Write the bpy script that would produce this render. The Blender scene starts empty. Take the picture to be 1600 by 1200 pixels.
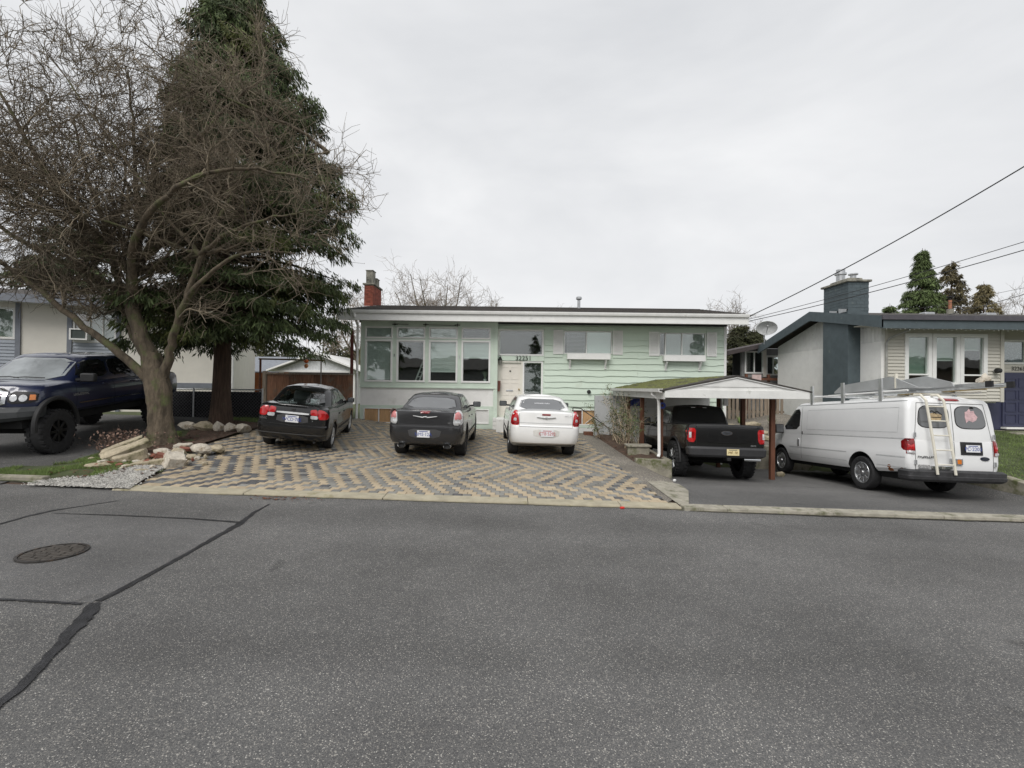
import bpy, bmesh, math, random
import numpy as np
from mathutils import Vector, Matrix, Euler
from mathutils.bvhtree import BVHTree

R = random.Random(7)
S = bpy.context.scene
COL = S.collection
rad = math.radians

# ------------------------------------------------------------------ camera
cd = bpy.data.cameras.new("camera")
cam = bpy.data.objects.new("camera", cd)
COL.objects.link(cam)
cd.sensor_fit = 'HORIZONTAL'
cd.sensor_width = 36.0
cd.lens = 36.0 * 720 / 1600
cd.clip_start = 0.05
cd.clip_end = 2000
cam.matrix_world = (Matrix.Translation((0, 0, 2.0)) @ Matrix.Rotation(rad(90.44), 4, 'X')
                    @ Matrix.Rotation(0.012, 4, 'Z'))
S.camera = cam

# ------------------------------------------------------------------ overcast sky and soft sun
SUN_EL, SUN_ROT = rad(48), rad(205)      # behind the camera, a little to the left
w = bpy.data.worlds.new("World")
S.world = w
w.use_nodes = True
nt = w.node_tree
nt.nodes.clear()
out = nt.nodes.new('ShaderNodeOutputWorld')
bg = nt.nodes.new('ShaderNodeBackground')
sky = nt.nodes.new('ShaderNodeTexSky')
sky.sky_type = 'NISHITA'
sky.sun_disc = False
sky.sun_elevation = SUN_EL
sky.sun_rotation = SUN_ROT
sky.air_density = 1.0
sky.dust_density = 4.0
tc = nt.nodes.new('ShaderNodeTexCoord')
mp = nt.nodes.new('ShaderNodeMapping')
mp.inputs['Scale'].default_value = (1.0, 1.0, 2.6)
n1 = nt.nodes.new('ShaderNodeTexNoise')
n1.inputs['Scale'].default_value = 1.5
n1.inputs['Detail'].default_value = 5
n1.inputs['Roughness'].default_value = 0.55
n1.inputs['Distortion'].default_value = 0.3
cr = nt.nodes.new('ShaderNodeValToRGB')      # cloud layer: pale greys
cr.color_ramp.elements[0].position = 0.30
cr.color_ramp.elements[0].color = (6.6, 6.75, 7.0, 1)
cr.color_ramp.elements[1].position = 0.72
cr.color_ramp.elements[1].color = (8.9, 8.95, 9.05, 1)
mx = nt.nodes.new('ShaderNodeMix')
mx.data_type = 'RGBA'
mx.inputs['Factor'].default_value = 0.96
L = nt.links.new
L(tc.outputs['Generated'], mp.inputs['Vector'])
L(mp.outputs['Vector'], n1.inputs['Vector'])
L(n1.outputs['Fac'], cr.inputs['Fac'])
L(sky.outputs['Color'], mx.inputs[6])
L(cr.outputs['Color'], mx.inputs[7])
L(mx.outputs[2], bg.inputs['Color'])
bg.inputs['Strength'].default_value = 0.0655
L(bg.outputs['Background'], out.inputs['Surface'])

sd = bpy.data.lights.new("sun", 'SUN')
sd.energy = 1.5
sd.angle = rad(35)
sd.color = (1.0, 0.975, 0.94)
sun = bpy.data.objects.new("sun", sd)
COL.objects.link(sun)
sdir = Vector((math.sin(SUN_ROT) * math.cos(SUN_EL), math.cos(SUN_ROT) * math.cos(SUN_EL), math.sin(SUN_EL)))
sun.rotation_euler = sdir.to_track_quat('Z', 'Y').to_euler()
sun.location = (0, -10, 20)

S.view_settings.view_transform = 'Standard'
S.view_settings.look = 'None'
S.view_settings.gamma = 1
S.view_settings.exposure = 0.68
S.view_settings.use_curve_mapping = False
S.cycles.max_bounces = 8
S.cycles.transparent_max_bounces = 16

# ------------------------------------------------------------------ materials
MATS = {}
def mat(name, col=(.5, .5, .5), rough=.7, metal=0., var=.15, scale=6., bump=0., bscale=None, coat=0., col2=None,
        spec=.5, island=0., stretch=None, detail=4, streak=None):
    """procedural principled material: two-scale noise colour variation, optional bump"""
    if name in MATS:
        return MATS[name]
    m = bpy.data.materials.new(name)
    m.use_nodes = True
    t = m.node_tree
    b = t.nodes['Principled BSDF']
    b.inputs['Roughness'].default_value = rough
    b.inputs['Metallic'].default_value = metal
    b.inputs['Coat Weight'].default_value = coat
    b.inputs['Coat Roughness'].default_value = .04
    b.inputs['Specular IOR Level'].default_value = spec
    tcn = t.nodes.new('ShaderNodeTexCoord')
    vec = tcn.outputs['Object']
    if stretch:
        mpn = t.nodes.new('ShaderNodeMapping')
        mpn.inputs['Scale'].default_value = stretch
        t.links.new(vec, mpn.inputs['Vector'])
        vec = mpn.outputs['Vector']
    nz = t.nodes.new('ShaderNodeTexNoise')
    nz.inputs['Scale'].default_value = scale
    nz.inputs['Detail'].default_value = detail
    nz.inputs['Roughness'].default_value = .6
    t.links.new(vec, nz.inputs['Vector'])
    rp = t.nodes.new('ShaderNodeValToRGB')
    c2 = col2 if col2 else tuple(min(1, c * (1 + var)) for c in col)
    c1 = col if col2 else tuple(c * (1 - var) for c in col)
    rp.color_ramp.elements[0].position = .32
    rp.color_ramp.elements[1].position = .68
    rp.color_ramp.elements[0].color = (*c1, 1)
    rp.color_ramp.elements[1].color = (*c2, 1)
    t.links.new(nz.outputs['Fac'], rp.inputs['Fac'])
    colout = rp.outputs['Color']
    if island:
        ge = t.nodes.new('ShaderNodeNewGeometry')
        mr = t.nodes.new('ShaderNodeMapRange')
        mr.inputs['To Min'].default_value = 1 - island
        mr.inputs['To Max'].default_value = 1 + island
        t.links.new(ge.outputs['Random Per Island'], mr.inputs['Value'])
        oi = t.nodes.new('ShaderNodeObjectInfo')
        mr2 = t.nodes.new('ShaderNodeMapRange')
        mr2.inputs['To Min'].default_value = 1 - island
        mr2.inputs['To Max'].default_value = 1 + island
        t.links.new(oi.outputs['Random'], mr2.inputs['Value'])
        mu = t.nodes.new('ShaderNodeMath')
        mu.operation = 'MULTIPLY'
        t.links.new(mr.outputs[0], mu.inputs[0])
        t.links.new(mr2.outputs[0], mu.inputs[1])
        vm = t.nodes.new('ShaderNodeVectorMath')
        vm.operation = 'SCALE'
        t.links.new(colout, vm.inputs[0])
        t.links.new(mu.outputs[0], vm.inputs['Scale'])
        colout = vm.outputs[0]
    if streak:      # (colour, scale, threshold): stains, moss, dirt or painted lit patches, shaped by noise
        n3 = t.nodes.new('ShaderNodeTexNoise')
        n3.inputs['Scale'].default_value = streak[1]
        n3.inputs['Detail'].default_value = 7
        n3.inputs['Roughness'].default_value = .65
        t.links.new(tcn.outputs['Object'], n3.inputs['Vector'])
        r3 = t.nodes.new('ShaderNodeValToRGB')
        r3.color_ramp.elements[0].position = streak[2]
        r3.color_ramp.elements[0].color = (0, 0, 0, 1)
        r3.color_ramp.elements[1].position = min(1, streak[2] + .14)
        r3.color_ramp.elements[1].color = (1, 1, 1, 1)
        t.links.new(n3.outputs['Fac'], r3.inputs['Fac'])
        mm = t.nodes.new('ShaderNodeMix')
        mm.data_type = 'RGBA'
        t.links.new(r3.outputs['Color'], mm.inputs['Factor'])
        t.links.new(colout, mm.inputs[6])
        mm.inputs[7].default_value = (*streak[0], 1)
        colout = mm.outputs[2]
    t.links.new(colout, b.inputs['Base Color'])
    if bump:
        bn = t.nodes.new('ShaderNodeTexNoise')
        bn.inputs['Scale'].default_value = bscale or scale * 6
        bn.inputs['Detail'].default_value = 3
        t.links.new(vec, bn.inputs['Vector'])
        bp = t.nodes.new('ShaderNodeBump')
        bp.inputs['Strength'].default_value = bump
        bp.inputs['Distance'].default_value = .02
        t.links.new(bn.outputs['Fac'], bp.inputs['Height'])
        t.links.new(bp.outputs['Normal'], b.inputs['Normal'])
    MATS[name] = m
    return m

def asphalt(name, base, stone, amount, scale=95., tint=(1, 1, 1)):
    m = bpy.data.materials.new(name)
    m.use_nodes = True
    t = m.node_tree
    b = t.nodes['Principled BSDF']
    b.inputs['Roughness'].default_value = .82
    b.inputs['Specular IOR Level'].default_value = .35
    tcn = t.nodes.new('ShaderNodeTexCoord')
    vo = t.nodes.new('ShaderNodeTexVoronoi')
    vo.inputs['Scale'].default_value = scale
    t.links.new(tcn.outputs['Object'], vo.inputs['Vector'])
    sx = t.nodes.new('ShaderNodeSeparateColor')
    t.links.new(vo.outputs['Color'], sx.inputs['Color'])
    rp = t.nodes.new('ShaderNodeValToRGB')
    e = rp.color_ramp.elements
    e[0].position = 0.0
    e[0].color = (base * .62, base * .62, base * .64, 1)
    e[1].position = 1.0
    e[1].color = (stone * 1.0, stone * .97, stone * .9, 1)
    k = e.new(.5); k.color = (base, base * .99, base * .97, 1)
    k = e.new(1 - amount); k.color = (base * 1.35, base * 1.32, base * 1.27, 1)
    k = e.new(1 - amount * .35); k.color = (stone * .62, stone * .58, stone * .52, 1)
    t.links.new(sx.outputs[0], rp.inputs['Fac'])
    nz = t.nodes.new('ShaderNodeTexNoise')
    nz.inputs['Scale'].default_value = .42
    nz.inputs['Detail'].default_value = 9
    nz.inputs['Roughness'].default_value = .68
    t.links.new(tcn.outputs['Object'], nz.inputs['Vector'])
    mr = t.nodes.new('ShaderNodeMapRange')
    mr.inputs['From Min'].default_value = .3
    mr.inputs['From Max'].default_value = .7
    mr.inputs['To Min'].default_value = .72
    mr.inputs['To Max'].default_value = 1.26
    t.links.new(nz.outputs['Fac'], mr.inputs['Value'])
    vm = t.nodes.new('ShaderNodeVectorMath')
    vm.operation = 'SCALE'
    t.links.new(rp.outputs['Color'], vm.inputs[0])
    t.links.new(mr.outputs[0], vm.inputs['Scale'])
    # traffic wear along the road and a few oil spots
    mpw = t.nodes.new('ShaderNodeMapping')
    mpw.inputs['Scale'].default_value = (.05, .62, 1)
    t.links.new(tcn.outputs['Object'], mpw.inputs['Vector'])
    nw = t.nodes.new('ShaderNodeTexNoise')
    nw.inputs['Scale'].default_value = 1.0
    nw.inputs['Detail'].default_value = 3
    t.links.new(mpw.outputs['Vector'], nw.inputs['Vector'])
    no = t.nodes.new('ShaderNodeTexNoise')
    no.inputs['Scale'].default_value = 1.7
    no.inputs['Detail'].default_value = 6
    t.links.new(tcn.outputs['Object'], no.inputs['Vector'])
    rw_n = t.nodes.new('ShaderNodeMapRange')
    rw_n.inputs['From Min'].default_value = .35; rw_n.inputs['From Max'].default_value = .65
    rw_n.inputs['To Min'].default_value = .84; rw_n.inputs['To Max'].default_value = 1.16
    t.links.new(nw.outputs['Fac'], rw_n.inputs['Value'])
    ro_n = t.nodes.new('ShaderNodeMapRange')
    ro_n.inputs['From Min'].default_value = .66; ro_n.inputs['From Max'].default_value = .74
    ro_n.inputs['To Min'].default_value = 1.0; ro_n.inputs['To Max'].default_value = .62
    t.links.new(no.outputs['Fac'], ro_n.inputs['Value'])
    mw = t.nodes.new('ShaderNodeMath'); mw.operation = 'MULTIPLY'
    t.links.new(rw_n.outputs[0], mw.inputs[0]); t.links.new(ro_n.outputs[0], mw.inputs[1])
    vw = t.nodes.new('ShaderNodeVectorMath'); vw.operation = 'SCALE'
    t.links.new(vm.outputs[0], vw.inputs[0]); t.links.new(mw.outputs[0], vw.inputs['Scale'])
    vt = t.nodes.new('ShaderNodeVectorMath')
    vt.operation = 'MULTIPLY'
    vt.inputs[1].default_value = tint
    t.links.new(vw.outputs[0], vt.inputs[0])
    t.links.new(vt.outputs[0], b.inputs['Base Color'])
    bp = t.nodes.new('ShaderNodeBump')
    bp.inputs['Strength'].default_value = .45
    bp.inputs['Distance'].default_value = .006
    t.links.new(vo.outputs['Distance'], bp.inputs['Height'])
    bp.invert = True
    t.links.new(bp.outputs['Normal'], b.inputs['Normal'])
    MATS[name] = m
    return m

def glass(name, tint=(.9, .95, .93), refl=1.0, alpha=.96, rough=.02, f0=.14):
    """window pane: fresnel mix of clear/tinted pass-through and mirror reflection"""
    if name in MATS:
        return MATS[name]
    m = bpy.data.materials.new(name)
    m.use_nodes = True
    t = m.node_tree
    t.nodes.clear()
    o = t.nodes.new('ShaderNodeOutputMaterial')
    tr = t.nodes.new('ShaderNodeBsdfTransparent')
    tr.inputs['Color'].default_value = (*[c * alpha for c in tint], 1)
    gl = t.nodes.new('ShaderNodeBsdfGlossy')
    gl.inputs['Roughness'].default_value = rough
    gl.inputs['Color'].default_value = (refl, refl, refl, 1)
    lw_ = t.nodes.new('ShaderNodeLayerWeight')
    lw_.inputs['Blend'].default_value = .5
    pw = t.nodes.new('ShaderNodeMath'); pw.operation = 'POWER'; pw.inputs[1].default_value = 4.0
    t.links.new(lw_.outputs['Facing'], pw.inputs[0])
    fr = t.nodes.new('ShaderNodeMath'); fr.operation = 'MULTIPLY_ADD'
    fr.inputs[1].default_value = .9; fr.inputs[2].default_value = f0
    t.links.new(pw.outputs[0], fr.inputs[0])
    tcn = t.nodes.new('ShaderNodeTexCoord')
    nz = t.nodes.new('ShaderNodeTexNoise')
    nz.inputs['Scale'].default_value = 1.3
    t.links.new(tcn.outputs['Object'], nz.inputs['Vector'])
    bp = t.nodes.new('ShaderNodeBump')
    bp.inputs['Strength'].default_value = .06
    bp.inputs['Distance'].default_value = .05
    t.links.new(nz.outputs['Fac'], bp.inputs['Height'])
    t.links.new(bp.outputs['Normal'], gl.inputs['Normal'])
    ms = t.nodes.new('ShaderNodeMixShader')
    t.links.new(fr.outputs[0], ms.inputs['Fac'])
    t.links.new(tr.outputs[0], ms.inputs[1])
    t.links.new(gl.outputs[0], ms.inputs[2])
    t.links.new(ms.outputs[0], o.inputs['Surface'])
    MATS[name] = m
    return m

M = dict(
    asphalt=asphalt('asphalt', .102, .43, .11, 165),
    asphalt_patch=asphalt('asphalt_patch', .110, .34, .09, 160, (1, 1, 1.01)),
    asphalt_drive=asphalt('asphalt_drive', .11, .34, .08, 130),
    asphalt_old=asphalt('asphalt_old', .075, .26, .08, 110),
    gravel_mix=asphalt('gravel_mix', .16, .42, .25, 60, (1, .93, .82)),
    gravel=asphalt('gravel_white', .26, .62, .5, 55, (1, .98, .93)),
    tar=mat('tar_sealant', (.022, .022, .024), .5, var=.4, scale=9, bump=.4, bscale=60, streak=((.055, .055, .055), 30, .60)),
    curb=mat('curb_concrete', (.36, .325, .24), .9, var=.16, scale=5, bump=.35, bscale=70, streak=((.22, .20, .10), 3.2, .57)),
    curb_grey=mat('curb_grey', (.30, .28, .23), .9, var=.2, scale=6, bump=.4, bscale=60, streak=((.12, .12, .07), 4, .52)),
    concrete=mat('concrete_mossy', (.27, .25, .20), .92, var=.25, scale=4, bump=.4, bscale=40, streak=((.10, .11, .045), 3.5, .50)),
    soil=mat('soil', (.075, .048, .033), .95, var=.4, scale=9, bump=.8, bscale=50, streak=((.13, .06, .04), 14, .56)),
    ground=mat('earth', (.07, .085, .035), .95, var=.3, scale=2, bump=.4),
    turf=mat('turf', (.055, .07, .025), .95, var=.35, scale=3, bump=.6, bscale=60, streak=((.09, .065, .04), 1.6, .60)),
    grass=mat('grass_blade', (.125, .175, .05), .8, var=.3, scale=1.5, island=.35, streak=((.17, .16, .06), 1.3, .62)),
    paver_tan=mat('paver_tan', (.38, .31, .215), .9, var=.1, scale=9, bump=.25, bscale=90, island=.12, streak=((.27, .225, .16), 1.6, .56)),
    paver_grey=mat('paver_grey', (.20, .195, .178), .9, var=.14, scale=9, bump=.25, bscale=90, island=.2, streak=((.15, .145, .13), 1.9, .58)),
    paver_dark=mat('paver_charcoal', (.095, .095, .098), .9, var=.14, scale=9, bump=.25, bscale=90, island=.2),
    paver_joint=mat('paver_joint', (.10, .09, .07), .97, var=.3, scale=30, bump=.4),
    green=mat('green_paint', (.59, .685, .585), .75, var=.045, scale=2.5, bump=.12, bscale=30, stretch=(.4, 1, 2.2), streak=((.48, .53, .44), 1.1, .60)),
    green_trim=mat('green_trim', (.58, .67, .575), .7, var=.05, scale=3),
    white=mat('white_paint', (.78, .78, .76), .6, var=.04, scale=4, bump=.05, streak=((.62, .62, .59), 2.2, .66)),
    white_dirty=mat('white_weathered', (.70, .70, .68), .7, var=.07, scale=3, bump=.12, streak=((.42, .42, .38), 3.0, .62)),
    stucco=mat('white_stucco', (.80, .795, .77), .92, var=.05, scale=3, bump=.14, bscale=75, streak=((.63, .62, .58), .9, .6)),
    cream=mat('cream_door', (.74, .70, .63), .55, var=.03, scale=3),
    shingle=mat('roof_shingle', (.05, .045, .042), .95, var=.4, scale=16, bump=.7, bscale=40, streak=((.10, .085, .06), 6, .55)),
    moss=mat('moss', (.12, .13, .035), .97, var=.5, scale=12, bump=1., bscale=35, streak=((.055, .05, .038), 2.3, .50)),
    brick_red=mat('brick_red', (.30, .085, .055), .9, var=.25, scale=7, bump=.5, island=.25),
    mortar=mat('mortar', (.30, .22, .17), .95, var=.2, scale=20, bump=.3),
    flue=mat('flue_concrete', (.26, .25, .21), .9, var=.25, scale=5, bump=.3, streak=((.07, .07, .06), 4, .5)),
    wood_brown=mat('fence_brown', (.25, .125, .075), .85, var=.35, scale=5, bump=.4, island=.32, stretch=(5, 5, .5), streak=((.20, .15, .11), 1.8, .5)),
    wood_grey=mat('wood_grey', (.27, .22, .17), .92, var=.3, scale=5, bump=.5, island=.2, stretch=(6, 6, .6)),
    post_brown=mat('post_brown', (.13, .052, .028), .75, var=.25, scale=4, bump=.2, stretch=(4, 4, .6)),
    plywood=mat('plywood', (.50, .31, .16), .85, var=.2, scale=3, bump=.2, stretch=(3, 3, .5)),
    dark=mat('dark_interior', (.014, .014, .015), .9, var=.3, scale=2),
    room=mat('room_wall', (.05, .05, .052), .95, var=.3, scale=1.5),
    blind=mat('blind_white', (.80, .81, .79), .8, var=.03, scale=2),
    blind_green=mat('blind_green', (.29, .37, .31), .85, var=.08, scale=2, stretch=(1, 1, 5)),
    curtain=mat('curtain_grey', (.45, .45, .44), .9, var=.12, scale=6, stretch=(5, 1, .3)),
    glass=glass('window_glass'),
    lattice=mat('leaded_glass', (.20, .23, .27), .25, var=.55, scale=22),
    black_metal=mat('black_metal', (.02, .02, .02), .5, var=.2, metal=.3),
    metal=mat('galvanised', (.50, .51, .52), .42, metal=.8, var=.12, scale=6),
    alu=mat('aluminium', (.60, .61, .61), .38, metal=.85, var=.1, scale=8, streak=((.38, .37, .35), 4, .6)),
    rust=mat('rusty_pipe', (.20, .085, .05), .85, var=.4, scale=12, bump=.3),
    rock=mat('rock_tan', (.40, .345, .25), .92, var=.3, scale=7, bump=.9, bscale=22, streak=((.15, .135, .075), 3.5, .50)),
    rock_white=mat('rock_white', (.52, .475, .40), .9, var=.25, scale=7, bump=.9, bscale=22, streak=((.22, .17, .11), 4.5, .52)),
    rock_red=mat('brick_rubble', (.24, .095, .065), .95, var=.3, scale=7, bump=.6),
    bark=mat('bark', (.105, .083, .058), .95, var=.45, scale=5, bump=1., bscale=14, stretch=(2, 2, .6), streak=((.10, .115, .045), 2.6, .50)),
    bark_red=mat('bark_cedar', (.080, .052, .037), .95, var=.4, scale=5, bump=1., bscale=16, stretch=(4, 4, .4), streak=((.09, .10, .05), 2.2, .6)),
    twig=mat('twig', (.32, .262, .185), .9, var=.3, scale=3, island=.5, streak=((.42, .40, .32), 3.5, .60)),  # pale streak paints lit twigs into the colour
    twig_far=mat('twig_far', (.20, .165, .13), .95, var=.25, scale=2, island=.3),
    cedar=mat('cedar_leaf', (.050, .072, .022), .8, var=.4, scale=.9, island=.5, streak=((.13, .14, .038), .7, .53)),  # olive streak paints lit foliage into the leaf colour
    conifer=mat('conifer_leaf', (.075, .105, .035), .85, var=.4, scale=.7, island=.5),
    russet=mat('russet_conifer', (.12, .10, .05), .9, var=.35, scale=.8, island=.4),
    hedge=mat('hedge_leaf', (.085, .092, .040), .9, var=.4, scale=.8, island=.5, streak=((.15, .125, .07), .9, .55)),
    leaf=mat('shrub_leaf', (.065, .090, .030), .8, var=.35, scale=2, island=.45),
    leaf_brown=mat('fallen_leaf', (.17, .075, .045), .9, var=.4, scale=9, island=.4),
    teal=mat('teal_paint', (.075, .098, .108), .7, var=.12, scale=4, bump=.15, streak=((.15, .18, .17), 3, .63)),
    siding=mat('beige_siding', (.53, .51, .45), .7, var=.03, scale=2),
    siding_blue=mat('blue_grey_siding', (.33, .36, .40), .7, var=.05, scale=2),
    siding_grey=mat('grey_siding', (.20, .20, .20), .8, var=.1, scale=3),
    trim_blue=mat('slate_trim', (.19, .205, .235), .6, var=.08, scale=4),
    navy=mat('navy_door', (.042, .046, .088), .45, var=.08, scale=3),
    off_white=mat('cream_stucco', (.74, .71, .64), .92, var=.04, scale=2, bump=.14, bscale=60),
    orange=mat('orange_float', (.70, .16, .04), .5, var=.1),
    blue_plastic=mat('blue_plastic', (.03, .05, .26), .4, var=.1),
    red_litter=mat('red_litter', (.6, .03, .02), .5, var=.1),
    wire=mat('cable_black', (.02, .02, .021), .6, var=.1),
    iron=mat('manhole_iron', (.05, .046, .043), .55, var=.35, scale=14, metal=.3, bump=.3, streak=((.12, .085, .06), 8, .55)),
    mesh_black=mat('privacy_mesh', (.022, .022, .026), .85, var=.35, scale=8),
)

# ------------------------------------------------------------------ mesh builder
class MB:
    def __init__(s):
        s.v = []; s.f = []; s.m = []; s.mi = 0
    def add(s, vs, fs):
        o = len(s.v)
        s.v.extend(tuple(p) for p in vs)
        for f in fs:
            s.f.append(tuple(i + o for i in f)); s.m.append(s.mi)
        return s
    def box(s, x0, x1, y0, y1, z0, z1):
        v = [(x, y, z) for z in (z0, z1) for y in (y0, y1) for x in (x0, x1)]
        return s.add(v, [(0, 2, 3, 1), (4, 5, 7, 6), (0, 1, 5, 4), (2, 6, 7, 3), (0, 4, 6, 2), (1, 3, 7, 5)])
    def obox(s, c, size, mtx=None):
        mtx = mtx or Matrix.Identity(3)
        c = Vector(c)
        v = [c + mtx @ Vector((x * size[0] / 2, y * size[1] / 2, z * size[2] / 2)) for z in (-1, 1) for y in (-1, 1) for x in (-1, 1)]
        return s.add(v, [(0, 2, 3, 1), (4, 5, 7, 6), (0, 1, 5, 4), (2, 6, 7, 3), (0, 4, 6, 2), (1, 3, 7, 5)])
    def bar(s, a, b, w, h, up=(0, 0, 1)):
        a = Vector(a); b = Vector(b); d = (b - a)
        y = d.normalized(); x = y.cross(Vector(up))
        if x.length < 1e-4: x = y.cross(Vector((1, 0, 0)))
        x.normalize(); z = x.cross(y)
        m = Matrix((x, y, z)).transposed()
        return s.obox((a + b) / 2, (w, d.length, h), m)
    def tube(s, pts, rs, n=8, cap=True):
        pts = [Vector(p) for p in pts]
        if not isinstance(rs, (list, tuple)): rs = [rs] * len(pts)
        d0 = (pts[1] - pts[0]).normalized()
        ref = Vector((0, 0, 1)) if abs(d0.z) < .9 else Vector((1, 0, 0))
        u = d0.cross(ref).normalized()
        vs = []
        for i, p in enumerate(pts):
            if i == 0: d = d0
            elif i == len(pts) - 1: d = (pts[i] - pts[i - 1]).normalized()
            else: d = (pts[i + 1] - pts[i - 1]).normalized()
            u = (u - d * u.dot(d))
            if u.length < 1e-6: u = d.orthogonal()
            u.normalize()
            v_ = d.cross(u)
            for k in range(n):
                a = 2 * math.pi * k / n
                vs.append(p + (u * math.cos(a) + v_ * math.sin(a)) * rs[i])
        fs = []
        for i in range(len(pts) - 1):
            for k in range(n):
                k2 = (k + 1) % n
                fs.append((i * n + k, i * n + k2, (i + 1) * n + k2, (i + 1) * n + k))
        if cap:
            fs.append(tuple(range(n - 1, -1, -1)))
            fs.append(tuple((len(pts) - 1) * n + k for k in range(n)))
        return s.add(vs, fs)
    def prism(s, poly, y0, y1, plane='xz'):
        """2-D outline extruded along the third axis"""
        def P(a, b, c):
            return (a, c, b) if plane == 'xz' else ((c, a, b) if plane == 'yz' else (a, b, c))
        n = len(poly)
        vs = [P(a, b, y0) for a, b in poly] + [P(a, b, y1) for a, b in poly]
        fs = [tuple(range(n)), tuple(range(2 * n - 1, n - 1, -1))]
        for i in range(n):
            j = (i + 1) % n
            fs.append((i, n + i, n + j, j))
        return s.add(vs, fs)
    def lathe(s, prof, n=24, axis='z', c=(0, 0, 0)):
        vs = []
        for r, h in prof:
            for k in range(n):
                a = 2 * math.pi * k / n
                p = (r * math.cos(a), r * math.sin(a), h)
                if axis == 'x': p = (h, p[0], p[1])
                elif axis == 'y': p = (p[0], h, p[1])
                vs.append((p[0] + c[0], p[1] + c[1], p[2] + c[2]))
        fs = []
        for i in range(len(prof) - 1):
            for k in range(n):
                k2 = (k + 1) % n
                fs.append((i * n + k, i * n + k2, (i + 1) * n + k2, (i + 1) * n + k))
        return s.add(vs, fs)
    def mesh(s, name):
        me = bpy.data.meshes.new(name)
        me.from_pydata(s.v, [], s.f)
        return me
    def build(s, name, m, parent=None, smooth=False, bevel=0., sharp=35, loc=None):
        me = s.mesh(name)
        bm = bmesh.new(); bm.from_mesh(me)
        bmesh.ops.recalc_face_normals(bm, faces=bm.faces)
        bm.to_mesh(me); bm.free()
        for mm in (m if isinstance(m, (list, tuple)) else [m]):
            me.materials.append(mm if not isinstance(mm, str) else M[mm])
        if isinstance(m, (list, tuple)):
            me.polygons.foreach_set('material_index', s.m)
        return link(name, me, parent, smooth, bevel, sharp, loc)

def link(name, me, parent=None, smooth=False, bevel=0., sharp=35, loc=None):
    if smooth:
        me.shade_smooth()
        me.set_sharp_from_angle(angle=rad(sharp))
    o = bpy.data.objects.new(name, me)
    COL.objects.link(o)
    if parent: o.parent = parent
    if loc: o.location = loc
    if bevel:
        md = o.modifiers.new('bevel', 'BEVEL')
        md.width = bevel; md.segments = 2; md.limit_method = 'ANGLE'; md.angle_limit = rad(40)
    return o

def tag(o, label=None, cat=None, group=None, kind=None):
    if label: o['label'] = label
    if cat: o['category'] = cat
    if group: o['group'] = group
    if kind: o['kind'] = kind
    return o

def thing(name, label, cat, loc=(0, 0, 0), rot=(0, 0, 0), group=None):
    o = bpy.data.objects.new(name, None)
    COL.objects.link(o)
    o.empty_display_size = .2
    o.location = loc; o.rotation_euler = rot
    return tag(o, label, cat, group)

def fast_mesh(name, V, F, m, parent=None, smooth=False):
    """V (n,3) float array, F (m,3 or 4) int array"""
    V = np.asarray(V, np.float32); F = np.asarray(F, np.int32)
    me = bpy.data.meshes.new(name)
    k = F.shape[1]
    me.vertices.add(len(V)); me.vertices.foreach_set('co', V.ravel())
    me.loops.add(F.size); me.loops.foreach_set('vertex_index', F.ravel())
    me.polygons.add(len(F))
    me.polygons.foreach_set('loop_start', np.arange(0, F.size, k, dtype=np.int32))
    me.update(calc_edges=True)
    me.validate()
    me.materials.append(M[m] if isinstance(m, str) else m)
    if smooth: me.shade_smooth()
    o = bpy.data.objects.new(name, me)
    COL.objects.link(o)
    if parent: o.parent = parent
    return o

_TXT = {}
def text_mesh(s, size, m, name, parent, loc, rot=(rad(90), 0, 0), depth=.003, shear=0., sx=1.):
    c = bpy.data.curves.new(name, 'FONT')
    c.body = s; c.size = size; c.align_x = 'CENTER'; c.align_y = 'CENTER'; c.extrude = depth; c.shear = shear
    c.resolution_u = 3
    o = bpy.data.objects.new(name, c)
    COL.objects.link(o)
    dg = bpy.context.evaluated_depsgraph_get()
    me = bpy.data.meshes.new_from_object(o.evaluated_get(dg))
    bpy.data.objects.remove(o); bpy.data.curves.remove(c)
    me.materials.clear(); me.materials.append(M[m] if isinstance(m, str) else m)
    o = bpy.data.objects.new(name, me)
    COL.objects.link(o)
    o.parent = parent; o.location = loc; o.rotation_euler = rot; o.scale = (sx, 1, 1)
    return o

# ------------------------------------------------------------------ terrain
def clamp(v, a, b): return a if v < a else b if v > b else v
def sst(v, a, b):
    t = clamp((v - a) / (b - a), 0, 1)
    return t * t * (3 - 2 * t)
def gP(X, Y):
    t = clamp((Y - 8) / 10.8, 0, 1)
    return -.021 * X * (1 - t) + (.25 - .03 * clamp(X, -9, 6)) * t
def g(X, Y):
    base = -.021 * clamp(X, -60, 60)
    if Y <= 8: return base
    p = gP(X, Y)
    lf = base + .08 * clamp(Y - 8, 0, 8)
    d = base - .07 * clamp(Y - 8, 0, 9)
    n = base + .13 * clamp(Y - 8, 0, 9)
    z = p + (lf - p) * (1 - sst(X, -8.2, -3.4))
    z = z + (d - z) * sst(X, 3.15, 4.3)
    back = .02 + .16 * clamp(Y - 16.3, 0, 5)
    if Y > 16.3 and X > 4:
        z = z + (back - z) * sst(X, 7.75, 7.95)
    z = z + (n - z) * sst(X, 10.75, 11.35)
    if Y > 20:
        z = z + (.7 - z) * sst(Y, 20, 26)
    return z

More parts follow.
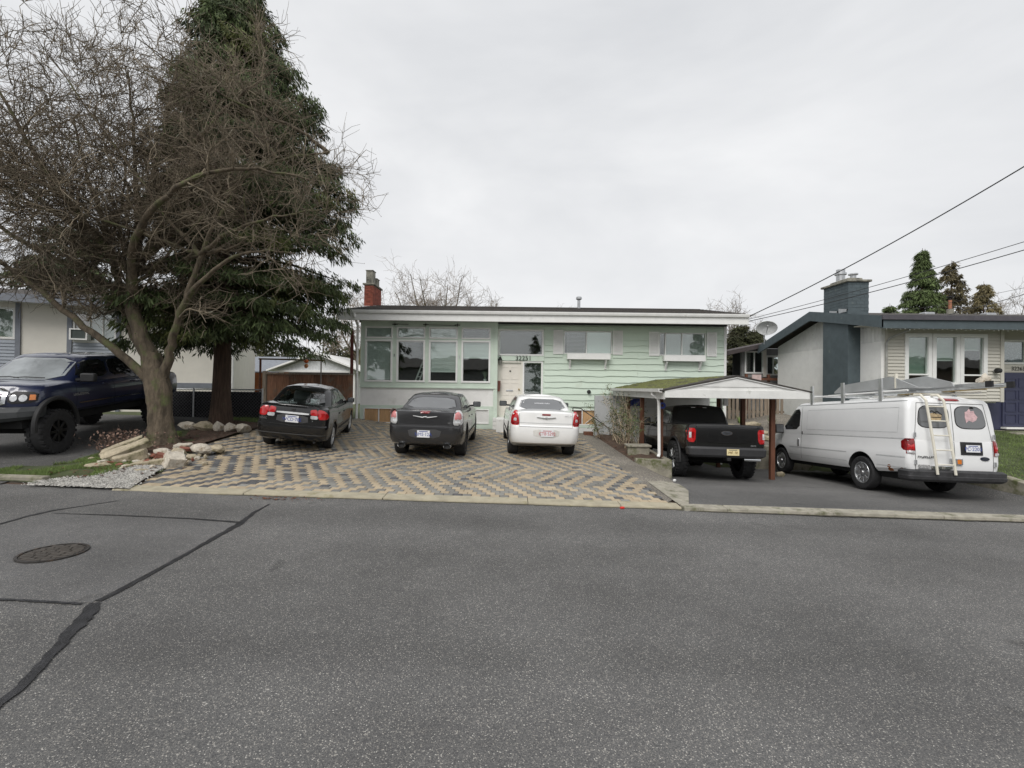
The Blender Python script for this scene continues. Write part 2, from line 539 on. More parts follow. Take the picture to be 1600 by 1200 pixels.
def sheet(name, poly, m, off=0., step=.5, hf=None, parent=None, kind='structure', noise=0.):
    """a ground sheet: outline cut into a grid and laid on the terrain"""
    hf = hf or g
    bm = bmesh.new()
    bm.faces.new([bm.verts.new((x, y, 0)) for x, y in poly])
    xs = [p[0] for p in poly]; ys = [p[1] for p in poly]
    for ax, lo, hi in ((0, min(xs), max(xs)), (1, min(ys), max(ys))):
        k = math.floor(lo / step) + 1
        while k * step < hi:
            co = [0, 0, 0]; no = [0, 0, 0]
            co[ax] = k * step; no[ax] = 1
            bmesh.ops.bisect_plane(bm, geom=bm.verts[:] + bm.edges[:] + bm.faces[:], plane_co=co, plane_no=no)
            k += 1
    rr = random.Random(3)
    for v in bm.verts:
        v.co.z = hf(v.co.x, v.co.y) + off + (rr.uniform(-noise, noise) if noise else 0)
    bmesh.ops.recalc_face_normals(bm, faces=bm.faces)
    if sum(f.normal.z for f in bm.faces) < 0:
        bmesh.ops.reverse_faces(bm, faces=bm.faces)
    me = bpy.data.meshes.new(name)
    bm.to_mesh(me); bm.free()
    me.shade_smooth()
    me.materials.append(M[m])
    o = link(name, me, parent)
    if kind and not parent: o['kind'] = kind
    return o
# ================================================================== GROUND
def grid_ground():
    xs = np.concatenate([np.linspace(-300, -30, 10)[:-1], np.linspace(-30, 30, 61), np.linspace(30, 300, 10)[1:]])
    ys = np.concatenate([np.linspace(-60, -12, 5)[:-1], np.linspace(-12, 34, 47), np.linspace(34, 500, 12)[1:]])
    V = [(x, y, g(x, y) - (.32 if 3 < x < 15 and 8 < y < 19 else .07)) for y in ys for x in xs]
    nx = len(xs)
    F = [(j * nx + i, j * nx + i + 1, (j + 1) * nx + i + 1, (j + 1) * nx + i) for j in range(len(ys) - 1) for i in range(nx - 1)]
    o = fast_mesh('ground', V, F, 'ground', smooth=True)
    o['kind'] = 'structure'
grid_ground()

sheet('road', [(-90, -2.6), (90, -2.6), (90, 8.15), (-90, 8.15)], 'asphalt', 0., 3.)
sheet('opposite_verge', [(-90, -14), (90, -14), (90, -2.75), (-90, -2.75)], 'turf', .03, 4.)
# repaired rectangle of finer asphalt round the manhole and the tar that seals its joints
sheet('road_patch', [(-6.55, 4.03), (-3.64, 4.03), (-3.70, 6.42), (-4.5, 6.5), (-6.5, 6.53)], 'asphalt_patch', .004, .7)

def tar_strip(name, pts, ws, off=.008):
    rr = random.Random(len(pts))
    P = []; W = []
    for i in range(len(pts) - 1):
        n = max(3, int(math.dist(pts[i], pts[i + 1]) / .05))
        for k in range(n):
            t = k / n
            P.append(Vector((pts[i][0] * (1 - t) + pts[i + 1][0] * t, pts[i][1] * (1 - t) + pts[i + 1][1] * t)))
            W.append(ws[i] * (1 - t) + ws[i + 1] * t)
    vs = []
    for i, p in enumerate(P):
        d = (P[min(i + 1, len(P) - 1)] - P[max(i - 1, 0)]).normalized()
        nrm = Vector((-d.y, d.x))
        for s in (-1, 1):
            q = p + nrm * s * W[i] * .5 * rr.uniform(.7, 1.3)
            vs.append((q.x, q.y, g(q.x, q.y) + off))
    fs = [(2 * i, 2 * i + 1, 2 * i + 3, 2 * i + 2) for i in range(len(P) - 1)]
    o = MB().add(vs, fs).build(name, 'tar')
    o['kind'] = 'structure'
    return o
tar_strip('tar_seam', [(-3.86, 7.4), (-3.84, 6.95), (-3.72, 6.35), (-3.68, 5.66), (-3.62, 4.77), (-3.6, 4.19), (-3.62, 4.0)], [.025, .05, .09, .06, .05, .06, .085])
tar_strip('tar_seam', [(-3.60, 4.02), (-3.50, 3.84), (-3.34, 3.5), (-3.2, 3.2), (-3.08, 2.93), (-3.02, 2.7), (-2.9, 2.2)], [.09, .13, .085, .07, .06, .055, .05], .012)
tar_strip('tar_seam', [(-3.73, 6.40), (-4.46, 6.49), (-5.55, 6.54), (-6.52, 6.53)], [.05, .035, .025, .02], .012)
tar_strip('tar_seam', [(-6.2, 7.3), (-6.62, 6.65), (-6.66, 6.34), (-6.6, 5.2), (-6.55, 4.03)], [.02, .05, .045, .04, .03], .009)
tar_strip('tar_seam', [(-3.7, 4.0), (-4.3, 4.03), (-6.5, 4.02)], [.035, .03, .03], .010)

# manhole
mh = thing('manhole_cover', 'round brown iron manhole cover set in the paler road patch', 'manhole cover', (-5.04, 5.1, g(-5.04, 5.1) + .004), (0, rad(1.2), rad(20)))
mh.scale = (.87, .87, 1)
MB().lathe([(.345, 0), (.345, .016), (.315, .016), (.315, .002)], 48).build('frame_ring', 'iron', mh, True)
b = MB().lathe([(.308, 0), (.308, .008), (.0001, .008)], 48)
b.build('lid', 'iron', mh)
for i in range(-4, 5):
    hw = math.sqrt(.30 ** 2 - (i * .066) ** 2)
    n = max(1, int(hw * 2 / .12))
    bb = MB()
    for k in range(n):
        x0 = -hw + k * 2 * hw / n
        bb.box(x0 + .008, x0 + 2 * hw / n - .008, i * .066 - .024, i * .066 + .024, .006, .014)
    bb.build('lid_rib', mat('iron_worn', (.09, .08, .07), .5, metal=.3, var=.3, scale=14), mh)

# dirt and moss gathered where the kerb meets the road
def gutter_dirt(x0, x1, y, w_, seed):
    rr = random.Random(seed); vs = []; n = int((x1 - x0) / .06)
    for i in range(n + 1):
        x = x0 + (x1 - x0) * i / n
        a = w_ * rr.uniform(.25, 1.2) * (.6 + .4 * math.sin(x * 2.3 + seed) * math.sin(x * .9))
        for yy in (y - max(a, .01), y + .05):
            vs.append((x, yy, -.021 * x + .006))
    fs = [(2 * i, 2 * i + 2, 2 * i + 3, 2 * i + 1) for i in range(n)]
    o = MB().add(vs, fs).build('gutter_dirt', mat('gutter_dirt', (.07, .062, .045), .97, var=.5, scale=20, bump=.5, streak=((.09, .10, .035), 5, .55)))
    o['kind'] = 'structure'
gutter_dirt(-9.8, 2.95, 7.89, .045, 1)
gutter_dirt(3.05, 14, 7.83, .05, 4)

# flush kerb along the paved forecourt
def kerb(name, x0, x1, y0, y1, h, m, step=.4, irr=.0, chunks=None):
    """a kerb following the road's fall, broken into cast lengths"""
    cuts = chunks or [x0, x1]
    root = None
    for a, b_ in zip(cuts[:-1], cuts[1:]):
        vs = []; fs = []
        n = max(2, int((b_ - a) / step))
        rr = random.Random(int(a * 100))
        for i in range(n + 1):
            x = a + .004 + (b_ - a - .008) * i / n
            z = -.021 * x
            e = rr.uniform(-irr, irr)
            vs += [(x, y0 + e, z - .12), (x, y0 + .03 + e, z + h), (x, y1, z + h + .012), (x, y1, z - .12)]
        for i in range(n):
            for k in range(4):
                k2 = (k + 1) % 4
                fs.append((i * 4 + k, i * 4 + k2, i * 4 + 4 + k2, i * 4 + 4 + k))
        fs += [(0, 1, 2, 3), (n * 4 + 3, n * 4 + 2, n * 4 + 1, n * 4)]
        o = MB().add(vs, fs).build('kerb_length' if root else name, m, root, bevel=.012)
        if not root:
            root = o; o['kind'] = 'structure'
    return root
kerb('kerb', -6.85, 2.95, 7.9, 8.22, .035, 'curb', chunks=[-6.85, -4.6, -2.2, .3, 1.9, 2.95], irr=.018)
kerb('driveway_kerb', 2.96, 34, 7.84, 8.10, .055, 'curb_grey', chunks=[2.96, 3.7, 5.5, 7.4, 9.2, 11, 14, 20, 34], irr=.012)
# end stones of the kerb
kb = MB().obox((-9.1, 8.3, -.021 * -9.1 + .05), (1.5, .17, .16), Matrix.Rotation(rad(1.2), 3, 'Y')).build('parking_kerb_block', 'concrete', bevel=.025)
tag(kb, 'loose weathered concrete parking block lying at the edge of the grass', 'kerb block')

# forecourt pavers ------------------------------------------------
def left_edge(Y):
    pts = [(8.2, -6.65), (9.2, -6.95), (10.2, -7.3), (11.8, -7.75), (14, -7.75), (15.5, -7.5), (17, -6.9), (18.75, -6.3)]
    for (a, xa), (b_, xb) in zip(pts[:-1], pts[1:]):
        if Y <= b_: return xa + (xb - xa) * (Y - a) / (b_ - a)
    return -6.3
def right_edge(Y):
    return 2.92 - .03 * (Y - 8.2)
poly = [(left_edge(y), y) for y in np.arange(8.2, 18.75, .5)] + [(-6.3, 18.72), (2.6, 18.72)] + [(right_edge(y), y) for y in (14, 8.2)]
pav = sheet('paved_forecourt', poly, 'paver_joint', .012, .6)
PW, PD, GAP = .168, .160, .006
def paver_mesh(w, d, h=.05, c=.007):
    mb = MB()
    a, b_ = w / 2, d / 2
    vs = [(-a, -b_, -h), (a, -b_, -h), (a, b_, -h), (-a, b_, -h), (-a, -b_, -c), (a, -b_, -c), (a, b_, -c), (-a, b_, -c),
          (-a + c, -b_ + c, 0), (a - c, -b_ + c, 0), (a - c, b_ - c, 0), (-a + c, b_ - c, 0)]
    fs = [(0, 1, 5, 4), (1, 2, 6, 5), (2, 3, 7, 6), (3, 0, 4, 7), (4, 5, 9, 8), (5, 6, 10, 9), (6, 7, 11, 10), (7, 4, 8, 11), (8, 9, 10, 11)]
    mb.add(vs, fs)
    return mb
PV = np.array(paver_mesh(PW - GAP, PD - GAP).v); PF = np.array(paver_mesh(PW - GAP, PD - GAP).f)
pms = {}
for k in ('paver_tan', 'paver_grey', 'paver_dark'):
    me = paver_mesh(PW - GAP, PD - GAP).mesh(k)
    me.materials.append(M[k]); pms[k] = me
rows = int((18.7 - 8.23) / PD)
def band(cx, Y):
    """the two colours run in zigzag bands, half a paver of stagger per course"""
    t = ((Y - 8.0) + .22 * cx) / 1.55
    tri = abs((t % 2) - 1)
    return ((cx - .78 * tri) / (2 * PW)) % 1 < .5
bulk = {k: [] for k in pms}
cand = []
for r in range(rows):
    Y = 8.23 + PD * (r + .5)
    x = -8.6 + (r % 2) * PW / 2
    i = 0
    while x < 3.2:
        cx = x + PW / 2
        # part-pavers at the edge are dropped: the joint sand shows there
        if cx - PW / 2 > left_edge(Y) + .02 and cx + PW / 2 < right_edge(Y) - .01 and not (Y > 18.2 and cx > 2.4):
            tan = band(cx, Y)
            if R.random() < .03: tan = not tan
            if tan: k = 'paver_tan'
            else:
                darkp = .6 if (cx < -4.2 and Y < 12.5) else (.28 if cx > 1.7 else .07)
                k = 'paver_dark' if R.random() < darkp else 'paver_grey'
            z = g(cx, Y) + .034 + R.uniform(-.003, .003)
            cand.append((Y, cx, z, k))
        x += PW; i += 1
cand.sort(key=lambda c: (c[0] - .0) + .06 * abs(c[1]))
for Y, cx, z, k in cand[:300]:
    o = bpy.data.objects.new('paver', pms[k])
    o.location = (cx, Y, z)
    o.rotation_euler = (.03 + R.uniform(-.012, .012), .022 + R.uniform(-.012, .012), R.uniform(-.012, .012))
    COL.objects.link(o); o.parent = pav
for k in pms:
    sel = [c for c in cand[300:] if c[3] == k]
    Vs = []; Fs = []
    for n, (Y, cx, z, _) in enumerate(sel):
        v = PV.copy()
        v[:, 2] += .03 * v[:, 1] - .022 * v[:, 0] + z
        v[:, 0] += cx; v[:, 1] += Y
        Vs.append(v); Fs.append(PF + n * len(PV))
    o = fast_mesh({'paver_tan': 'tan_pavers', 'paver_grey': 'grey_pavers', 'paver_dark': 'charcoal_pavers'}[k], np.concatenate(Vs), np.concatenate(Fs), k, pav)
    o['kind'] = 'stuff'

# other ground sheets
sheet('subsoil', [(-9.9, 8.0), (3.4, 8.0), (3.4, 18.7), (-9.6, 18.7)], 'soil', .002, .5)
sheet('asphalt_driveway', [(3.02, 8.04), (22, 8.04), (22, 9.3), (11.4, 9.4), (11.02, 9.7), (11.0, 16.25), (8.0, 16.25), (8.0, 18.55), (4.25, 18.55), (4.25, 12.5), (3.3, 9.2)], 'asphalt_drive', .006, .35)
sheet('side_path', [(2.80, 8.26), (3.0, 8.5), (3.3, 9.2), (4.3, 12.55), (3.4, 12.75), (3.3, 18.7), (2.45, 18.7), (2.60, 14)], 'gravel_mix', .03, .3)
ap = sheet('apron_slab', [(2.96, 8.1), (3.12, 8.08), (3.62, 9.4), (3.72, 10.2), (2.93, 9.9)], 'curb_grey', .042, .25)
sheet('neighbour_driveway', [(-22, 7.9), (-8.9, 7.9), (-9.0, 9.2), (-9.35, 11.5), (-9.7, 15.7), (-22, 15.7)], 'asphalt_old', .02, .6)
sheet('lawn', [(-9.9, 8.25), (-7.7, 8.1), (-6.9, 9.1), (-7.35, 10.2), (-7.8, 11.8), (-7.8, 14), (-7.6, 15.5), (-7.0, 17), (-6.3, 18.6), (-9.6, 18.6), (-9.7, 15.7), (-9.35, 11.5), (-9.0, 9.4), (-9.9, 9.0)], 'turf', .035, .4, noise=.015)
sheet('gravel_strip', [(-8.3, 8.0), (-6.55, 7.92), (-6.7, 8.3), (-7.0, 9.25), (-7.4, 10.3), (-7.75, 9.5), (-7.6, 8.55), (-8.2, 8.3)], 'gravel', .05, .25, noise=.008)
sheet('flower_bed', [(-7.55, 10.6), (-7.78, 11.8), (-7.78, 14.6), (-9.1, 15.2), (-9.4, 13.6), (-8.8, 12.4), (-9.1, 11.4), (-9.0, 10.7), (-8.2, 10.1)], 'soil', .055, .25, noise=.015)
sheet('side_lawn', [(11.35, 9.4), (40, 9.25), (40, 15.95), (11.35, 15.95)], 'turf', .02, .8, noise=.01)
sheet('stony_bank', [(7.95, 16.32), (11.4, 16.32), (12.2, 20), (12.2, 30), (8.8, 30), (8.8, 18.0), (7.95, 18.0)], 'gravel_mix', .03, .5, noise=.03)

def grass_blades(name, inside, box, n, h=(.03, .08), off=.03):
    rr = np.random.RandomState(5)
    V = np.zeros((n * 3, 3), np.float32); k = 0
    while k < n:
        x = rr.uniform(box[0], box[1]); y = rr.uniform(box[2], box[3])
        if not inside(x, y): continue
        z = g(x, y) + off
        a = rr.uniform(0, 6.28); hh = rr.uniform(*h); wd = rr.uniform(.004, .009)
        dx, dy = math.cos(a) * wd, math.sin(a) * wd
        V[3 * k] = (x - dx, y - dy, z - .01); V[3 * k + 1] = (x + dx, y + dy, z - .01)
        V[3 * k + 2] = (x + rr.uniform(-.04, .04), y + rr.uniform(-.04, .04), z + hh)
        k += 1
    o = fast_mesh(name, V, np.arange(n * 3).reshape(-1, 3), 'grass')
    return o
def in_poly(p, x, y):
    c = False; j = len(p) - 1
    for i in range(len(p)):
        if (p[i][1] > y) != (p[j][1] > y) and x < (p[j][0] - p[i][0]) * (y - p[i][1]) / (p[j][1] - p[i][1]) + p[i][0]: c = not c
        j = i
    return c
LG = [(-9.75, 8.45), (-8.35, 8.4), (-7.7, 8.7), (-7.6, 9.6), (-8.3, 10.2), (-9.0, 10.9), (-9.1, 11.4), (-8.8, 12.4), (-9.4, 13.6), (-9.35, 11.5), (-9.05, 9.5), (-9.7, 9.0)]
def sparse(x, y): return math.sin(x * 5.3 + 1) * math.sin(y * 4.1) + math.sin(x * 2.1 + y * 3.3) > -.55
tag(grass_blades('grass', lambda x, y: in_poly(LG, x, y) and sparse(x, y), (-9.9, -7.2, 8.2, 14), 26000), 'patchy green grass round the foot of the bare tree', 'grass', kind='stuff')
tag(grass_blades('grass', lambda x, y: True, (11.4, 21, 9.4, 15.9), 42000, (.03, .07), .015), 'green lawn in front of the beige house', 'grass', kind='stuff')
tag(grass_blades('grass', lambda x, y: x < -7.85 + (y - 15) * .3, (-9.5, -7.1, 15, 18.3), 6000), 'strip of grass in front of the plank fence', 'grass', kind='stuff')

# loose white gravel
def gravel_bits(name, n, pick, lab):
    rs = np.random.RandomState(n)
    V = []; F = []
    for k in range(n):
        x, y = pick(rs); z = g(x, y) + .055
        s = rs.uniform(.008, .024); q = rs.normal(0, .25, (4, 3)) * s
        V += [(x + s + q[0][0], y + q[0][1], z), (x - s * .5 + q[1][0], y + s * .8 + q[1][1], z), (x - s * .5 + q[2][0], y - s * .8 + q[2][1], z), (x + q[3][0], y + q[3][1], z + s * .9)]
        a = 4 * k; F += [(a, a + 1, a + 3), (a + 1, a + 2, a + 3), (a + 2, a, a + 3)]
    tag(fast_mesh(name, V, F, mat('gravel_bit', (.50, .485, .45), .9, var=.2, island=.5)), lab, 'gravel', kind='stuff')
GP = [(-8.35, 7.98), (-6.6, 7.95), (-6.75, 8.3), (-7.05, 9.25), (-7.45, 10.3), (-7.85, 9.5), (-7.7, 8.55), (-8.3, 8.35)]
def gp_pick(rs):
    while True:
        x, y = rs.uniform(-8.5, -6.5), rs.uniform(7.9, 10.4)
        if in_poly(GP, x + rs.normal(0, .06), y + rs.normal(0, .06)): return x, y
gravel_bits('gravel', 5200, gp_pick, 'loose pale gravel between the grass and the paved forecourt')

# fallen leaves and litter
def leaves(n, pick, name, label, off):
    rr = np.random.RandomState(n)
    V = []; F = []
    for k in range(n):
        x, y = pick(rr); z = g(x, y) + off
        a = rr.uniform(0, 6.28); s = rr.uniform(.018, .045); t = rr.uniform(.002, .02)
        c, s_ = math.cos(a) * s, math.sin(a) * s
        V += [(x - c, y - s_, z), (x + s_ * .5, y - c * .5, z + t), (x + c, y + s_, z + .004), (x - s_ * .5, y + c * .5, z + t)]
        F.append((4 * k, 4 * k + 1, 4 * k + 2, 4 * k + 3))
    o = fast_mesh(name, V, F, 'leaf_brown')
    tag(o, label, 'leaf litter', kind='stuff')
leaves(260, lambda r: (r.normal(-8.0, .5), r.uniform(8.4, 10.8)), 'fallen_leaves', 'brown leaves scattered over the grass by the rubble', .075)
leaves(240, lambda r: (r.uniform(-9, -7.8), r.uniform(10.6, 14.8)), 'fallen_leaves', 'reddish leaf litter on the bed under the evergreen', .075)
leaves(46, lambda r: (r.normal(-3.85, .35), r.normal(7.72, .07)), 'fallen_leaves', 'dead leaves gathered in the road beside the kerb', .012)
leaves(150, lambda r: (r.uniform(3.3, 3.75), r.uniform(12.6, 17.5)), 'fallen_leaves', 'dead leaves along the planter by the carport', .11)
leaves(70, lambda r: (r.normal(11.6, .35), r.uniform(8.6, 10.5)), 'fallen_leaves', 'dead leaves on the lawn corner behind the van', .05)
lt = MB().obox((1.9, 7.85, -.021 * 1.9 + .02), (.07, .05, .03), Matrix.Rotation(.5, 3, 'Z')).build('litter', 'red_litter', bevel=.008)
tag(lt, 'small red scrap of litter at the edge of the kerb', 'litter')
lt = MB().obox((3.92, 11.05, g(3.92, 11.05) + .05), (.09, .06, .05), Matrix.Rotation(.9, 3, 'Z')).build('litter', 'white', bevel=.015)
tag(lt, 'small white scrap of litter on the path by the planter', 'litter')

# ================================================================== HOUSE (centre)
def wall_open(mb, x0, x1, z0, z1, y0, y1, ops):
    """solid wall y0..y1 with rectangular openings (ox0, ox1, oz0, oz1)"""
    xs = sorted({x0, x1, *[o[0] for o in ops], *[o[1] for o in ops]})
    for a, b_ in zip(xs[:-1], xs[1:]):
        c = (a + b_) / 2
        cut = sorted([(o[2], o[3]) for o in ops if o[0] < c < o[1]])
        z = z0
        for lo, hi in cut:
            if lo > z: mb.box(a, b_, y0, y1, z, lo)
            z = hi
        if z < z1: mb.box(a, b_, y0, y1, z, z1)
    return mb

def frame(mb, x0, x1, z0, z1, y0, y1, t):
    mb.box(x0, x1, y0, y1, z1 - t, z1); mb.box(x0, x1, y0, y1, z0, z0 + t)
    mb.box(x0, x0 + t, y0, y1, z0 + t, z1 - t); mb.box(x1 - t, x1, y0, y1, z0 + t, z1 - t)
    return mb

def window(parent, x0, x1, z0, z1, yf, t=.06, mull=(), m='white', blind=None, blind_m='blind', gl='glass', depth=.10, rails=(), slats=True):
    """framed window: frame proud of the wall face yf; pane set back; optional blind (z from, z to)"""
    fr = frame(MB(), x0, x1, z0, z1, yf - .03, yf + depth, t)
    for mxx in mull: fr.box(mxx - .02, mxx + .02, yf - .015, yf + depth, z0 + t, z1 - t)
    for rz in rails: fr.box(x0 + t, x1 - t, yf - .015, yf + depth, rz - .025, rz + .025)
    w_ = fr.build('window', m, parent, bevel=.006)
    MB().box(x0 + t - .01, x1 - t + .01, yf + .035, yf + .041, z0 + t - .01, z1 - t + .01).build('pane', gl, w_)
    if blind:
        bl = MB()
        bx0, bx1, bz0, bz1 = blind
        if slats:
            n = int((bz1 - bz0) / .05)
            for i in range(n):
                z = bz0 + (bz1 - bz0) * (i + .5) / n
                bl.obox(((bx0 + bx1) / 2, yf + .085, z), (bx1 - bx0, .05, .004), Matrix.Rotation(rad(-76 + 4 * math.sin(i * 1.7)), 3, 'X'))
            bl.box(bx0, bx1, yf + .07, yf + .10, bz0 - .03, bz0)
        else:
            bl.box(bx0, bx1, yf + .15, yf + .156, bz0, bz1)
        bl.build('blind', blind_m, w_)
    return w_

HY = 18.8          # bay face
HR = 19.1          # siding face (set back)
house = thing('house', 'single storey pale green house with white stucco bay and house number 32251', 'house', (0, 0, 0))
# openings in the bay
cols = [(-6.02, -4.89), (-4.73, -3.56), (-3.41, -2.23), (-2.08, -.89)]
ops = []
for a, b_ in cols:
    ops += [(a + .03, b_ - .03, 3.97, 4.40), (a + .03, b_ - .03, 2.23, 3.87)]
wb = wall_open(MB(), -6.2, -.62, 1.96, 4.66, HY, HY + .2, ops)
wb.build('bay_wall', 'green_trim', house)
bo = [(-6.02, -4.92, .52, 1.08), (-1.5, -.95, .52, 1.08)]
wall_open(MB(), -6.2, -.62, .2, 1.96, HY + .03, HY + .2, bo).build('stucco_wall', 'stucco', house)
tb = MB()
wall_open(tb, -6.2, -.62, .3, 1.22, HY + .012, HY + .027, [(-6.2, -.62, 1.22, 1.3)] + [(-6.02, -4.92, .52, 1.08), (-1.5, -.95, .52, 1.08), (-4.75, -1.66, .36, 1.08)])
tb.build('base_trim', 'green_trim', house)
MB().box(-4.75, -1.66, HY + .015, HY + .026, .36, 1.08).build('base_panel', 'stucco', house)
MB().box(-6.22, -.6, HY - .035, HY + .01, 1.93, 1.99).build('sill_band', 'green_trim', house, bevel=.005)
MB().box(-.76, -.60, HY - .02, HY + .32, .25, 4.66).build('corner_board', 'green_trim', house, bevel=.006)
# side walls, back, roof
MB().box(-6.2, -6.0, HY + .2, 27, .2, 4.7).build('side_wall', 'green', house)
MB().box(8.62, 8.80, HR + .1, 27, -.95, 4.7).build('side_wall', 'green', house)
MB().box(-6.0, 8.62, 26.8, 27, -.95, 4.7).build('rear_wall', 'green', house)
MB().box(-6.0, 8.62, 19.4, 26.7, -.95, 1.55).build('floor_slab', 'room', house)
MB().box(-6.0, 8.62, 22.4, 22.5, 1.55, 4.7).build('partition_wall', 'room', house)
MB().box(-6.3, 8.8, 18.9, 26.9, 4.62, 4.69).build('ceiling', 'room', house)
# windows of the bay
bl = [((-5.94, -4.97, 2.3, 3.83), (-5.94, -4.97, 4.0, 4.37)),
      (None, (-4.66, -3.63, 4.0, 4.37)),
      ((-3.34, -2.3, 2.62, 3.83), (-3.34, -2.3, 4.0, 4.37)),
      ((-2.01, -.96, 3.2, 3.83), None)]
for (a, b_), (lo, up) in zip(cols, bl):
    window(house, a, b_, 2.17, 3.90, HY, .075, blind=lo)
    window(house, a, b_, 3.95, 4.43, HY, .06, blind=up)
# basement windows: boarded left pair, white boarded right one
wv = window(house, -6.04, -4.9, .50, 1.10, HY + .02, .03, mull=[-5.43], depth=.08)
for a, b_ in ((-6.0, -5.46), (-5.40, -4.94)):
    MB().box(a, b_, HY + .036, HY + .05, .53, 1.07).build('plywood_sheet', 'plywood', wv)
    MB().box(b_ - .16, b_ - .12, HY + .024, HY + .036, .53, 1.07).build('batten', 'plywood', wv)
wv = window(house, -1.52, -.93, .50, 1.10, HY + .02, .035, depth=.08)
MB().box(-1.49, -.96, HY + .036, HY + .05, .53, 1.07).build('board', 'white_dirty', wv)
# ironwork over the bay windows
iw = MB()
for x in (-4.8, -3.54, -2.25):
    iw.bar((x - .11, HY - .035, 4.52), (x + .11, HY - .035, 4.52), .012, .03)
    iw.bar((x, HY - .035, 4.44), (x, HY - .035, 4.60), .03, .012)
    iw.obox((x, HY - .035, 4.52), (.06, .012, .06), Matrix.Rotation(rad(45), 3, 'Y'))
iw.bar((-3.45, HY - .03, 4.515), (-2.3, HY - .03, 4.50), .012, .018)
iw.bar((-4.7, HY - .03, 4.53), (-4.25, HY - .03, 4.52), .012, .015)
iw.build('wall_ironwork', 'black_metal', house)
MB().box(-4.83, -4.81, HY - .02, HY, 3.2, 3.32).build('window_catch', 'black_metal', house)
MB().box(-2.17, -2.14, HY - .02, HY, 3.15, 3.28).build('window_catch', 'metal', house)

# things standing inside the bay
sl_ = thing('step_ladder', 'pale ladder leaning inside the second bay window', 'ladder')
for dx in (0, .16):
    MB().bar((-4.06 + dx, 19.12, 2.1), (-3.72 + dx, 19.3, 3.1), .03, .05).build('rail', 'white', sl_)
for k in range(5):
    t = .1 + k * .2
    MB().bar((-4.06 + .34 * t, 19.12 + .18 * t, 2.1 + t), (-3.90 + .34 * t, 19.12 + .18 * t, 2.1 + t), .03, .03).build('rung', 'white', sl_)
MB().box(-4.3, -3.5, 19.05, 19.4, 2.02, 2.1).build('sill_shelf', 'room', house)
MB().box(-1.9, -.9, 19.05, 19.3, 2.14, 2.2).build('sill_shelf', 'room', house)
pp = thing('potted_plant', 'spiky houseplant in a white pot inside the fourth bay window', 'plant', (-1.12, 19.14, 2.2))
MB().lathe([(.0001, 0), (.05, 0), (.075, .14), (.065, .14), (.0001, .12)], 16).build('pot', 'white', pp, True)
for k in range(16):
    a = k * 2.4; o_ = .05 + .012 * k
    MB().tube([(0, 0, .12), (math.cos(a) * o_ * .5, math.sin(a) * o_ * .3, .38), (math.cos(a) * o_ * 1.1, math.sin(a) * o_ * .5, .52 - .01 * k)], [.008, .008, .002], 4).build('leaf', mat('houseplant', (.16, .20, .13), .7), pp)

# entry: wall, transom, door, sidelight
eo = [(-.52, 1.24, 3.38, 4.36), (-.55, .37, .82, 3.02), (.47, 1.2, 1.5, 3.02), (2.15, 4.1, 3.45, 4.36), (6.12, 7.98, 3.42, 4.33),
      (2.5, 2.9, .52, 1.10), (2.94, 3.74, .52, 1.10)]
wall_open(MB(), -.62, 8.62, -.2, 4.66, HR, HR + .18, eo).build('front_wall', 'green', house)
MB().box(-.6, 8.7, HR - .03, HR + .0, .06, .36).build('foundation', 'white_dirty', house, bevel=.01)
MB().box(1.3, 4.1, HR - .035, HR - .002, .37, .5).build('base_trim', 'green_trim', house)
window(house, -.6, 1.30, 3.32, 4.42, HR, .07)
door = MB().box(-.55, .37, HR + .05, HR + .09, .82, 3.02).build('door', 'cream', house)
for i in range(3):
    for s in (0, 1):
        frame(MB(), -.45 + s * .4, -.12 + s * .4, 1.02 + i * .66, 1.02 + i * .66 + .52, HR + .038, HR + .052, .02).build('door_panel', 'cream', door)
MB().lathe([(.0001, -.012), (.035, -.012), (.035, .01)], 16, 'y', (-.08, HR + .045, 2.68)).build('peephole', 'black_metal', door, True)
MB().lathe([(.0001, -.05), (.03, -.045), (.035, -.02), (.012, 0), (.012, .02)], 14, 'y', (.29, HR + .04, 1.93)).build('door_knob', mat('brass', (.5, .36, .14), .35, .9), door, True)
MB().box(-.24, .04, HR + .03, HR + .05, 1.84, 1.91).build('letter_slot', 'metal', door, bevel=.006)
frame(MB(), -.62, .44, .74, 3.10, HR - .02, HR + .10, .065).build('door_frame', 'cream', house)
sl = frame(MB(), .44, 1.27, 1.42, 3.10, HR - .02, HR + .10, .06).build('sidelight', 'white', house)
MB().box(.49, 1.22, HR + .04, HR + .046, 1.47, 3.05).build('pane', 'glass', sl)
MB().box(.49, 1.22, HR + .12, HR + .13, 1.47, 3.05).build('lace_curtain', mat('lace', (.075, .08, .075), .9, var=.4, scale=30), sl)
sp = MB().box(-.6, 1.4, HR - 1.3, HR - .04, .1, .78).build('entry_step', 'white_dirty', house, bevel=.02)
for i in range(3):
    MB().box(-.76, -.30, HR - .62, HR - .36, .30 + i * .16, .30 + i * .16 + .15).build('pier_block', 'white_dirty', house, bevel=.01)
text_mesh('32251', .27, 'black_metal', 'house_number', house, (.46, HR - .072, 3.215), sx=1.0)
ml = MB().prism([(-.62, 1.83), (-.5, 1.83), (-.47, 2.27), (-.64, 2.27)], HR - .14, HR - .03).build('mailbox', mat('mailbox_brown', (.17, .06, .04), .6), house, bevel=.01)
la = thing('wall_lantern', 'black carriage lantern on the wall left of the cream door', 'lantern', (-.50, HR - .12, 3.0))
MB().lathe([(.01, .26), (.05, .22), (.09, .14), (.06, .13)], 8).build('cap', 'black_metal', la)
MB().lathe([(.058, .13), (.042, -.06), (.0001, -.08)], 6).build('lamp_glass', mat('lantern_glass', (.30, .30, .27), .2), la)
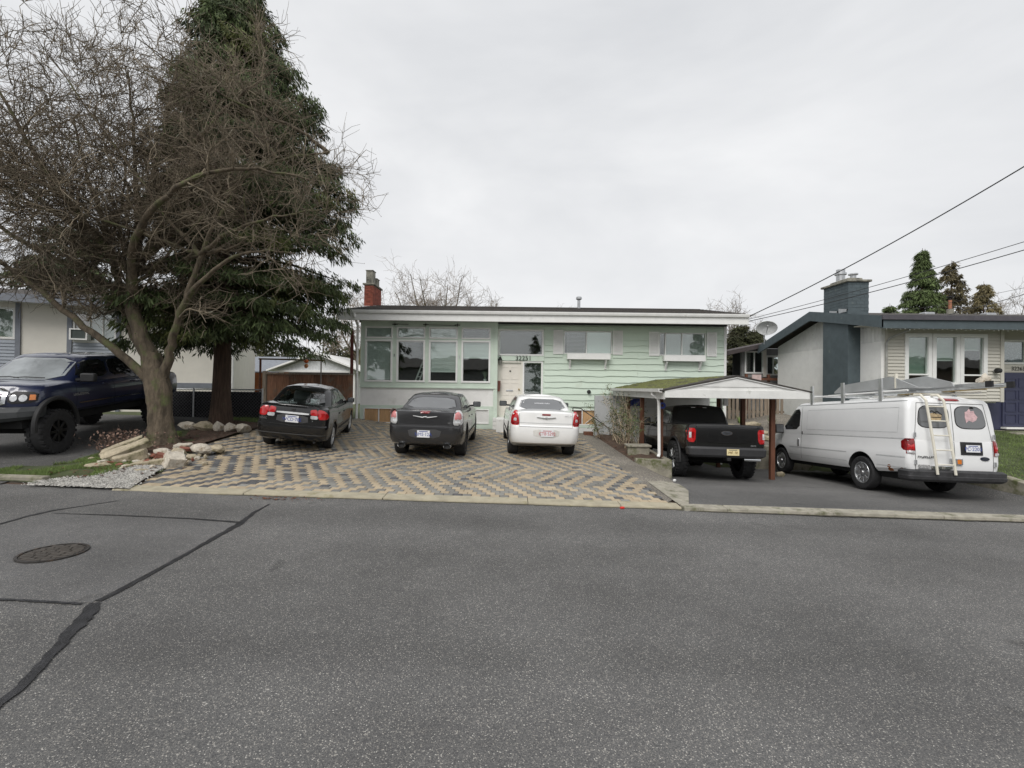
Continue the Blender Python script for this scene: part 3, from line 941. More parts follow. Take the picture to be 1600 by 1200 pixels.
for k in range(6):
    a = k * math.pi / 3
    MB().bar((.062 * math.cos(a), .062 * math.sin(a), .13), (.045 * math.cos(a), .045 * math.sin(a), -.07), .01, .01).build('bar', 'black_metal', la)
MB().tube([(0, .11, .02), (0, .11, .2), (0, .05, .3), (0, 0, .27)], .012, 6).build('bracket', 'black_metal', la, True)

# wavy-edged siding boards, each its own piece
def siding_board(x0, x1, z0, z1, yb, seed):
    rr = random.Random(seed)
    n = max(4, int((x1 - x0) / .06))
    vs = []
    ph = rr.uniform(0, 50)
    lt_ = .024; lb = .048
    bumps = [(rr.uniform(x0, x1), rr.uniform(.1, .22), rr.uniform(-.035, .03)) for _ in range(max(1, int((x1 - x0) * 1.1)))]
    for i in range(n + 1):
        x = x0 + (x1 - x0) * i / n
        wv_ = .010 * math.sin(x * 2.3 + ph) + .006 * math.sin(x * 6.1 + ph * 2)
        for bx, bw, bh in bumps:
            wv_ += bh * math.exp(-((x - bx) / bw) ** 2)
        zl = z0 + wv_
        vs += [(x, yb, z1), (x, yb - .012, z1), (x, yb - lb, zl), (x, yb, zl)]
    fs = []
    for i in range(n):
        for k in range(4):
            k2 = (k + 1) % 4
            fs.append((i * 4 + k, i * 4 + k2, i * 4 + 4 + k2, i * 4 + 4 + k))
    fs += [(0, 1, 2, 3), (n * 4 + 3, n * 4 + 2, n * 4 + 1, n * 4)]
    MB().add(vs, fs).build('siding_board', 'green', house)
rowz = [.50 + .252 * i for i in range(17)]
for i, z0 in enumerate(rowz):
    z1 = min(z0 + .275, 4.66)
    segs = [(1.33, 8.78)]
    def cutseg(segs, a, b_):
        o = []
        for s, e in segs:
            if b_ <= s or a >= e: o.append((s, e)); continue
            if a > s: o.append((s, a))
            if b_ < e: o.append((b_, e))
        return o
    for a, b_, c, d in ((2.08, 4.17, 3.42, 4.40), (6.05, 8.05, 3.40, 4.36), (2.44, 3.8, .4, 1.12)):
        if z0 < d and z1 > c + .08: segs = cutseg(segs, a, b_)
    j = [3.97, 6.35, 5.2][i % 3]
    for s, e in segs:
        if s + .6 < j < e - .6: parts = [(s, j - .003), (j + .003, e)]
        else: parts = [(s, e)]
        for k, (a, b_) in enumerate(parts):
            siding_board(a, b_, z0, z1, HR, i * 10 + k + int(a * 7))
for i in range(2):      # strip over the transom and beside the door head
    siding_board(-.6, 1.32, 4.42 + i * .12, 4.56 + i * .1, HR, 300 + i)
siding_board(-.6, 1.32, 3.12, 3.31, HR, 310)
MB().box(8.76, 8.86, HR - .05, HR + .1, -.5, 4.66).build('corner_board', 'white', house)
# right-hand windows with shutters and planter boxes
for x0, x1, z0, z1, bm_ in ((2.12, 4.13, 3.43, 4.38, 0), (6.08, 8.02, 3.40, 4.35, 1)):
    mid = (x0 + x1) / 2 - (.06 if bm_ == 0 else .02)
    ww = window(house, x0, x1, z0, z1, HR, .035, mull=[mid] + ([x0 + .26] if bm_ else []))
    if bm_ == 0:
        bl_ = MB()
        for k in range(16): bl_.box(x0 + .14, mid - .03, HR + .06, HR + .065, z0 + .06 + k * .055, z0 + .075 + k * .055)
        bl_.build('blind', 'curtain', ww)
        MB().box(mid + .03, x1 - .04, HR + .06, HR + .07, z0 + .04, z1 - .04).build('curtain', 'blind', ww)
    else:
        MB().box(x0 + .29, mid - .02, HR + .06, HR + .07, z0 + .04, z1 - .04).build('curtain', 'curtain', ww)
        MB().box(mid + .03, x1 - .04, HR + .06, HR + .07, z0 + .04, z1 - .04).build('curtain', 'curtain', ww)
    for sx0 in (x0 - .43, x1 + .02):
        sh = frame(MB(), sx0, sx0 + .41, z0 - .02, z1 + .03, HR - .075, HR - .036, .05).build('shutter', 'white', house, bevel=.004)
        MB().box(sx0 + .04, sx0 + .37, HR - .046, HR - .038, z0 + .02, z1 - .02).build('backing', 'white', sh)
        lv = MB()
        for k in range(22):
            zc = z0 + .05 + k * (z1 - z0 - .06) / 22
            lv.obox((sx0 + .205, HR - .055, zc), (.32, .03, .006), Matrix.Rotation(rad(65), 3, 'X'))
        lv.build('louvre', 'white', sh)
    bx = MB().box(x0 + .13, x1 - .12, HR - .30, HR - .045, z0 - .24, z0 - .02).build('planter_box', 'white', house, bevel=.006)
    for xx in (x0 + .26, x1 - .28):
        br = MB()
        br.box(xx - .04, xx + .04, HR - .08, HR - .04, z0 - .62, z0 - .25)
        br.bar((xx, HR - .06, z0 - .58), (xx, HR - .25, z0 - .27), .05, .04)
        br.build('bracket', 'white', bx)
# basement windows with plywood on the right
wv = window(house, 2.46, 3.78, .48, 1.12, HR - .01, .035, mull=[2.92], depth=.09)
MB().box(2.95, 3.74, HR + .008, HR + .02, .52, 1.09).build('plywood_sheet', 'plywood', wv)
MB().box(2.5, 2.9, HR + .008, HR + .02, .52, 1.09).build('plywood_sheet', mat('plywood_dark', (.16, .06, .035), .9), wv)
MB().bar((3.05, HR - .003, .55), (3.66, HR - .003, 1.0), .02, .05, (0, 1, 0)).build('wooden_brace', 'white_dirty', wv)
# camera
sc_ = thing('security_camera', 'small black dome camera on the green siding above the white sedan', 'camera', (3.18, HR - .06, 1.86))
MB().lathe([(.0001, -.10), (.05, -.09), (.07, -.05), (.07, .01)], 16, 'y').build('dome', 'black_metal', sc_, True)
MB().lathe([(.085, -.005), (.085, .02), (.0001, .02)], 16, 'y').build('base', 'metal', sc_, True)
# roof
ov = dict(x0=-6.78, x1=9.2, y0=18.12, y1=27.6, zr=6.0, yr=23.0)
rf = MB()
rf.prism([(18.10, 4.90), (23, 5.93), (27.7, 4.90), (27.7, 5.00), (23, 6.03), (18.10, 5.0)], -6.74, 9.16, 'yz')
roof = rf.build('roof', 'shingle', house)
for i in range(11):     # shingle courses on the front slope
    y = 18.12 + i * .44; z = 5.0 + (y - 18.1) * 1.03 / 4.9
    MB().prism([(y, z + .002), (y + .46, z + .002 + .46 * .2102), (y + .46, z + .008 + .46 * .2102), (y, z + .022)], -6.74, 9.16, 'yz').build('shingle_course', 'shingle', roof)
for xx in (-6.80, 9.17):
    MB().prism([(18.08, 4.62), (23, 5.65), (27.7, 4.62), (27.7, 5.0), (23, 6.04), (18.08, 5.0)], xx, xx + .05, 'yz').build('barge_board', 'white', roof)
MB().box(-6.85, 9.26, 18.06, 18.10, 4.58, 4.86).build('fascia', 'white', roof, bevel=.006)
MB().box(-6.74, 9.16, 18.11, 18.78, 4.665, 4.70).build('soffit', 'white_dirty', roof)
gt = MB().prism([(17.99, 4.86), (18.05, 4.84), (18.05, 4.98), (18.04, 4.98), (18.04, 4.87), (18.0, 4.88), (18.0, 4.98), (17.975, 4.98), (17.975, 4.93)], -6.85, 9.26, 'yz').build('gutter', 'white_dirty', roof)
MB().tube([(-6.2, 17.98, 4.84), (-6.2, 18.0, 4.74), (-6.27, 18.5, 4.56), (-6.3, 18.72, 4.46), (-6.3, 18.74, .62), (-6.38, 18.6, .5), (-6.55, 18.3, .42)], .05, 10).build('downspout', 'white', house, True)
# chimney
ch = thing('brick_chimney', 'red brick chimney with two concrete flues at the left roof end', 'chimney', (0, 0, 0))
MB().box(-7.13, -6.70, 22.04, 23.36, 4.6, 6.84).build('core', 'mortar', ch)
bk = [MB(), MB()]
def bricks(mb, x0, x1, y0, y1, z0, z1, bw=.2, bh=.075, rr=random.Random(2)):
    z = z0; r = 0
    while z + bh < z1:
        for ax, a0, a1 in (('x', x0, x1), ('y', y0, y1)):
            p = a0 - (bw / 2 if r % 2 else 0)
            while p < a1:
                a = max(p, a0) + .004; b_ = min(p + bw, a1) - .004
                if b_ - a > .02:
                    e = rr.uniform(0, .005)
                    if ax == 'x': mb.box(a, b_, y0 - .012 - e, y0 + .01, z + .005, z + bh - .005)
                    else: mb.box(x1 - .01, x1 + .012 + e, a, b_, z + .005, z + bh - .005)
                p += bw
        z += bh; r += 1
bm_ = MB(); bricks(bm_, -7.13, -6.70, 22.04, 23.36, 5.6, 6.84)
o = bm_.build('brickwork', 'brick_red', ch); o['kind'] = 'stuff'
MB().box(-7.20, -6.63, 21.98, 23.42, 6.84, 6.92).build('cap_slab', 'flue', ch, bevel=.01)
for y0, y1, h in ((22.12, 22.55, .62), (22.78, 23.2, .38)):
    fl = frame(MB(), -7.08, -6.74, 0, 0, 0, 0, 0) if False else MB()
    fl.box(-7.08, -6.75, y0, y1, 6.92, 6.92 + h).build('flue', 'flue', ch, bevel=.01)
    MB().box(-7.10, -6.73, y0 - .03, y1 + .03, 6.92 + h, 6.95 + h).build('flue_rim', 'flue', ch)
MB().prism([(21.8, 5.66), (22.05, 5.85), (22.05, 5.71)], -7.2, -6.55, 'yz').build('flashing', 'metal', ch)
vp = thing('roof_vent', 'grey metal vent pipe with cap on the roof of the green house', 'vent', (3.15, 22.0, 5.78))
MB().lathe([(.07, -.1), (.07, .46)], 14).build('pipe', 'metal', vp, True)
MB().lathe([(.07, .44), (.14, .48), (.14, .56), (.10, .60), (.0001, .62)], 14).build('cap', 'metal', vp, True)
# handrail by the planter
hr = thing('handrail', 'dark iron handrail sloping down beside the boarded basement window', 'handrail', (0, 0, 0))
MB().tube([(2.45, 18.45, 1.22), (2.75, 18.4, 1.2), (3.85, 18.0, .42)], .02, 8).build('rail', 'black_metal', hr, True)
MB().tube([(2.45, 18.45, .2), (2.45, 18.45, 1.22)], .018, 8).build('post', 'black_metal', hr, True)
MB().tube([(3.85, 18.0, .0), (3.85, 18.0, .42)], .018, 8).build('post', 'black_metal', hr, True)

# ================================================================== CARPORT
cp = thing('carport', 'white gabled open carport with mossy roof and brown posts', 'carport', (0, 0, 0))
CY0, CY1, CXL, CXR, CXM = 12.2, 18.9, 4.06, 7.85, 5.95
def roofz(x): return 2.02 + .38 * (1 - abs(x - CXM) / (CXM - CXL))
r_ = MB()
r_.prism([(CXL - .08, roofz(CXL) - .03), (CXM, roofz(CXM)), (CXR + .08, roofz(CXR) - .03), (CXR + .08, roofz(CXR) - .07), (CXM, roofz(CXM) - .05), (CXL - .08, roofz(CXL) - .07)], CY0 - .04, CY1)
cr_ = r_.build('roof', 'shingle', cp)
# moss mounded over the left slope
def moss_mesh():
    rr = np.random.RandomState(4)
    nx, ny = 44, 90
    V = []; F = []
    for j in range(ny + 1):
        for i in range(nx + 1):
            x = CXL - .05 + (CXM - CXL) * i / nx
            y = CY0 + .3 + (CY1 - CY0 - .35) * j / ny
            e = min(i, nx - i, j, ny - j)
            V.append((x, y, roofz(x) - .006 + (rr.uniform(0, .03) if e > 1 else -.02) * (1 if math.sin(x * 9 + y * 2) * math.sin(y * 3.1) > -.6 else .1)))
    for j in range(ny):
        for i in range(nx):
            a = j * (nx + 1) + i
            F.append((a, a + 1, a + nx + 2, a + nx + 1))
    return fast_mesh('moss', V, F, 'moss', cr_, True)
moss_mesh()['kind'] = 'stuff'
gb = MB().prism([(CXL, 1.98), (CXM, 2.36), (CXR, 1.98)], CY0 + .01, CY0 + .04).build('gable_panel', 'white_dirty', cp)
MB().box(CXL - .02, CXR + .02, CY0 - .03, CY0 + .008, 1.78, 2.0).build('gable_beam', 'white_dirty', cp, bevel=.008)
for s, (a, b_) in enumerate(((CXL, CXM), (CXM, CXR))):
    MB().bar((a, CY0 - .02, roofz(a) - .05), (b_, CY0 - .02, roofz(b_) - .05), .03, .05, (0, 0, 1)).build('barge_board', 'white_dirty', cp)
MB().prism([(CXM - .95, 2.10), (CXM, 2.30), (CXM + 1.0, 2.10), (CXM + .9, 2.085), (CXM - .85, 2.085)], CY0 - .006, CY0 + .012).build('gable_inset', 'white_dirty', gb)
MB().prism([(CXL - .16, 1.93), (CXL - .05, 1.91), (CXL - .05, 2.02), (CXL - .07, 2.02), (CXL - .07, 1.93), (CXL - .14, 1.95), (CXL - .14, 2.02), (CXL - .17, 2.02)], CY0 + .05, 18.35).build('gutter', 'white_dirty', cp)
MB().box(CXL - .03, CXL + .02, CY0 + .02, 18.4, 1.74, 1.93).build('eave_board', 'white_dirty', cp)
MB().box(CXR - .02, CXR + .03, CY0 + .02, 18.4, 1.78, 1.96).build('eave_board', 'white_dirty', cp)
MB().box(CXL + .04, CXR - .04, CY0 + .06, 18.4, 1.84, 1.86).build('ceiling', 'white_dirty', cp)
for x, y, m_ in ((4.2, 13.0, 'post_brown'), (4.2, 14.85, 'post_brown'), (4.2, 16.6, 'post_brown'), (7.32, 12.95, 'post_brown'), (7.32, 14.6, 'post_brown'), (7.32, 16.3, 'post_brown')):
    MB().box(x - .06, x + .06, y - .06, y + .06, g(x, y) - .1, 1.83).build('post', m_, cp, bevel=.008)
MB().tube([(CXL - .1, 13.0, 1.94), (CXL - .1, 13.0, 1.86), (CXL + .02, 12.85, 1.74), (CXL + .04, 12.84, 1.60), (CXL + .06, 12.84, .2), (CXL + .02, 12.8, .12)], .045, 10).build('downspout', 'white', cp, True)
hz = MB()
hz.lathe([(.05, -.04), (.09, -.03), (.09, .03), (.05, .04)], 16, 'y', (4.2, 12.86, 1.55))
o = hz.build('hose_reel', 'blue_plastic', None, True); tag(o, 'small blue plastic reel hung on the front carport post', 'reel')
MB().tube([(7.36, 16.16, -.6), (7.36, 16.16, 1.8)], .035, 8).build('conduit', 'white', cp, True)
MB().box(7.42, 7.56, 16.1, 16.2, 1.45, 1.75).build('meter_box', 'white', cp)
# back of the carport: garage door and grey side panel
gw = MB(); wall_open(gw, 4.24, 8.0, -1.0, 1.82, 18.62, 18.75, [(4.5, 7.3, -.95, 1.25)])
gw.build('rear_wall', 'white_dirty', cp)
gd = MB().box(4.5, 7.3, 18.68, 18.72, -.95, 1.25).build('garage_door', 'white', cp)
for i in range(4):
    for k in range(4):
        frame(MB(), 4.58 + k * .69, 5.16 + k * .69, -.88 + i * .54, -.44 + i * .54, 18.655, 18.68, .03).build('door_panel', 'white', gd)
MB().box(4.6, 5.2, 18.6, 18.615, 1.3, 1.62).build('wall_notice', 'blue_plastic', cp)
MB().box(3.35, 4.2, 18.55, 18.7, -.1, 1.72).build('side_panel', mat('grey_panel', (.42, .43, .43), .8, var=.06), cp)
# planter by the carport
pl = thing('planter_wall', 'low mossy concrete planter wall beside the carport', 'planter', (0, 0, 0))
def low_wall(name, pts, w_, top, m_='concrete'):
    o = MB()
    for (xa, ya, za), (xb, yb, zb) in zip(pts[:-1], pts[1:]):
        d = Vector((xb - xa, yb - ya)).normalized(); nn = Vector((-d.y, d.x)) * w_ / 2
        v = []
        for x, y, z in ((xa, ya, za), (xb, yb, zb)):
            for s in (-1, 1):
                for zz in (z - .95, z):
                    v.append((x + nn.x * s, y + nn.y * s, zz))
        o.add(v, [(0, 1, 3, 2), (4, 6, 7, 5), (0, 4, 5, 1), (2, 3, 7, 6), (1, 5, 7, 3), (0, 2, 6, 4)])
    return o.build(name, m_, pl, bevel=.02)
low_wall('front_wall', [(3.36, 12.5, .13), (4.34, 12.5, .10)], .16, .1)
low_wall('side_wall', [(4.28, 12.6, .098), (4.30, 18.5, .20)], .14, .1)
MB().box(3.42, 4.05, 13.5, 13.62, -.1, .30).build('upper_step', 'concrete', pl, bevel=.015)
MB().box(3.40, 4.1, 13.46, 13.9, .30, .36).build('step_cap', 'curb_grey', pl, bevel=.012)
ps = MB(); rr = np.random.RandomState(8)
V = []; F = []
for j in range(31):
    for i in range(6):
        x = 3.35 + i * .17; y = 12.58 + j * .195
        V.append((x - (.12 if i == 0 else 0), y, (.06 + .02 * (y - 12.5) + rr.uniform(-.02, .03)) if i else g(x, y) + .0))
for j in range(30):
    for i in range(5):
        a = j * 6 + i; F.append((a, a + 1, a + 7, a + 6))
fast_mesh('soil_fill', V, F, 'soil', pl, True)
MB().box(2.85, 3.2, 18.0, 18.3, .05, .3).build('timber_block', 'post_brown', pl, bevel=.01)

# retaining wall and bank by the carport
rw = MB().box(7.92, 10.6, 16.15, 16.4, -1.1, .06).build('retaining_wall', 'concrete', bevel=.02)
tag(rw, 'low grey concrete retaining wall behind the carport posts and van', 'retaining wall')
pk = thing('picket_fence', 'weathered grey wooden picket fence on the bank beyond the carport', 'fence', (0, 0, 0))
MB().box(8.85, 12.15, 20.55, 20.6, 1.0, 1.1).build('rail', 'wood_grey', pk)
MB().box(8.85, 12.15, 20.55, 20.6, 1.8, 1.9).build('rail', 'wood_grey', pk)
for i in range(18):
    x = 8.9 + i * .18
    zt = 2.15 + R.uniform(-.05, .05); zb = .68 + R.uniform(-.03, .05)
    ob = MB().prism([(x, zb), (x + .115, zb), (x + .115, zt - .06), (x + .0575, zt), (x, zt - .06)], 20.50, 20.525).build('picket', 'wood_grey', pk)
    ob.rotation_euler = (0, 0, 0)
MB().box(11.35, 11.5, 20.42, 20.5, .6, 2.25).build('post', 'wood_grey', pk)
# ================================================================== NEIGHBOUR LEFT (white and slate house)
def lap(mb, x0, x1, z0, z1, y, pitch=.11, d=.02):
    n = max(1, int(round((z1 - z0) / pitch)))
    p = (z1 - z0) / n
    for i in range(n):
        a = z0 + i * p
        mb.add([(x0, y, a), (x1, y, a), (x1, y - d, a), (x0, y - d, a), (x0, y, a + p), (x1, y, a + p), (x1, y - .003, a + p), (x0, y - .003, a + p)],
               [(0, 1, 2, 3), (3, 2, 6, 7), (0, 3, 7, 4), (1, 5, 6, 2), (4, 7, 6, 5)])
    return mb
nl = thing('neighbour_house', 'white stucco house with slate blue siding panels at the left edge', 'house')
LY = 18.0
lo = [(-26, -17.6, 3.72, 4.75), (-16.1, -14.8, 3.72, 4.75)]
wall_open(MB(), -26, -10.95, .5, 5.0, LY, LY + .2, lo).build('front_wall', 'off_white', nl)
MB().box(-11.15, -10.95, LY + .2, 27, .5, 5.0).build('side_wall', 'off_white', nl)
MB().box(-26, -11.2, 21, 21.1, .5, 5.0).build('partition_wall', 'room', nl)
for x in (-17.6, -16.17):
    MB().box(x - .07, x + .07, LY - .05, LY, .6, 4.95).build('trim_board', 'trim_blue', nl)
MB().box(-14.78, -14.66, LY - .05, LY, .6, 4.95).build('trim_board', 'trim_blue', nl)
MB().box(-14.6, -10.93, LY - .03, LY, 1.95, 2.15).build('trim_band', 'trim_blue', nl)
MB().box(-10.99, -10.90, LY - .03, LY + .3, .6, 4.97).build('corner_board', 'white', nl)
for a, b_ in ((-26, -17.68), (-16.08, -14.79)):
    o = lap(MB(), a, b_, 2.3, 3.62, LY, .12, .03).build('lap_siding', 'siding_blue', nl); o['kind'] = 'stuff'
w_ = window(nl, -26, -17.68, 3.64, 4.78, LY, .06, mull=[-19.3, -20.9, -22.5, -24])
MB().box(-25.9, -17.75, LY + .14, LY + .15, 3.7, 4.72).build('curtain', 'curtain', w_)
w_ = window(nl, -16.08, -14.79, 3.64, 4.78, LY, .06, mull=[-15.6, -15.2])
MB().box(-16.02, -15.62, LY + .12, LY + .14, 4.0, 4.72).build('cardboard', mat('cardboard_red', (.30, .07, .03), .9), w_)
MB().box(-15.56, -14.85, LY + .14, LY + .15, 3.7, 4.72).build('curtain', 'curtain', w_)
ac = thing('window_air_conditioner', 'white window air conditioner on the white neighbouring house', 'air conditioner', (-15.83, LY - .15, 3.7))
frame(MB(), -.26, .26, 0, .42, -.14, .18, .05).build('case', 'white', ac)
MB().box(-.21, .21, -.11, .1, .05, .37).build('grille', mat('grille_dark', (.06, .075, .07), .7), ac)
nlr = MB().prism([(17.35, 4.98), (23, 6.1), (28, 4.98), (28, 5.06), (23, 6.2), (17.35, 5.08)], -27, -10.4, 'yz').build('roof', 'shingle', nl)
MB().box(-27, -10.38, 17.28, 17.34, 4.92, 5.2).build('fascia', 'trim_blue', nlr)
MB().box(-27, -10.4, 17.35, 18.0, 4.96, 4.99).build('soffit', 'white_dirty', nlr)
MB().prism([(17.3, 4.9), (23, 6.03), (28, 4.95), (28, 5.1), (23, 6.24), (17.3, 5.15)], -10.42, -10.38, 'yz').build('barge_board', 'trim_blue', nlr)

NLM = Matrix.Translation((-11.76, 19.3, -.12)) @ Matrix.Rotation(rad(23.7), 4, 'Z') @ Matrix.Translation((10.95, -18.0, 0))
nl.matrix_world = NLM
ac.matrix_world = NLM @ Matrix.Translation((-15.83, LY - .15, 3.7))

# chain link fence with dark screen
cl = thing('chain_link_fence', 'low chain link fence with dark screening behind the evergreen trunk', 'fence')
FX0, FX1, FY = -12.1, -8.55, 15.8
cz0, cz1 = .80, 1.82
MB().tube([(FX0, FY, cz1), (FX1, FY, cz1)], .022, 8).build('top_rail', 'metal', cl, True)
for x in (FX0, -10.9, -9.75, FX1):
    MB().tube([(x, FY, .5), (x, FY, cz1 + .05)], .03, 8).build('post', 'metal', cl, True)
wm = MB()
n = 44
for i in range(-12, n):
    for s in (1, -1):
        x0 = FX0 + i * (FX1 - FX0) / (n - 12); h = cz1 - cz0
        xa, xb = (x0, x0 + h) if s > 0 else (x0 + h, x0)
        za, zb = cz0, cz1
        pa, pb = Vector((xa, FY - .02, za)), Vector((xb, FY - .02, zb))
        def clipx(p, q):
            if p.x < FX0: p = p + (q - p) * ((FX0 - p.x) / (q.x - p.x))
            if p.x > FX1: p = p + (q - p) * ((FX1 - p.x) / (q.x - p.x))
            return p
        if max(xa, xb) <= FX0 or min(xa, xb) >= FX1: continue
        pa2, pb2 = clipx(pa, pb), clipx(pb, pa)
        wm.tube([pa2, pb2], .0035, 3, False)
o = wm.build('wire_mesh', mat('wire_grey', (.22, .22, .23), .5, metal=.5), cl); o['kind'] = 'stuff'
MB().box(FX0, FX1, FY + .03, FY + .04, .75, 1.74).build('privacy_screen', 'mesh_black', cl)

# plank fence left of the house
pf = thing('plank_fence', 'reddish brown vertical plank fence left of the green house', 'fence')
x = -9.88
bi = 0
while x < -6.55:
    wd = R.choice([.19, .22, .24])
    z0 = g(x, 18.6) + .08
    MB().box(x + .004, x + wd - .004, 18.58 + R.uniform(0, .012), 18.61, z0, 2.42).build('plank', 'wood_brown', pf)
    x += wd; bi += 1
MB().box(-9.92, -6.42, 18.54, 18.66, 2.42, 2.47).build('cap_rail', 'wood_grey', pf)
MB().box(-6.58, -6.48, 18.7, 18.8, .3, 4.25).build('gate_post', mat('post_red', (.12, .035, .03), .8), pf)
MB().box(-10.05, -9.9, 18.55, 18.68, .5, 2.55).build('post', 'wood_grey', pf)

# pipe frame with float
cf = thing('pipe_frame', 'rusty pipe clothes frame standing above the plank fence', 'clothes frame')
MB().tube([(-9.62, 17.6, .5), (-9.62, 17.6, 1.75)], .03, 8).build('lower_post', mat('pipe_paleblue', (.45, .52, .55), .6), cf, True)
MB().tube([(-9.62, 17.6, 1.75), (-9.62, 17.6, 3.0)], .04, 8).build('upper_post', 'rust', cf, True)
MB().tube([(-9.68, 17.6, 2.98), (-7.2, 17.6, 2.95)], .03, 8).build('cross_bar', mat('bar_brown', (.18, .12, .06), .8), cf, True)
MB().tube([(-7.3, 17.6, 2.95), (-7.3, 17.6, .5)], .026, 8).build('upper_post', mat('bar_grey', (.22, .2, .18), .8), cf, True)
fl = thing('orange_float', 'two small orange floats hanging from the rusty pipe frame', 'float', (-7.85, 17.55, 2.7))
MB().lathe([(.0001, .28), (.05, .27), (.09, .22), (.07, .16), (.0001, .13)], 14).build('float_ball', 'orange', fl, True)
MB().lathe([(.0001, .12), (.05, .1), (.08, .03), (.05, -.04), (.0001, -.07)], 14).build('float_ball', mat('float_pale', (.6, .27, .12), .6), fl, True)

# garage beyond the fence
gg = thing('white_garage', 'small white gabled garage beyond the plank fence', 'garage', (0, 0, 0))
MB().box(-17.2, -11.6, 34, 40, .5, 3.1).build('wall', 'white_dirty', gg)
MB().prism([(-17.4, 3.1), (-14.4, 4.2), (-11.4, 3.1)], 33.98, 34.0).build('gable', mat('pale_gable', (.62, .64, .65), .8), gg)
MB().prism([(-17.9, 2.98), (-14.4, 4.28), (-10.9, 2.98), (-10.9, 3.1), (-14.4, 4.42), (-17.9, 3.1)], 33.5, 40.5).build('roof', 'white', gg)
MB().box(-17.4, -11.4, 33.9, 33.97, 2.95, 3.10).build('beam', 'white', gg)
MB().box(-16.8, -12.0, 33.94, 33.99, .7, 2.9).build('garage_door', 'dark', gg)
bf = thing('cedar_fence', 'orange brown back garden fence seen past the evergreen trunk', 'fence')
for i in range(16):
    MB().box(-18.4 + i * .27, -18.4 + i * .27 + .25, 29, 29.03, .6, 2.75 + R.uniform(-.03, .03)).build('plank', mat('fence_orange', (.42, .14, .045), .85, var=.25, scale=3, island=.2), bf)
sd_ = thing('grey_shed', 'grey roofed shed far behind the chain link fence', 'shed')
MB().box(-24, -17.5, 38, 42, .5, 3.0).build('wall', 'siding_grey', sd_)
MB().prism([(37.5, 3.0), (40, 4.3), (42.5, 3.0), (42.5, 3.1), (40, 4.42), (37.5, 3.1)], -24.4, -17, 'yz').build('roof', mat('roof_grey', (.20, .215, .24), .9), sd_)

# ================================================================== NEIGHBOUR RIGHT (beige house)
nr = thing('neighbour_house', 'beige sided house with teal chimney and navy door, number 32263', 'house')
RY, RX = 16.0, 12.8
ro = [(13.68, 14.48, 2.3, 3.98), (14.64, 15.45, 2.3, 3.98), (15.6, 16.4, 2.3, 3.98)]
wall_open(MB(), RX + .15, 17.0, 1.72, 4.35, RY, RY + .18, ro).build('front_wall', 'siding', nr)
MB().box(RX + .15, 17.0, RY + .19, RY + .3, 1.66, 1.72).build('floor_edge', 'white', nr)
MB().box(RX + .2, 17.0, RY + .5, 19, .3, 1.66).build('basement_wall', mat('basement_grey', (.22, .23, .23), .9), nr)
sg = MB()
for a, b_, z0, z1 in ((RX + .15, 13.62, 1.72, 4.3), (14.54, 14.58, 1.72, 4.3), (15.51, 15.54, 1.72, 4.3), (16.46, 16.92, 1.72, 4.3),
                      (13.62, 14.54, 4.06, 4.3), (14.58, 15.51, 4.06, 4.3), (15.54, 16.46, 4.06, 4.3), (13.62, 14.54, 1.72, 2.24), (14.58, 15.51, 1.72, 2.24), (15.54, 16.46, 1.72, 2.24)):
    lap(sg, a, b_, z0, z1, RY, .115, .034)
o = sg.build('lap_siding', 'siding', nr); o['kind'] = 'stuff'
MB().box(16.92, 17.04, RY - .05, RY + .25, 1.7, 4.3).build('corner_board', 'siding', nr)
MB().box(RX + .12, RX + .22, RY - .04, RY + .05, 1.7, 4.3).build('corner_board', 'siding', nr)
for i, (a, b_, c, d) in enumerate(ro):
    ww = window(nr, a - .07, b_ + .07, c - .07, d + .07, RY - .02, .13, rails=[2.62] if i != 1 else [])
    bl0 = [2.0, 3.15, 3.52][i] if i else 2.66
    MB().box(a, b_, RY + .14, RY + .15, bl0, d).build('blind', 'blind_green', ww)
    MB().box(a, b_, RY + .13, RY + .16, bl0 - .04, bl0).build('blind_rail', 'white', ww)
MB().box(RX + .2, 20, 18.5, 18.6, 1.6, 4.4).build('partition_wall', 'room', nr)
# side wall: white stucco with board gable, teal chimney breast
MB().box(RX, RX + .15, RY - .02, 22.2, .2, 3.75).build('side_wall', 'stucco', nr)
MB().prism([(RY - .02, 3.75), (22.2, 3.75), (22.2, 4.1), (19, 4.98), (RY - .02, 4.25)], RX + .002, RX + .15, 'yz').build('gable_wall', 'white_dirty', nr)
gbt = MB()
for i in range(38):
    y = RY + .1 + i * .16
    zt = 4.25 + (y - RY) * .24 if y < 19 else 4.98 - (y - 19) * .27
    gbt.box(RX - .012, RX + .004, y, y + .03, 3.76, zt - .02)
o = gbt.build('gable_batten', 'white_dirty', nr); o['kind'] = 'stuff'
MB().box(RX - .46, RX, 16.94, 18.3, .2, 5.05).build('chimney_breast', 'teal', nr)
bcore = MB().box(RX - .44, RX + .305, 16.955, 18.27, 4.6, 6.05).build('chimney_stack', 'teal', nr)
for r_i in range(9):
    z = 4.98 + r_i * .12
    k = 0
    p = 16.96 - (.15 if r_i % 2 else 0)
    while p < 18.28:
        a, b_ = max(p, 16.96) + .004, min(p + .3, 18.28) - .004
        if b_ - a > .04: MB().box(RX - .46, RX - .43, a, b_, z + .004, z + .116).build('block', 'teal', bcore)
        p += .3
    p = RX - .46 - (.15 if r_i % 2 else 0)
    while p < RX + .3:
        a, b_ = max(p, RX - .46) + .004, min(p + .3, RX + .31) - .004
        if b_ - a > .04: MB().box(a, b_, 16.945, 16.975, z + .004, z + .116).build('block', 'teal', bcore)
        p += .3
MB().box(RX - .54, RX + .38, 16.88, 18.36, 6.05, 6.13).build('cap_slab', 'flue', bcore, bevel=.015)
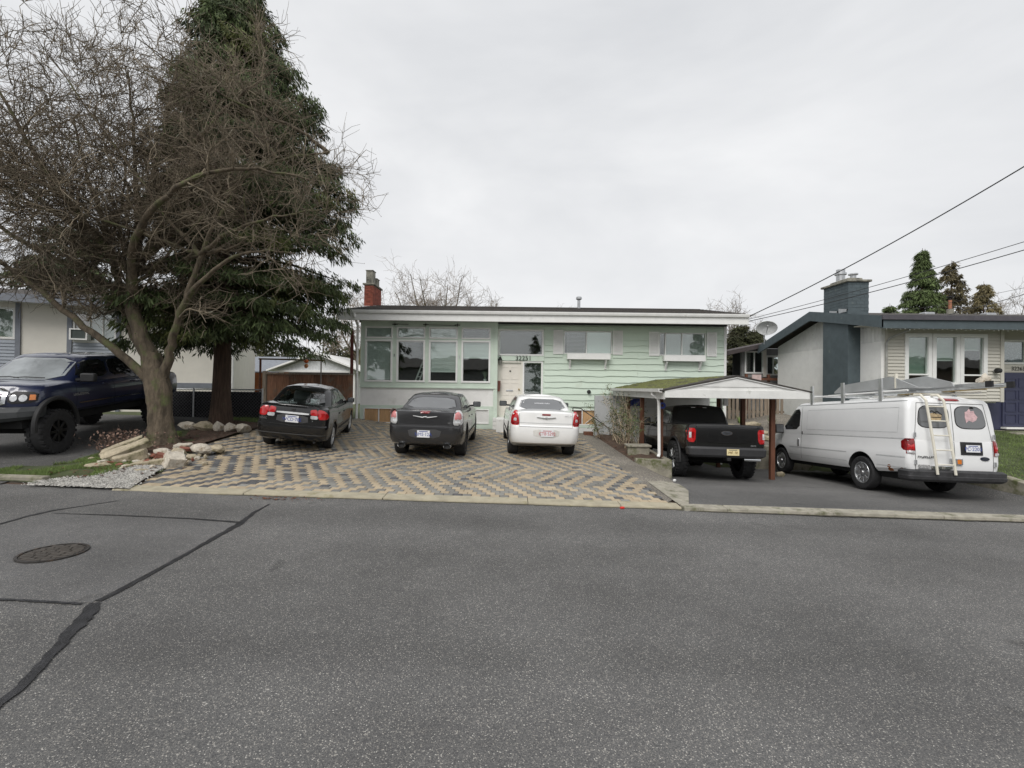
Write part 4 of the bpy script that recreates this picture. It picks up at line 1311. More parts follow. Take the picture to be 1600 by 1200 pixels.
MB().box(RX - .35, RX + .2, 17.1, 18.1, 6.13, 6.24).build('crown', 'flue', bcore, bevel=.03)
MB().lathe([(.15, 6.2), (.15, 6.5), (.2, 6.52), (.2, 6.58), (.15, 6.6), (.15, 6.72), (.0001, 6.72)], 16, c=(RX - .1, 17.85, 0)).build('flue_cap', 'metal', bcore, True)
MB().lathe([(.10, 6.2), (.10, 6.38), (.16, 6.40), (.16, 6.44), (.0001, 6.46)], 14, c=(RX + .02, 17.35, 0)).build('flue_cap', 'metal', bcore, True)
for y0 in (17.0, 17.5, 18.0):
    MB().prism([(y0, 4.95), (y0 + .4, 4.95), (y0 + .4, 5.12), (y0, 5.05)], RX - .49, RX - .47, 'yz').build('flashing', 'metal', bcore)
# entry bay on the right
eo2 = [(17.6, 20.5, 3.1, 3.9)]
wall_open(MB(), 17.04, 22, 2.75, 4.35, RY + .55, RY + .7, eo2).build('entry_wall', 'siding', nr)
o = lap(lap(MB(), 17.04, 22, 2.78, 3.05, RY + .55), 17.04, 22, 3.95, 4.3, RY + .55).build('lap_siding', 'siding', nr); o['kind'] = 'stuff'
ew = window(nr, 17.5, 20.6, 3.05, 3.93, RY + .55, .07, mull=[18.42, 19.4])
MB().box(17.56, 20.5, RY + .60, RY + .61, 3.1, 3.88).build('leaded_pane', 'lattice', ew)
MB().box(17.04, 22, RY + .52, RY + .62, .7, 2.75).build('door_surround', 'navy', nr)
nd = MB().box(17.55, 18.6, RY + .48, RY + .53, .82, 2.62).build('door', 'navy', nr)
for i in range(4):
    for k in range(2):
        frame(MB(), 17.64 + k * .48, 18.04 + k * .48, .92 + i * .43, 1.26 + i * .43, RY + .462, RY + .48, .025).build('door_panel', 'navy', nd)
MB().box(17.5, 18.7, RY + .3, RY + .5, .74, .80).build('threshold', 'white', nr)
text_mesh('32263', .20, 'black_metal', 'house_number', nr, (18.15, RY + .52, 2.89))
MB().box(16.9, 22, RY - .6, RY + .5, .3, .68).build('entry_step', 'curb_grey', nr, bevel=.02)
lw = thing('wall_lamp', 'black wall lamp on beige siding beside the navy door', 'lamp', (16.72, RY - .1, 2.78))
MB().lathe([(.0001, -.14), (.08, -.12), (.09, .0), (.0001, .03)], 12, 'y').build('shade', 'black_metal', lw, True)
MB().lathe([(.05, .0), (.05, .09), (.0001, .09)], 12, 'y').build('base', 'metal', lw, True)
ms = MB().box(RX + .15 - .2, RX + .16, RY + .3, RY + .32, 1.0, 1.1)
# roof
nrr = MB().prism([(15.35, 4.42), (19.0, 5.16), (23.0, 4.1), (23.0, 4.18), (19.0, 5.26), (15.35, 4.52)], RX - .5, 24, 'yz').build('roof', 'shingle', nr)
MB().box(RX - .55, 24, 15.28, 15.34, 4.12, 4.40).build('fascia', 'teal', nrr)
MB().box(RX - .55, 24, 15.22, 15.34, 4.405, 4.56).build('gutter', mat('gutter_dark', (.075, .07, .08), .6), nrr)
MB().box(RX - .5, 24, 15.35, 16.6, 4.32, 4.345).build('soffit', 'siding', nrr)
MB().prism([(15.28, 4.14), (19.0, 4.90), (23.0, 3.84), (23.0, 4.2), (19.0, 5.28), (15.28, 4.54)], RX - .56, RX - .5, 'yz').build('barge_board', 'teal', nrr)
MB().tube([(RX + .6, 15.3, 4.35), (RX + .55, 15.5, 4.1), (RX + .2, 15.88, 3.85), (RX + .12, 15.9, 3.7), (RX + .1, 15.9, .8)], .035, 8).build('downspout', mat('downspout_grey', (.30, .30, .28), .6), nr, True)
for i, (xx, zz) in enumerate(((16.55, 5.12), (19.0, 5.15))):
    rv = thing('roof_vent', 'small metal box vent on the beige house roof, ' + ('nearer the teal chimney' if i == 0 else 'nearer the right edge'), 'vent', (xx, 18.4, 5.0))
    MB().box(-.2, .2, -.15, .15, .06, .2).build('hood', 'metal', rv, bevel=.03)
    MB().box(-.16, .16, -.12, .12, 0, .1).build('base', 'dark', rv)
fp = thing('roof_flue', 'rusty metal flue pipe on the roof of the beige house', 'flue', (18.05, 19.0, 5.2))
MB().lathe([(.12, -.1), (.12, .25)], 12).build('collar', 'flue', fp, True)
MB().lathe([(.06, .2), (.06, .62)], 12).build('pipe', mat('rust_orange', (.30, .13, .075), .8, var=.4), fp, True)
MB().lathe([(.03, .6), (.03, .72), (.13, .74), (.13, .78), (.0001, .8)], 12).build('cap', 'black_metal', fp, True)
ld = MB()
for i in range(60):
    x = RX - .4 + i * .155
    ld.obox((x, 15.27, 4.09 + .02 * math.sin(i * 2.1)), (.011, .011, .018))
o = ld.build('string_lights', mat('bulb_white', (.8, .8, .75), .3), nrr); o['kind'] = 'stuff'
# rear wing
rw_ = thing('rear_wing', 'grey lap sided rear addition with white windows beyond the carport', 'house wing')
wall_open(MB(), 11.75, 13.9, 1.0, 4.15, 23.6, 23.75, [(11.95, 12.85, 2.95, 4.0), (13.0, 13.75, 2.85, 3.75)]).build('wall', 'siding_grey', rw_)
o = lap(lap(lap(MB(), 12.9, 13.9, 3.82, 4.12, 23.6, .13, .025), 13.8, 13.95, 2.0, 3.82, 23.6, .13, .025), 11.75, 13.9, 1.5, 2.8, 23.6, .13, .025).build('lap_siding', 'siding_grey', rw_); o['kind'] = 'stuff'
window(rw_, 11.9, 12.88, 2.86, 4.02, 23.58, .07, mull=[12.4])
window(rw_, 12.98, 13.78, 2.78, 3.8, 23.58, .08, mull=[13.38])
MB().box(11.8, 13.9, 24.6, 24.7, 1, 4.2).build('partition_wall', 'room', rw_)
MB().box(12.84, 12.98, 23.52, 23.6, 2.7, 4.3).build('corner_post', 'cream', rw_)
MB().prism([(10.6, 3.72), (14.2, 4.52), (14.2, 4.72), (10.6, 3.92)], 22.9, 28).build('roof', mat('roof_brown', (.055, .045, .045), .9), rw_)
MB().tube([(13.9, 23.4, 4.2), (13.95, 23.4, 4.05), (13.98, 23.4, 1)], .05, 8).build('downspout', mat('spout_brown', (.06, .035, .03), .6), rw_, True)
dk = thing('deck_railing', 'dark wooden deck railing beyond the carport roof', 'railing')
MB().box(9.0, 13.7, 22.6, 22.7, 2.5, 2.62).build('rail', 'post_brown', dk)
for x in (9.1, 10.3, 11.5, 12.6, 13.5):
    MB().box(x, x + .12, 22.7, 22.8, .5, 2.8).build('post', 'post_brown', dk)
sn = MB().box(11.75, 12.2, 22.55, 22.58, 2.5, 2.78).build('board_sign', mat('pale_red_sign', (.58, .45, .43), .7)); tag(sn, 'small pale pink board fixed to the deck railing', 'sign')
ds = thing('satellite_dish', 'pale grey satellite dish on the rear roof edge', 'satellite dish', (12.25, 22.4, 4.35))
dm = MB().lathe([(.0001, .0), (.16, .015), (.32, .06), (.45, .13), (.46, .13), (.44, .15), (.3, .085), (.0001, .03)], 24)
do = dm.build('dish', mat('dish_grey', (.55, .56, .56), .5), ds, True); do.location = (.0, -.2, .72); do.rotation_euler = (rad(118), rad(0), rad(-28)); do.scale = (1, .8, 1)
MB().tube([(0, 0, -.1), (0, 0, .35), (.0, -.2, .7)], .025, 8).build('mast', 'metal', ds, True)
MB().tube([(.0, -.2, .45), (-.18, -.62, .72)], .018, 8).build('feed_arm', 'metal', ds, True)

# garden edge stones on the bank
def rock(name, c, size, m, rot=0., seed=0, sub=2, jag=.16, tilt=(0, 0), flat=False):
    rr = random.Random(seed)
    bm = bmesh.new()
    if flat:
        bmesh.ops.create_cube(bm, size=1)
        bmesh.ops.bevel(bm, geom=bm.edges[:], offset=.09, segments=1, affect='EDGES')
        bmesh.ops.subdivide_edges(bm, edges=bm.edges[:], cuts=2)
    else:
        bmesh.ops.create_icosphere(bm, subdivisions=sub, radius=.5)
    for v in bm.verts:
        k = 1 + rr.uniform(-jag, jag) * (.55 if flat else 1)
        wv_ = .10 * math.sin(v.co.x * 5 + seed) + .08 * math.sin(v.co.y * 7 + seed * 2)
        v.co = Vector((v.co.x * size[0] * k * (1 + wv_ * .5), v.co.y * size[1] * (k + wv_), v.co.z * size[2] * (k + wv_ * 1.5)))
    me = bpy.data.meshes.new(name)
    bm.to_mesh(me); bm.free()
    me.materials.append(M[m])
    o = link(name, me, None, True, sharp=28)
    o.location = c; o.rotation_euler = (tilt[0], tilt[1], rot)
    return o
stones = [  # x, y, dz, size, mat, rotz, tilt, flat, label
    (-8.62, 10.25, .30, (.88, .30, .15), 'rock', .55, (.2, -.42), 1, 'long tan sandstone slab at the top left of the rubble heap'),
    (-8.32, 10.0, .27, (.95, .34, .20), 'rock', .72, (.3, -.40), 1, 'longest pale tan slab leaning on the front of the rubble heap'),
    (-8.02, 9.72, .16, (.62, .30, .24), 'rock', .5, (.1, -.3), 1, 'mossy grey tan slab low in front of the leaning slabs'),
    (-7.45, 9.55, .08, (.66, .24, .15), 'rock', .22, (.05, -.1), 1, 'flat pale block lying in the grass before the heap'),
    (-6.98, 9.55, .18, (.36, .40, .34), 'rock_white', .9, (.35, .25), 1, 'squared cream block standing on its corner beside the pavers'),
    (-7.75, 10.25, .17, (.42, .34, .18), 'rock_white', .3, (.1, .1), 0, 'white lump under the trunk at the middle of the heap'),
    (-7.35, 10.2, .20, (.36, .30, .22), 'rock', 1.1, (.2, .1), 0, 'tan lump right of the red brick rubble'),
    (-7.05, 10.5, .25, (.48, .36, .24), 'rock_white', .2, (.1, .2), 0, 'large white stone at the right top of the rubble heap'),
    (-6.98, 10.15, .1, (.3, .26, .18), 'rock', .7, (.1, .3), 0, 'small tan stone behind the squared cream block'),
    (-6.85, 10.75, .20, (.44, .38, .26), 'rock', 2.1, (.2, .1), 0, 'angular tan stone at the right end of the rubble heap'),
    (-7.55, 10.6, .26, (.34, .26, .12), 'rock_white', .1, (.1, .05), 1, 'thin white slab resting near the trunk on the rubble'),
    (-8.25, 9.25, .07, (.5, .3, .14), 'rock', .5, (0, .1), 0, 'half buried tan stone in the grass left of the heap'),
    (-7.3, 9.1, .05, (.42, .2, .10), 'rock', .35, (0, 0), 0, 'low mossy stone at the edge of the white gravel'),
    (-7.55, 9.98, .16, (.24, .12, .10), 'rock_red', .4, (.2, .3), 1, 'broken red brick in the middle of the rubble heap'),
    (-7.35, 10.42, .24, (.26, .14, .10), 'rock_red', .9, (.3, .1), 1, 'broken red brick high on the right of the heap'),
    (-8.2, 9.5, .08, (.22, .12, .08), 'rock_red', 1.2, (.1, .1), 1, 'broken red brick low at the left foot of the heap'),
]
for i, (x, y, dz, sz, m_, rz, tl, fl_, lab) in enumerate(stones):
    o = rock('rubble_brick' if m_ == 'rock_red' else 'rubble_stone', (x, y, g(x, y) + dz * .8 - .01), (sz[0] * .9, sz[1] * .9, sz[2] * .9), m_, rz, 40 + i, tilt=tl, flat=bool(fl_))
    tag(o, lab, 'brick' if m_ == 'rock_red' else 'stone', 'rubble heaped at the foot of the bare tree')
V = []
for k in range(56):
    x = R.gauss(-7.65, .45); y = R.gauss(9.8, .40)
    fm = R.choice(['rock', 'rock_white', 'rock', 'rock_red'])
    o = rock('rubble_fragment', (x, y, g(x, y) + .07), (R.uniform(.07, .24), R.uniform(.06, .17), R.uniform(.05, .13)), fm, R.uniform(0, 3), 100 + k, 1)
    side = 'right of' if x > -7.3 else ('left of' if x < -8.0 else ('in front of' if y < 9.7 else 'among'))
    col_ = {'rock': 'tan stone', 'rock_white': 'whitish stone', 'rock_red': 'red brick'}[fm]
    tag(o, 'fist sized %s fragment %s the larger rubble at the bare tree' % (col_, side), 'stone', 'small rubble fragments')
for i, (x, y, sz, lab) in enumerate(((-9.35, 13.3, (.5, .3, .25), 'pale round stone set apart at the left of the row under the evergreen'),
                                     (-8.85, 13.35, (.62, .34, .3), 'long grey stone, widest of the row under the evergreen'),
                                     (-8.43, 13.3, (.32, .3, .3), 'third stone from the left in the row under the evergreen'),
                                     (-8.1, 13.3, (.34, .3, .3), 'fourth stone from the left in the row under the evergreen'),
                                     (-7.75, 13.3, (.42, .32, .32), 'rightmost white stone of the row under the evergreen'))):
    o = rock('edging_stone', (x, y, g(x, y) + .15), sz, 'rock_white' if i != 1 else 'rock', .3 * i, 70 + i, tilt=(.1, .15))
    tag(o, lab, 'stone', 'stones lined up under the evergreen')
for i, (x, y, lab) in enumerate(((8.95, 18.9, 'tan boulder on the bank by the middle carport post'), (9.8, 18.0, 'flat reddish stone on the bank left of the van mirror'), (9.3, 17.2, 'grey stone low on the bank behind the retaining wall'), (10.1, 19.4, 'grey stone high on the bank below the picket fence'))):
    o = rock('bank_stone', (x, y, g(x, y) + .06), (.7, .4, .26), 'rock', i, 90 + i, tilt=(.05, .1))
    tag(o, lab, 'stone', 'stones on the bank')
o = rock('driveway_stone', (8.1, 13.9, g(8.1, 13.9) + .06), (.28, .22, .2), 'rock', .3, 99); tag(o, 'mossy stone on the asphalt beside the front van wheel', 'stone')
eb = MB().prism([(9.0, g(11.1, 9.0) - .2), (16, -.2), (16, .75), (12.5, .42), (9.0, -.05)], 11.05, 11.28, 'yz').build('edging_wall', 'concrete', bevel=.02)
tag(eb, 'low concrete edging wall between the driveway and right lawn', 'edging wall')

# ================================================================== TREES
def tubes_np(paths, sides):
    """many tapered tubes -> one vertex/face set. paths: list of (pts (k,3), radii (k))"""
    Vs, Fs = [], []
    off = 0
    ang = np.arange(sides) * 2 * np.pi / sides
    ca, sa = np.cos(ang), np.sin(ang)
    for P, r in paths:
        P = np.asarray(P, float); k = len(P)
        d = np.gradient(P, axis=0)
        d /= np.linalg.norm(d, axis=1, keepdims=True) + 1e-9
        ref = np.array([.13, .27, .95]) if abs(d[0, 2]) < .85 else np.array([1., .1, 0])
        u = np.cross(d, ref); u /= np.linalg.norm(u, axis=1, keepdims=True) + 1e-9
        v = np.cross(d, u)
        ring = P[:, None, :] + (u[:, None, :] * ca[None, :, None] + v[:, None, :] * sa[None, :, None]) * np.asarray(r)[:, None, None]
        Vs.append(ring.reshape(-1, 3))
        i = np.arange(k - 1)[:, None] * sides; j = np.arange(sides)[None, :]; j2 = (j + 1) % sides
        Fs.append(np.stack([off + i + j, off + i + j2, off + i + sides + j2, off + i + sides + j], -1).reshape(-1, 4))
        off += k * sides
    return np.concatenate(Vs), np.concatenate(Fs)

def wander(rs, p, d, length, n, wob, up=0., droop=0.):
    pts = [np.array(p, float)]
    d = np.array(d, float); d /= np.linalg.norm(d)
    for i in range(n):
        d = d + rs.normal(0, wob, 3) + np.array([0, 0, up - droop * (i / n)])
        d /= np.linalg.norm(d)
        pts.append(pts[-1] + d * length / n)
    return np.array(pts)

def bare_tree(limbs, rs, n2, n3, n4, L2, L3, L4, r4=.0045, droop=.10, dens=None):
    """limbs: list of (pts, r0, r1). returns twig path groups by thickness"""
    big, mid, fine = [], [], []
    for P, r0, r1 in limbs:
        P = np.array(P, float)
        t = np.linspace(0, 1, len(P)); tt = np.linspace(0, 1, len(P) * 4)
        Q = np.stack([np.interp(tt, t, P[:, a]) for a in range(3)], 1)
        for _ in range(4): Q[1:-1] = (Q[:-2] + Q[2:] + 2 * Q[1:-1]) / 4
        Q[1:-1] += rs.normal(0, .018, Q[1:-1].shape)
        rr_ = r0 + (r1 - r0) * tt ** .8
        big.append((Q, rr_))
        seglen = np.linalg.norm(np.diff(Q, axis=0), axis=1).sum()
        m2 = int(n2 * seglen * (dens(P[-1]) if dens else 1))
        for _ in range(m2):
            s = rs.uniform(.22, 1.0) ** .8
            i = min(int(s * (len(Q) - 1)), len(Q) - 2)
            p = Q[i]; ax = Q[i + 1] - Q[i]; ax /= np.linalg.norm(ax)
            side = rs.normal(0, 1, 3); side -= ax * side.dot(ax); side /= np.linalg.norm(side)
            d = ax * .55 + side * .9 + np.array([0, 0, .12])
            r2 = min(rr_[i] * .55, .045) * rs.uniform(.5, 1)
            B = wander(rs, p, d, L2 * rs.uniform(.5, 1.2), 9, .16, .05, droop)
            mid.append((B, np.linspace(r2, r2 * .3, 10)))
            for _ in range(n3):
                i3 = rs.randint(2, 10)
                ax3 = B[min(i3, 9)] - B[i3 - 1]; ax3 /= np.linalg.norm(ax3) + 1e-9
                d3 = ax3 * .7 + rs.normal(0, .65, 3) + np.array([0, 0, .05])
                r3 = max(r2 * .45, r4 * 1.4)
                C = wander(rs, B[min(i3, 9)], d3, L3 * rs.uniform(.4, 1.2), 6, .2, .04, droop * 1.3)
                mid.append((C, np.linspace(r3, r4, 7)))
                for _ in range(n4):
                    i4 = rs.randint(1, 7)
                    ax4 = C[min(i4, 6)] - C[i4 - 1]; ax4 /= np.linalg.norm(ax4) + 1e-9
                    D = wander(rs, C[min(i4, 6)], ax4 * .8 + rs.normal(0, .6, 3), L4 * rs.uniform(.35, 1.2), 4, .22, .05, 0)
                    fine.append((D, np.linspace(r4, r4 * .55, 5)))
    return big, mid, fine

# bare ornamental tree by the drive
rs = np.random.RandomState(11)
TX, TY, TZ = -8.74, 11.5, g(-8.74, 11.5)
bt = thing('bare_tree', 'large gnarled bare tree with thick mossy trunk left of the pavers', 'tree', (0, 0, 0))
def T(x, y, z): return (TX + x, TY + y, TZ + z)
trunk_pts = np.array([T(0.05, 0, -.25), T(.04, 0, .12), T(0, 0, .5), T(-.02, 0, .95), T(-.06, 0, 1.4), T(-.16, .0, 1.85), T(-.28, 0, 2.3)])
trunk_r = np.array([.44, .33, .265, .25, .275, .26, .21])
tt = np.linspace(0, 6, 40)
TP = np.stack([np.interp(tt, range(7), trunk_pts[:, a]) for a in range(3)], 1)
TR = np.interp(tt, range(7), trunk_r)
nsd = 28
V = []
for i in range(40):
    for k in range(nsd):
        a = 2 * math.pi * k / nsd
        rr_ = TR[i] * (1 + .10 * math.sin(3 * a + tt[i] * .7) + .06 * math.sin(7 * a + tt[i]) + .05 * rs.uniform(-1, 1) + (.22 * max(0, math.sin(5 * a)) if tt[i] < 1 else 0) * (1 - min(1, tt[i])))
        V.append((TP[i][0] + rr_ * math.cos(a), TP[i][1] + rr_ * math.sin(a), TP[i][2]))
F = [(i * nsd + k, i * nsd + (k + 1) % nsd, (i + 1) * nsd + (k + 1) % nsd, (i + 1) * nsd + k) for i in range(39) for k in range(nsd)]
trk = fast_mesh('trunk', V, F, 'bark', bt, True)
limbs = [
    ([T(-.25, 0, 2.1), T(-.62, -.1, 3.0), T(-.75, -.1, 4.0), T(-.62, 0, 5.2), T(-.5, .2, 6.6), T(-.2, .3, 8.4), T(0, .3, 9.8)], .20, .02),
    ([T(-.2, .1, 1.9), T(-.95, .2, 2.9), T(-1.35, .3, 3.9), T(-1.7, .4, 5.2), T(-2.3, .5, 6.6), T(-2.8, .5, 8.4)], .155, .02),
    ([T(.08, -.05, 1.7), T(.32, -.15, 2.4), T(.55, -.3, 3.0), T(.95, -.5, 3.6), T(1.3, -.6, 4.6), T(1.9, -.6, 5.8), T(2.5, -.5, 6.8)], .12, .02),
    ([T(-.25, -.1, 1.6), T(-.9, -.3, 2.35), T(-1.75, -.5, 3.1), T(-2.8, -.7, 4.0), T(-3.9, -.9, 4.8), T(-5.0, -1., 5.4)], .12, .02),
    ([T(-.62, -.1, 3.6), T(-.2, -.8, 4.6), T(.7, -1.4, 5.4), T(1.9, -1.7, 6.0), T(3.1, -1.7, 6.2), T(4.3, -1.5, 6.0)], .11, .016),
    ([T(-.6, 0, 4.6), T(.4, .1, 5.6), T(1.6, .0, 6.5), T(2.9, -.2, 7.1), T(4.2, -.3, 7.2)], .11, .016),
    ([T(-.5, .2, 6.2), T(.6, -.2, 7.2), T(1.8, -.4, 8.3), T(2.9, -.4, 9.2)], .09, .016),
    ([T(-1.7, .4, 5.0), T(-2.9, .0, 5.9), T(-4.0, -.4, 6.9), T(-5.2, -.6, 7.6)], .10, .016),
    ([T(-.7, -.1, 4.2), T(-1.2, -1.1, 5.4), T(-1.7, -1.8, 6.8), T(-2.2, -2.2, 8.2)], .09, .016),
    ([T(-.65, 0, 5.0), T(-1.2, .6, 6.5), T(-1.3, .6, 8.2), T(-1.5, .6, 9.8)], .09, .016),
    ([T(.95, -.5, 3.6), T(1.8, -.9, 4.2), T(2.8, -1.1, 4.6), T(3.8, -1.1, 4.5)], .07, .014),
    ([T(-1.35, .3, 3.9), T(-2.4, -.6, 4.6), T(-3.5, -1.2, 5.4), T(-4.6, -1.5, 6.0)], .08, .014),
    ([T(-.6, 0, 4.3), T(.3, .9, 5.3), T(1.4, 1.4, 6.0), T(2.6, 1.4, 6.6)], .08, .014),
    ([T(1.3, -.6, 4.6), T(2.3, -1.1, 5.0), T(3.3, -1.2, 5.3), T(4.6, -1.2, 5.5)], .06, .012),
]
for k in range(15):      # thinner limbs filling the crown
    src = limbs[k % 3 if k % 4 else 5][0]
    p0 = np.array(src[2 + k % 3], float)
    while True:
        e = rs.uniform(-1, 1, 3)
        if .45 < np.linalg.norm(e) < 1: break
    e = np.array([TX - .9 + e[0] * 4.3, TY - .4 + e[1] * 2.6, TZ + 6.4 + e[2] * 3.3])
    if e[2] < p0[2] + .3: e[2] = p0[2] + rs.uniform(.3, 1.6)
    m_ = p0 * .5 + e * .5 + rs.normal(0, .25, 3)
    limbs.append(([p0, p0 * .75 + m_ * .25 + rs.normal(0, .08, 3), m_, e], .055, .010))
big, mid, fine = bare_tree(limbs, rs, 2.9, 8, 6, 1.4, .9, .5, .0056, .15, dens=lambda e: .6 if e[0] > TX + 1.5 else (1.75 if e[0] < TX - 1 else 1.05))
def keep(pth):      # no twigs hang low over the parked truck or deep over the fence
    P = pth[0]
    lo = P[:, 2].min(); x = P[-1, 0]
    return lo > (TZ + 3.0 if x < TX - .8 else TZ + 2.5)
mid = [p for p in mid if keep(p)]; fine = [p for p in fine if keep(p)]
V, F = tubes_np(big, 10)
fast_mesh('limbs', V, F, 'bark', bt, True)['kind'] = 'stuff'
V1, F1 = tubes_np(mid, 4); V2, F2 = tubes_np(fine, 3)
crown = fast_mesh('crown', np.concatenate([V1, V2]), np.concatenate([F1, F2 + len(V1)]), 'twig', bt)
# winter buds on the twig ends
ends = np.array([p[-1] for p, r in fine]); sel = ends[rs.rand(len(ends)) < .5]
Vb, Fb = [], []
for n_, e in enumerate(sel):
    s = rs.uniform(.008, .014)
    Vb += [e + [s * .6, 0, 0], e + [-s * .3, s * .5, 0], e + [-s * .3, -s * .5, 0], e + [0, 0, s * 1.8]]
    a = n_ * 4; Fb += [(a, a + 1, a + 3), (a + 1, a + 2, a + 3), (a + 2, a, a + 3)]
fast_mesh('buds', Vb, Fb, mat('bud', (.12, .07, .06), .8), bt)['kind'] = 'stuff'

# conifers
def conifer(root, x, y, z, h, rad_fn, z0, nb, ns, leaf, lm, seed, droop=.35, trunk_r=.25, trunk_m='bark_red', strand=9, hang=.6, lop=None):
    rs = np.random.RandomState(seed)
    n = 14
    P = np.stack([np.full(n, x) + rs.normal(0, .02, n), np.full(n, y), np.linspace(z - .3, z + h, n)], 1)
    rad_ = trunk_r * (1 - np.linspace(0, 1, n) * .95); rad_[0] *= 1.35
    V, F = tubes_np([(P, rad_)], 14)
    fast_mesh('trunk', V, F, trunk_m, root, True)
    brs = []; LV = []; LF = []; c = 0
    for b in range(nb):
        s = rs.rand() ** .85
        zz = z0 + (h - .3 - z0) * s
        a = b * 2.399 + rs.uniform(-.3, .3)
        Rr = rad_fn(zz) * rs.uniform(.80, 1.06) * (1 if not lop else 1 - lop(zz) * (.5 - .5 * math.cos(a)))
        dirv = np.array([math.cos(a), math.sin(a), 0])
        k = 9
        t = np.linspace(0, 1, k)
        pts = np.array([[x, y, z + zz]]) + dirv[None] * (t * Rr)[:, None]
        pts[:, 2] += .12 * Rr * np.sin(t * 2.2) - droop * Rr * t ** 1.6 + .10 * Rr * t ** 4
        pts[1:] += rs.normal(0, .04, (k - 1, 3))
        brs.append((pts, np.linspace(.012 + .016 * Rr, .005, k)))
        m = int(ns * max(.35, Rr / 3))
        tq = rs.uniform(.18, 1.02, m) ** .8
        base = np.stack([np.interp(tq, t, pts[:, q]) for q in range(3)], 1)
        perp = np.array([-dirv[1], dirv[0], 0])
        lat = rs.uniform(-1, 1, m) * (.12 + .22 * Rr * (1 - np.abs(tq - .6)))
        p0 = base + perp[None] * lat[:, None]
        p0[:, 2] += -.10 * np.abs(lat) + rs.normal(0, .05, m)
        p0 = np.repeat(p0, strand, 0); sg = np.repeat(np.sign(lat), strand); N = len(p0)
        L_ = leaf * rs.uniform(.5, 1.25, N)
        d = dirv[None] * rs.uniform(-.1, .7, N)[:, None] + perp[None] * (sg * rs.uniform(0, .6, N) + rs.normal(0, .35, N))[:, None]
        d[:, 2] -= hang * rs.uniform(.3, 1.5, N)
        d /= np.linalg.norm(d, axis=1, keepdims=True)
        sd = np.cross(d, rs.normal(0, 1, (N, 3))); sd /= np.linalg.norm(sd, axis=1, keepdims=True) + 1e-9
        wd = (L_ * rs.uniform(.06, .12, N))[:, None]
        q0 = p0 + rs.normal(0, .06, (N, 3)); dl = d * L_[:, None]
        LV.append(np.stack([q0, q0 + dl * .5 + sd * wd, q0 + dl, q0 + dl * .5 - sd * wd], 1).reshape(-1, 3))
        c += 4 * N
    LV = np.concatenate(LV); LF = np.arange(c).reshape(-1, 4)
    V, F = tubes_np(brs, 4)
    fast_mesh('branches', V, F, trunk_m, root)['kind'] = 'stuff'
    fast_mesh('crown', LV, LF, lm, root)
    return c // 4
def cedar_r(zz):
    return float(np.interp(zz, [2.2, 3.5, 5.5, 8.5, 11.3, 13.8, 15], [3.1, 3.75, 4.2, 3.7, 2.5, 1.1, .2]))
cx_, cy_ = -9.2, 14.6
cz_ = g(cx_, cy_)
ct = thing('evergreen_tree', 'tall dense dark green evergreen behind the bare tree', 'tree')
conifer(ct, cx_, cy_, cz_, 15.2, cedar_r, 2.5, 400, 88, .21, 'cedar', 21, .30, .29, strand=9, hang=.9, lop=lambda zz: .60 if zz > 4.6 else .25)
ct3 = thing('evergreen_tree', 'dark evergreen behind the white neighbouring house at far left', 'tree')
conifer(ct3, -25.5, 26.5, .7, 10.5, lambda z: max(.2, 4.6 * (1 - z / 11.5) ** .6), 2.5, 150, 50, .30, 'cedar', 33, .3, .25, strand=8, hang=.8)
ct2 = thing('evergreen_tree', 'pointed green conifer rising behind the beige house roof', 'tree')
conifer(ct2, 32.0, 36, .7, 12.6, lambda z: max(.15, 3.8 * (1 - z / 12.8) ** .95), 2.5, 230, 50, .32, 'conifer', 5, .35, .25, strand=8, hang=.8)
for i, (x, y, h, r, lab) in enumerate(((40.0, 42, 13.4, 2.8, 'brown tinged conifer behind the rusty roof flue'), (45.0, 44, 12.0, 2.5, 'shorter brown conifer right of the rusty roof flue'), (35.2, 43, 9.6, 2.4, 'low dark conifer half hidden beside the pointed one'), (57.5, 50, 9.5, 2.4, 'dark conifer tip at the right edge above the roof'))):
    tr = thing('conifer_tree', lab, 'tree', group='conifers behind the beige house')
    conifer(tr, x, y, .7, h, lambda z, h=h, r=r: max(.15, 1.35 * r * (1 - z / h) ** .75), 2, 130, 30, .4, 'russet' if i in (0, 1) else 'conifer', 50 + i, .3, .2, strand=7)
# bushy conifer between the houses
for i, (x, y, h, r, lab) in enumerate(((15.6, 31.5, 5.9, 2.3, 'loose green evergreen bush between the two houses'), (17.6, 33.5, 5.9, 2.0, 'narrower evergreen bush just left of the satellite dish'))):
    tr = thing('evergreen_bush', lab, 'bush', group='evergreens between the houses')
    conifer(tr, x, y, .7, h, lambda z, h=h, r=r: max(.3, r * (1 - (z / h) ** 2.2)), .6, 150, 50, .28, 'hedge', 80 + i, .1, .16, strand=8, hang=.3)

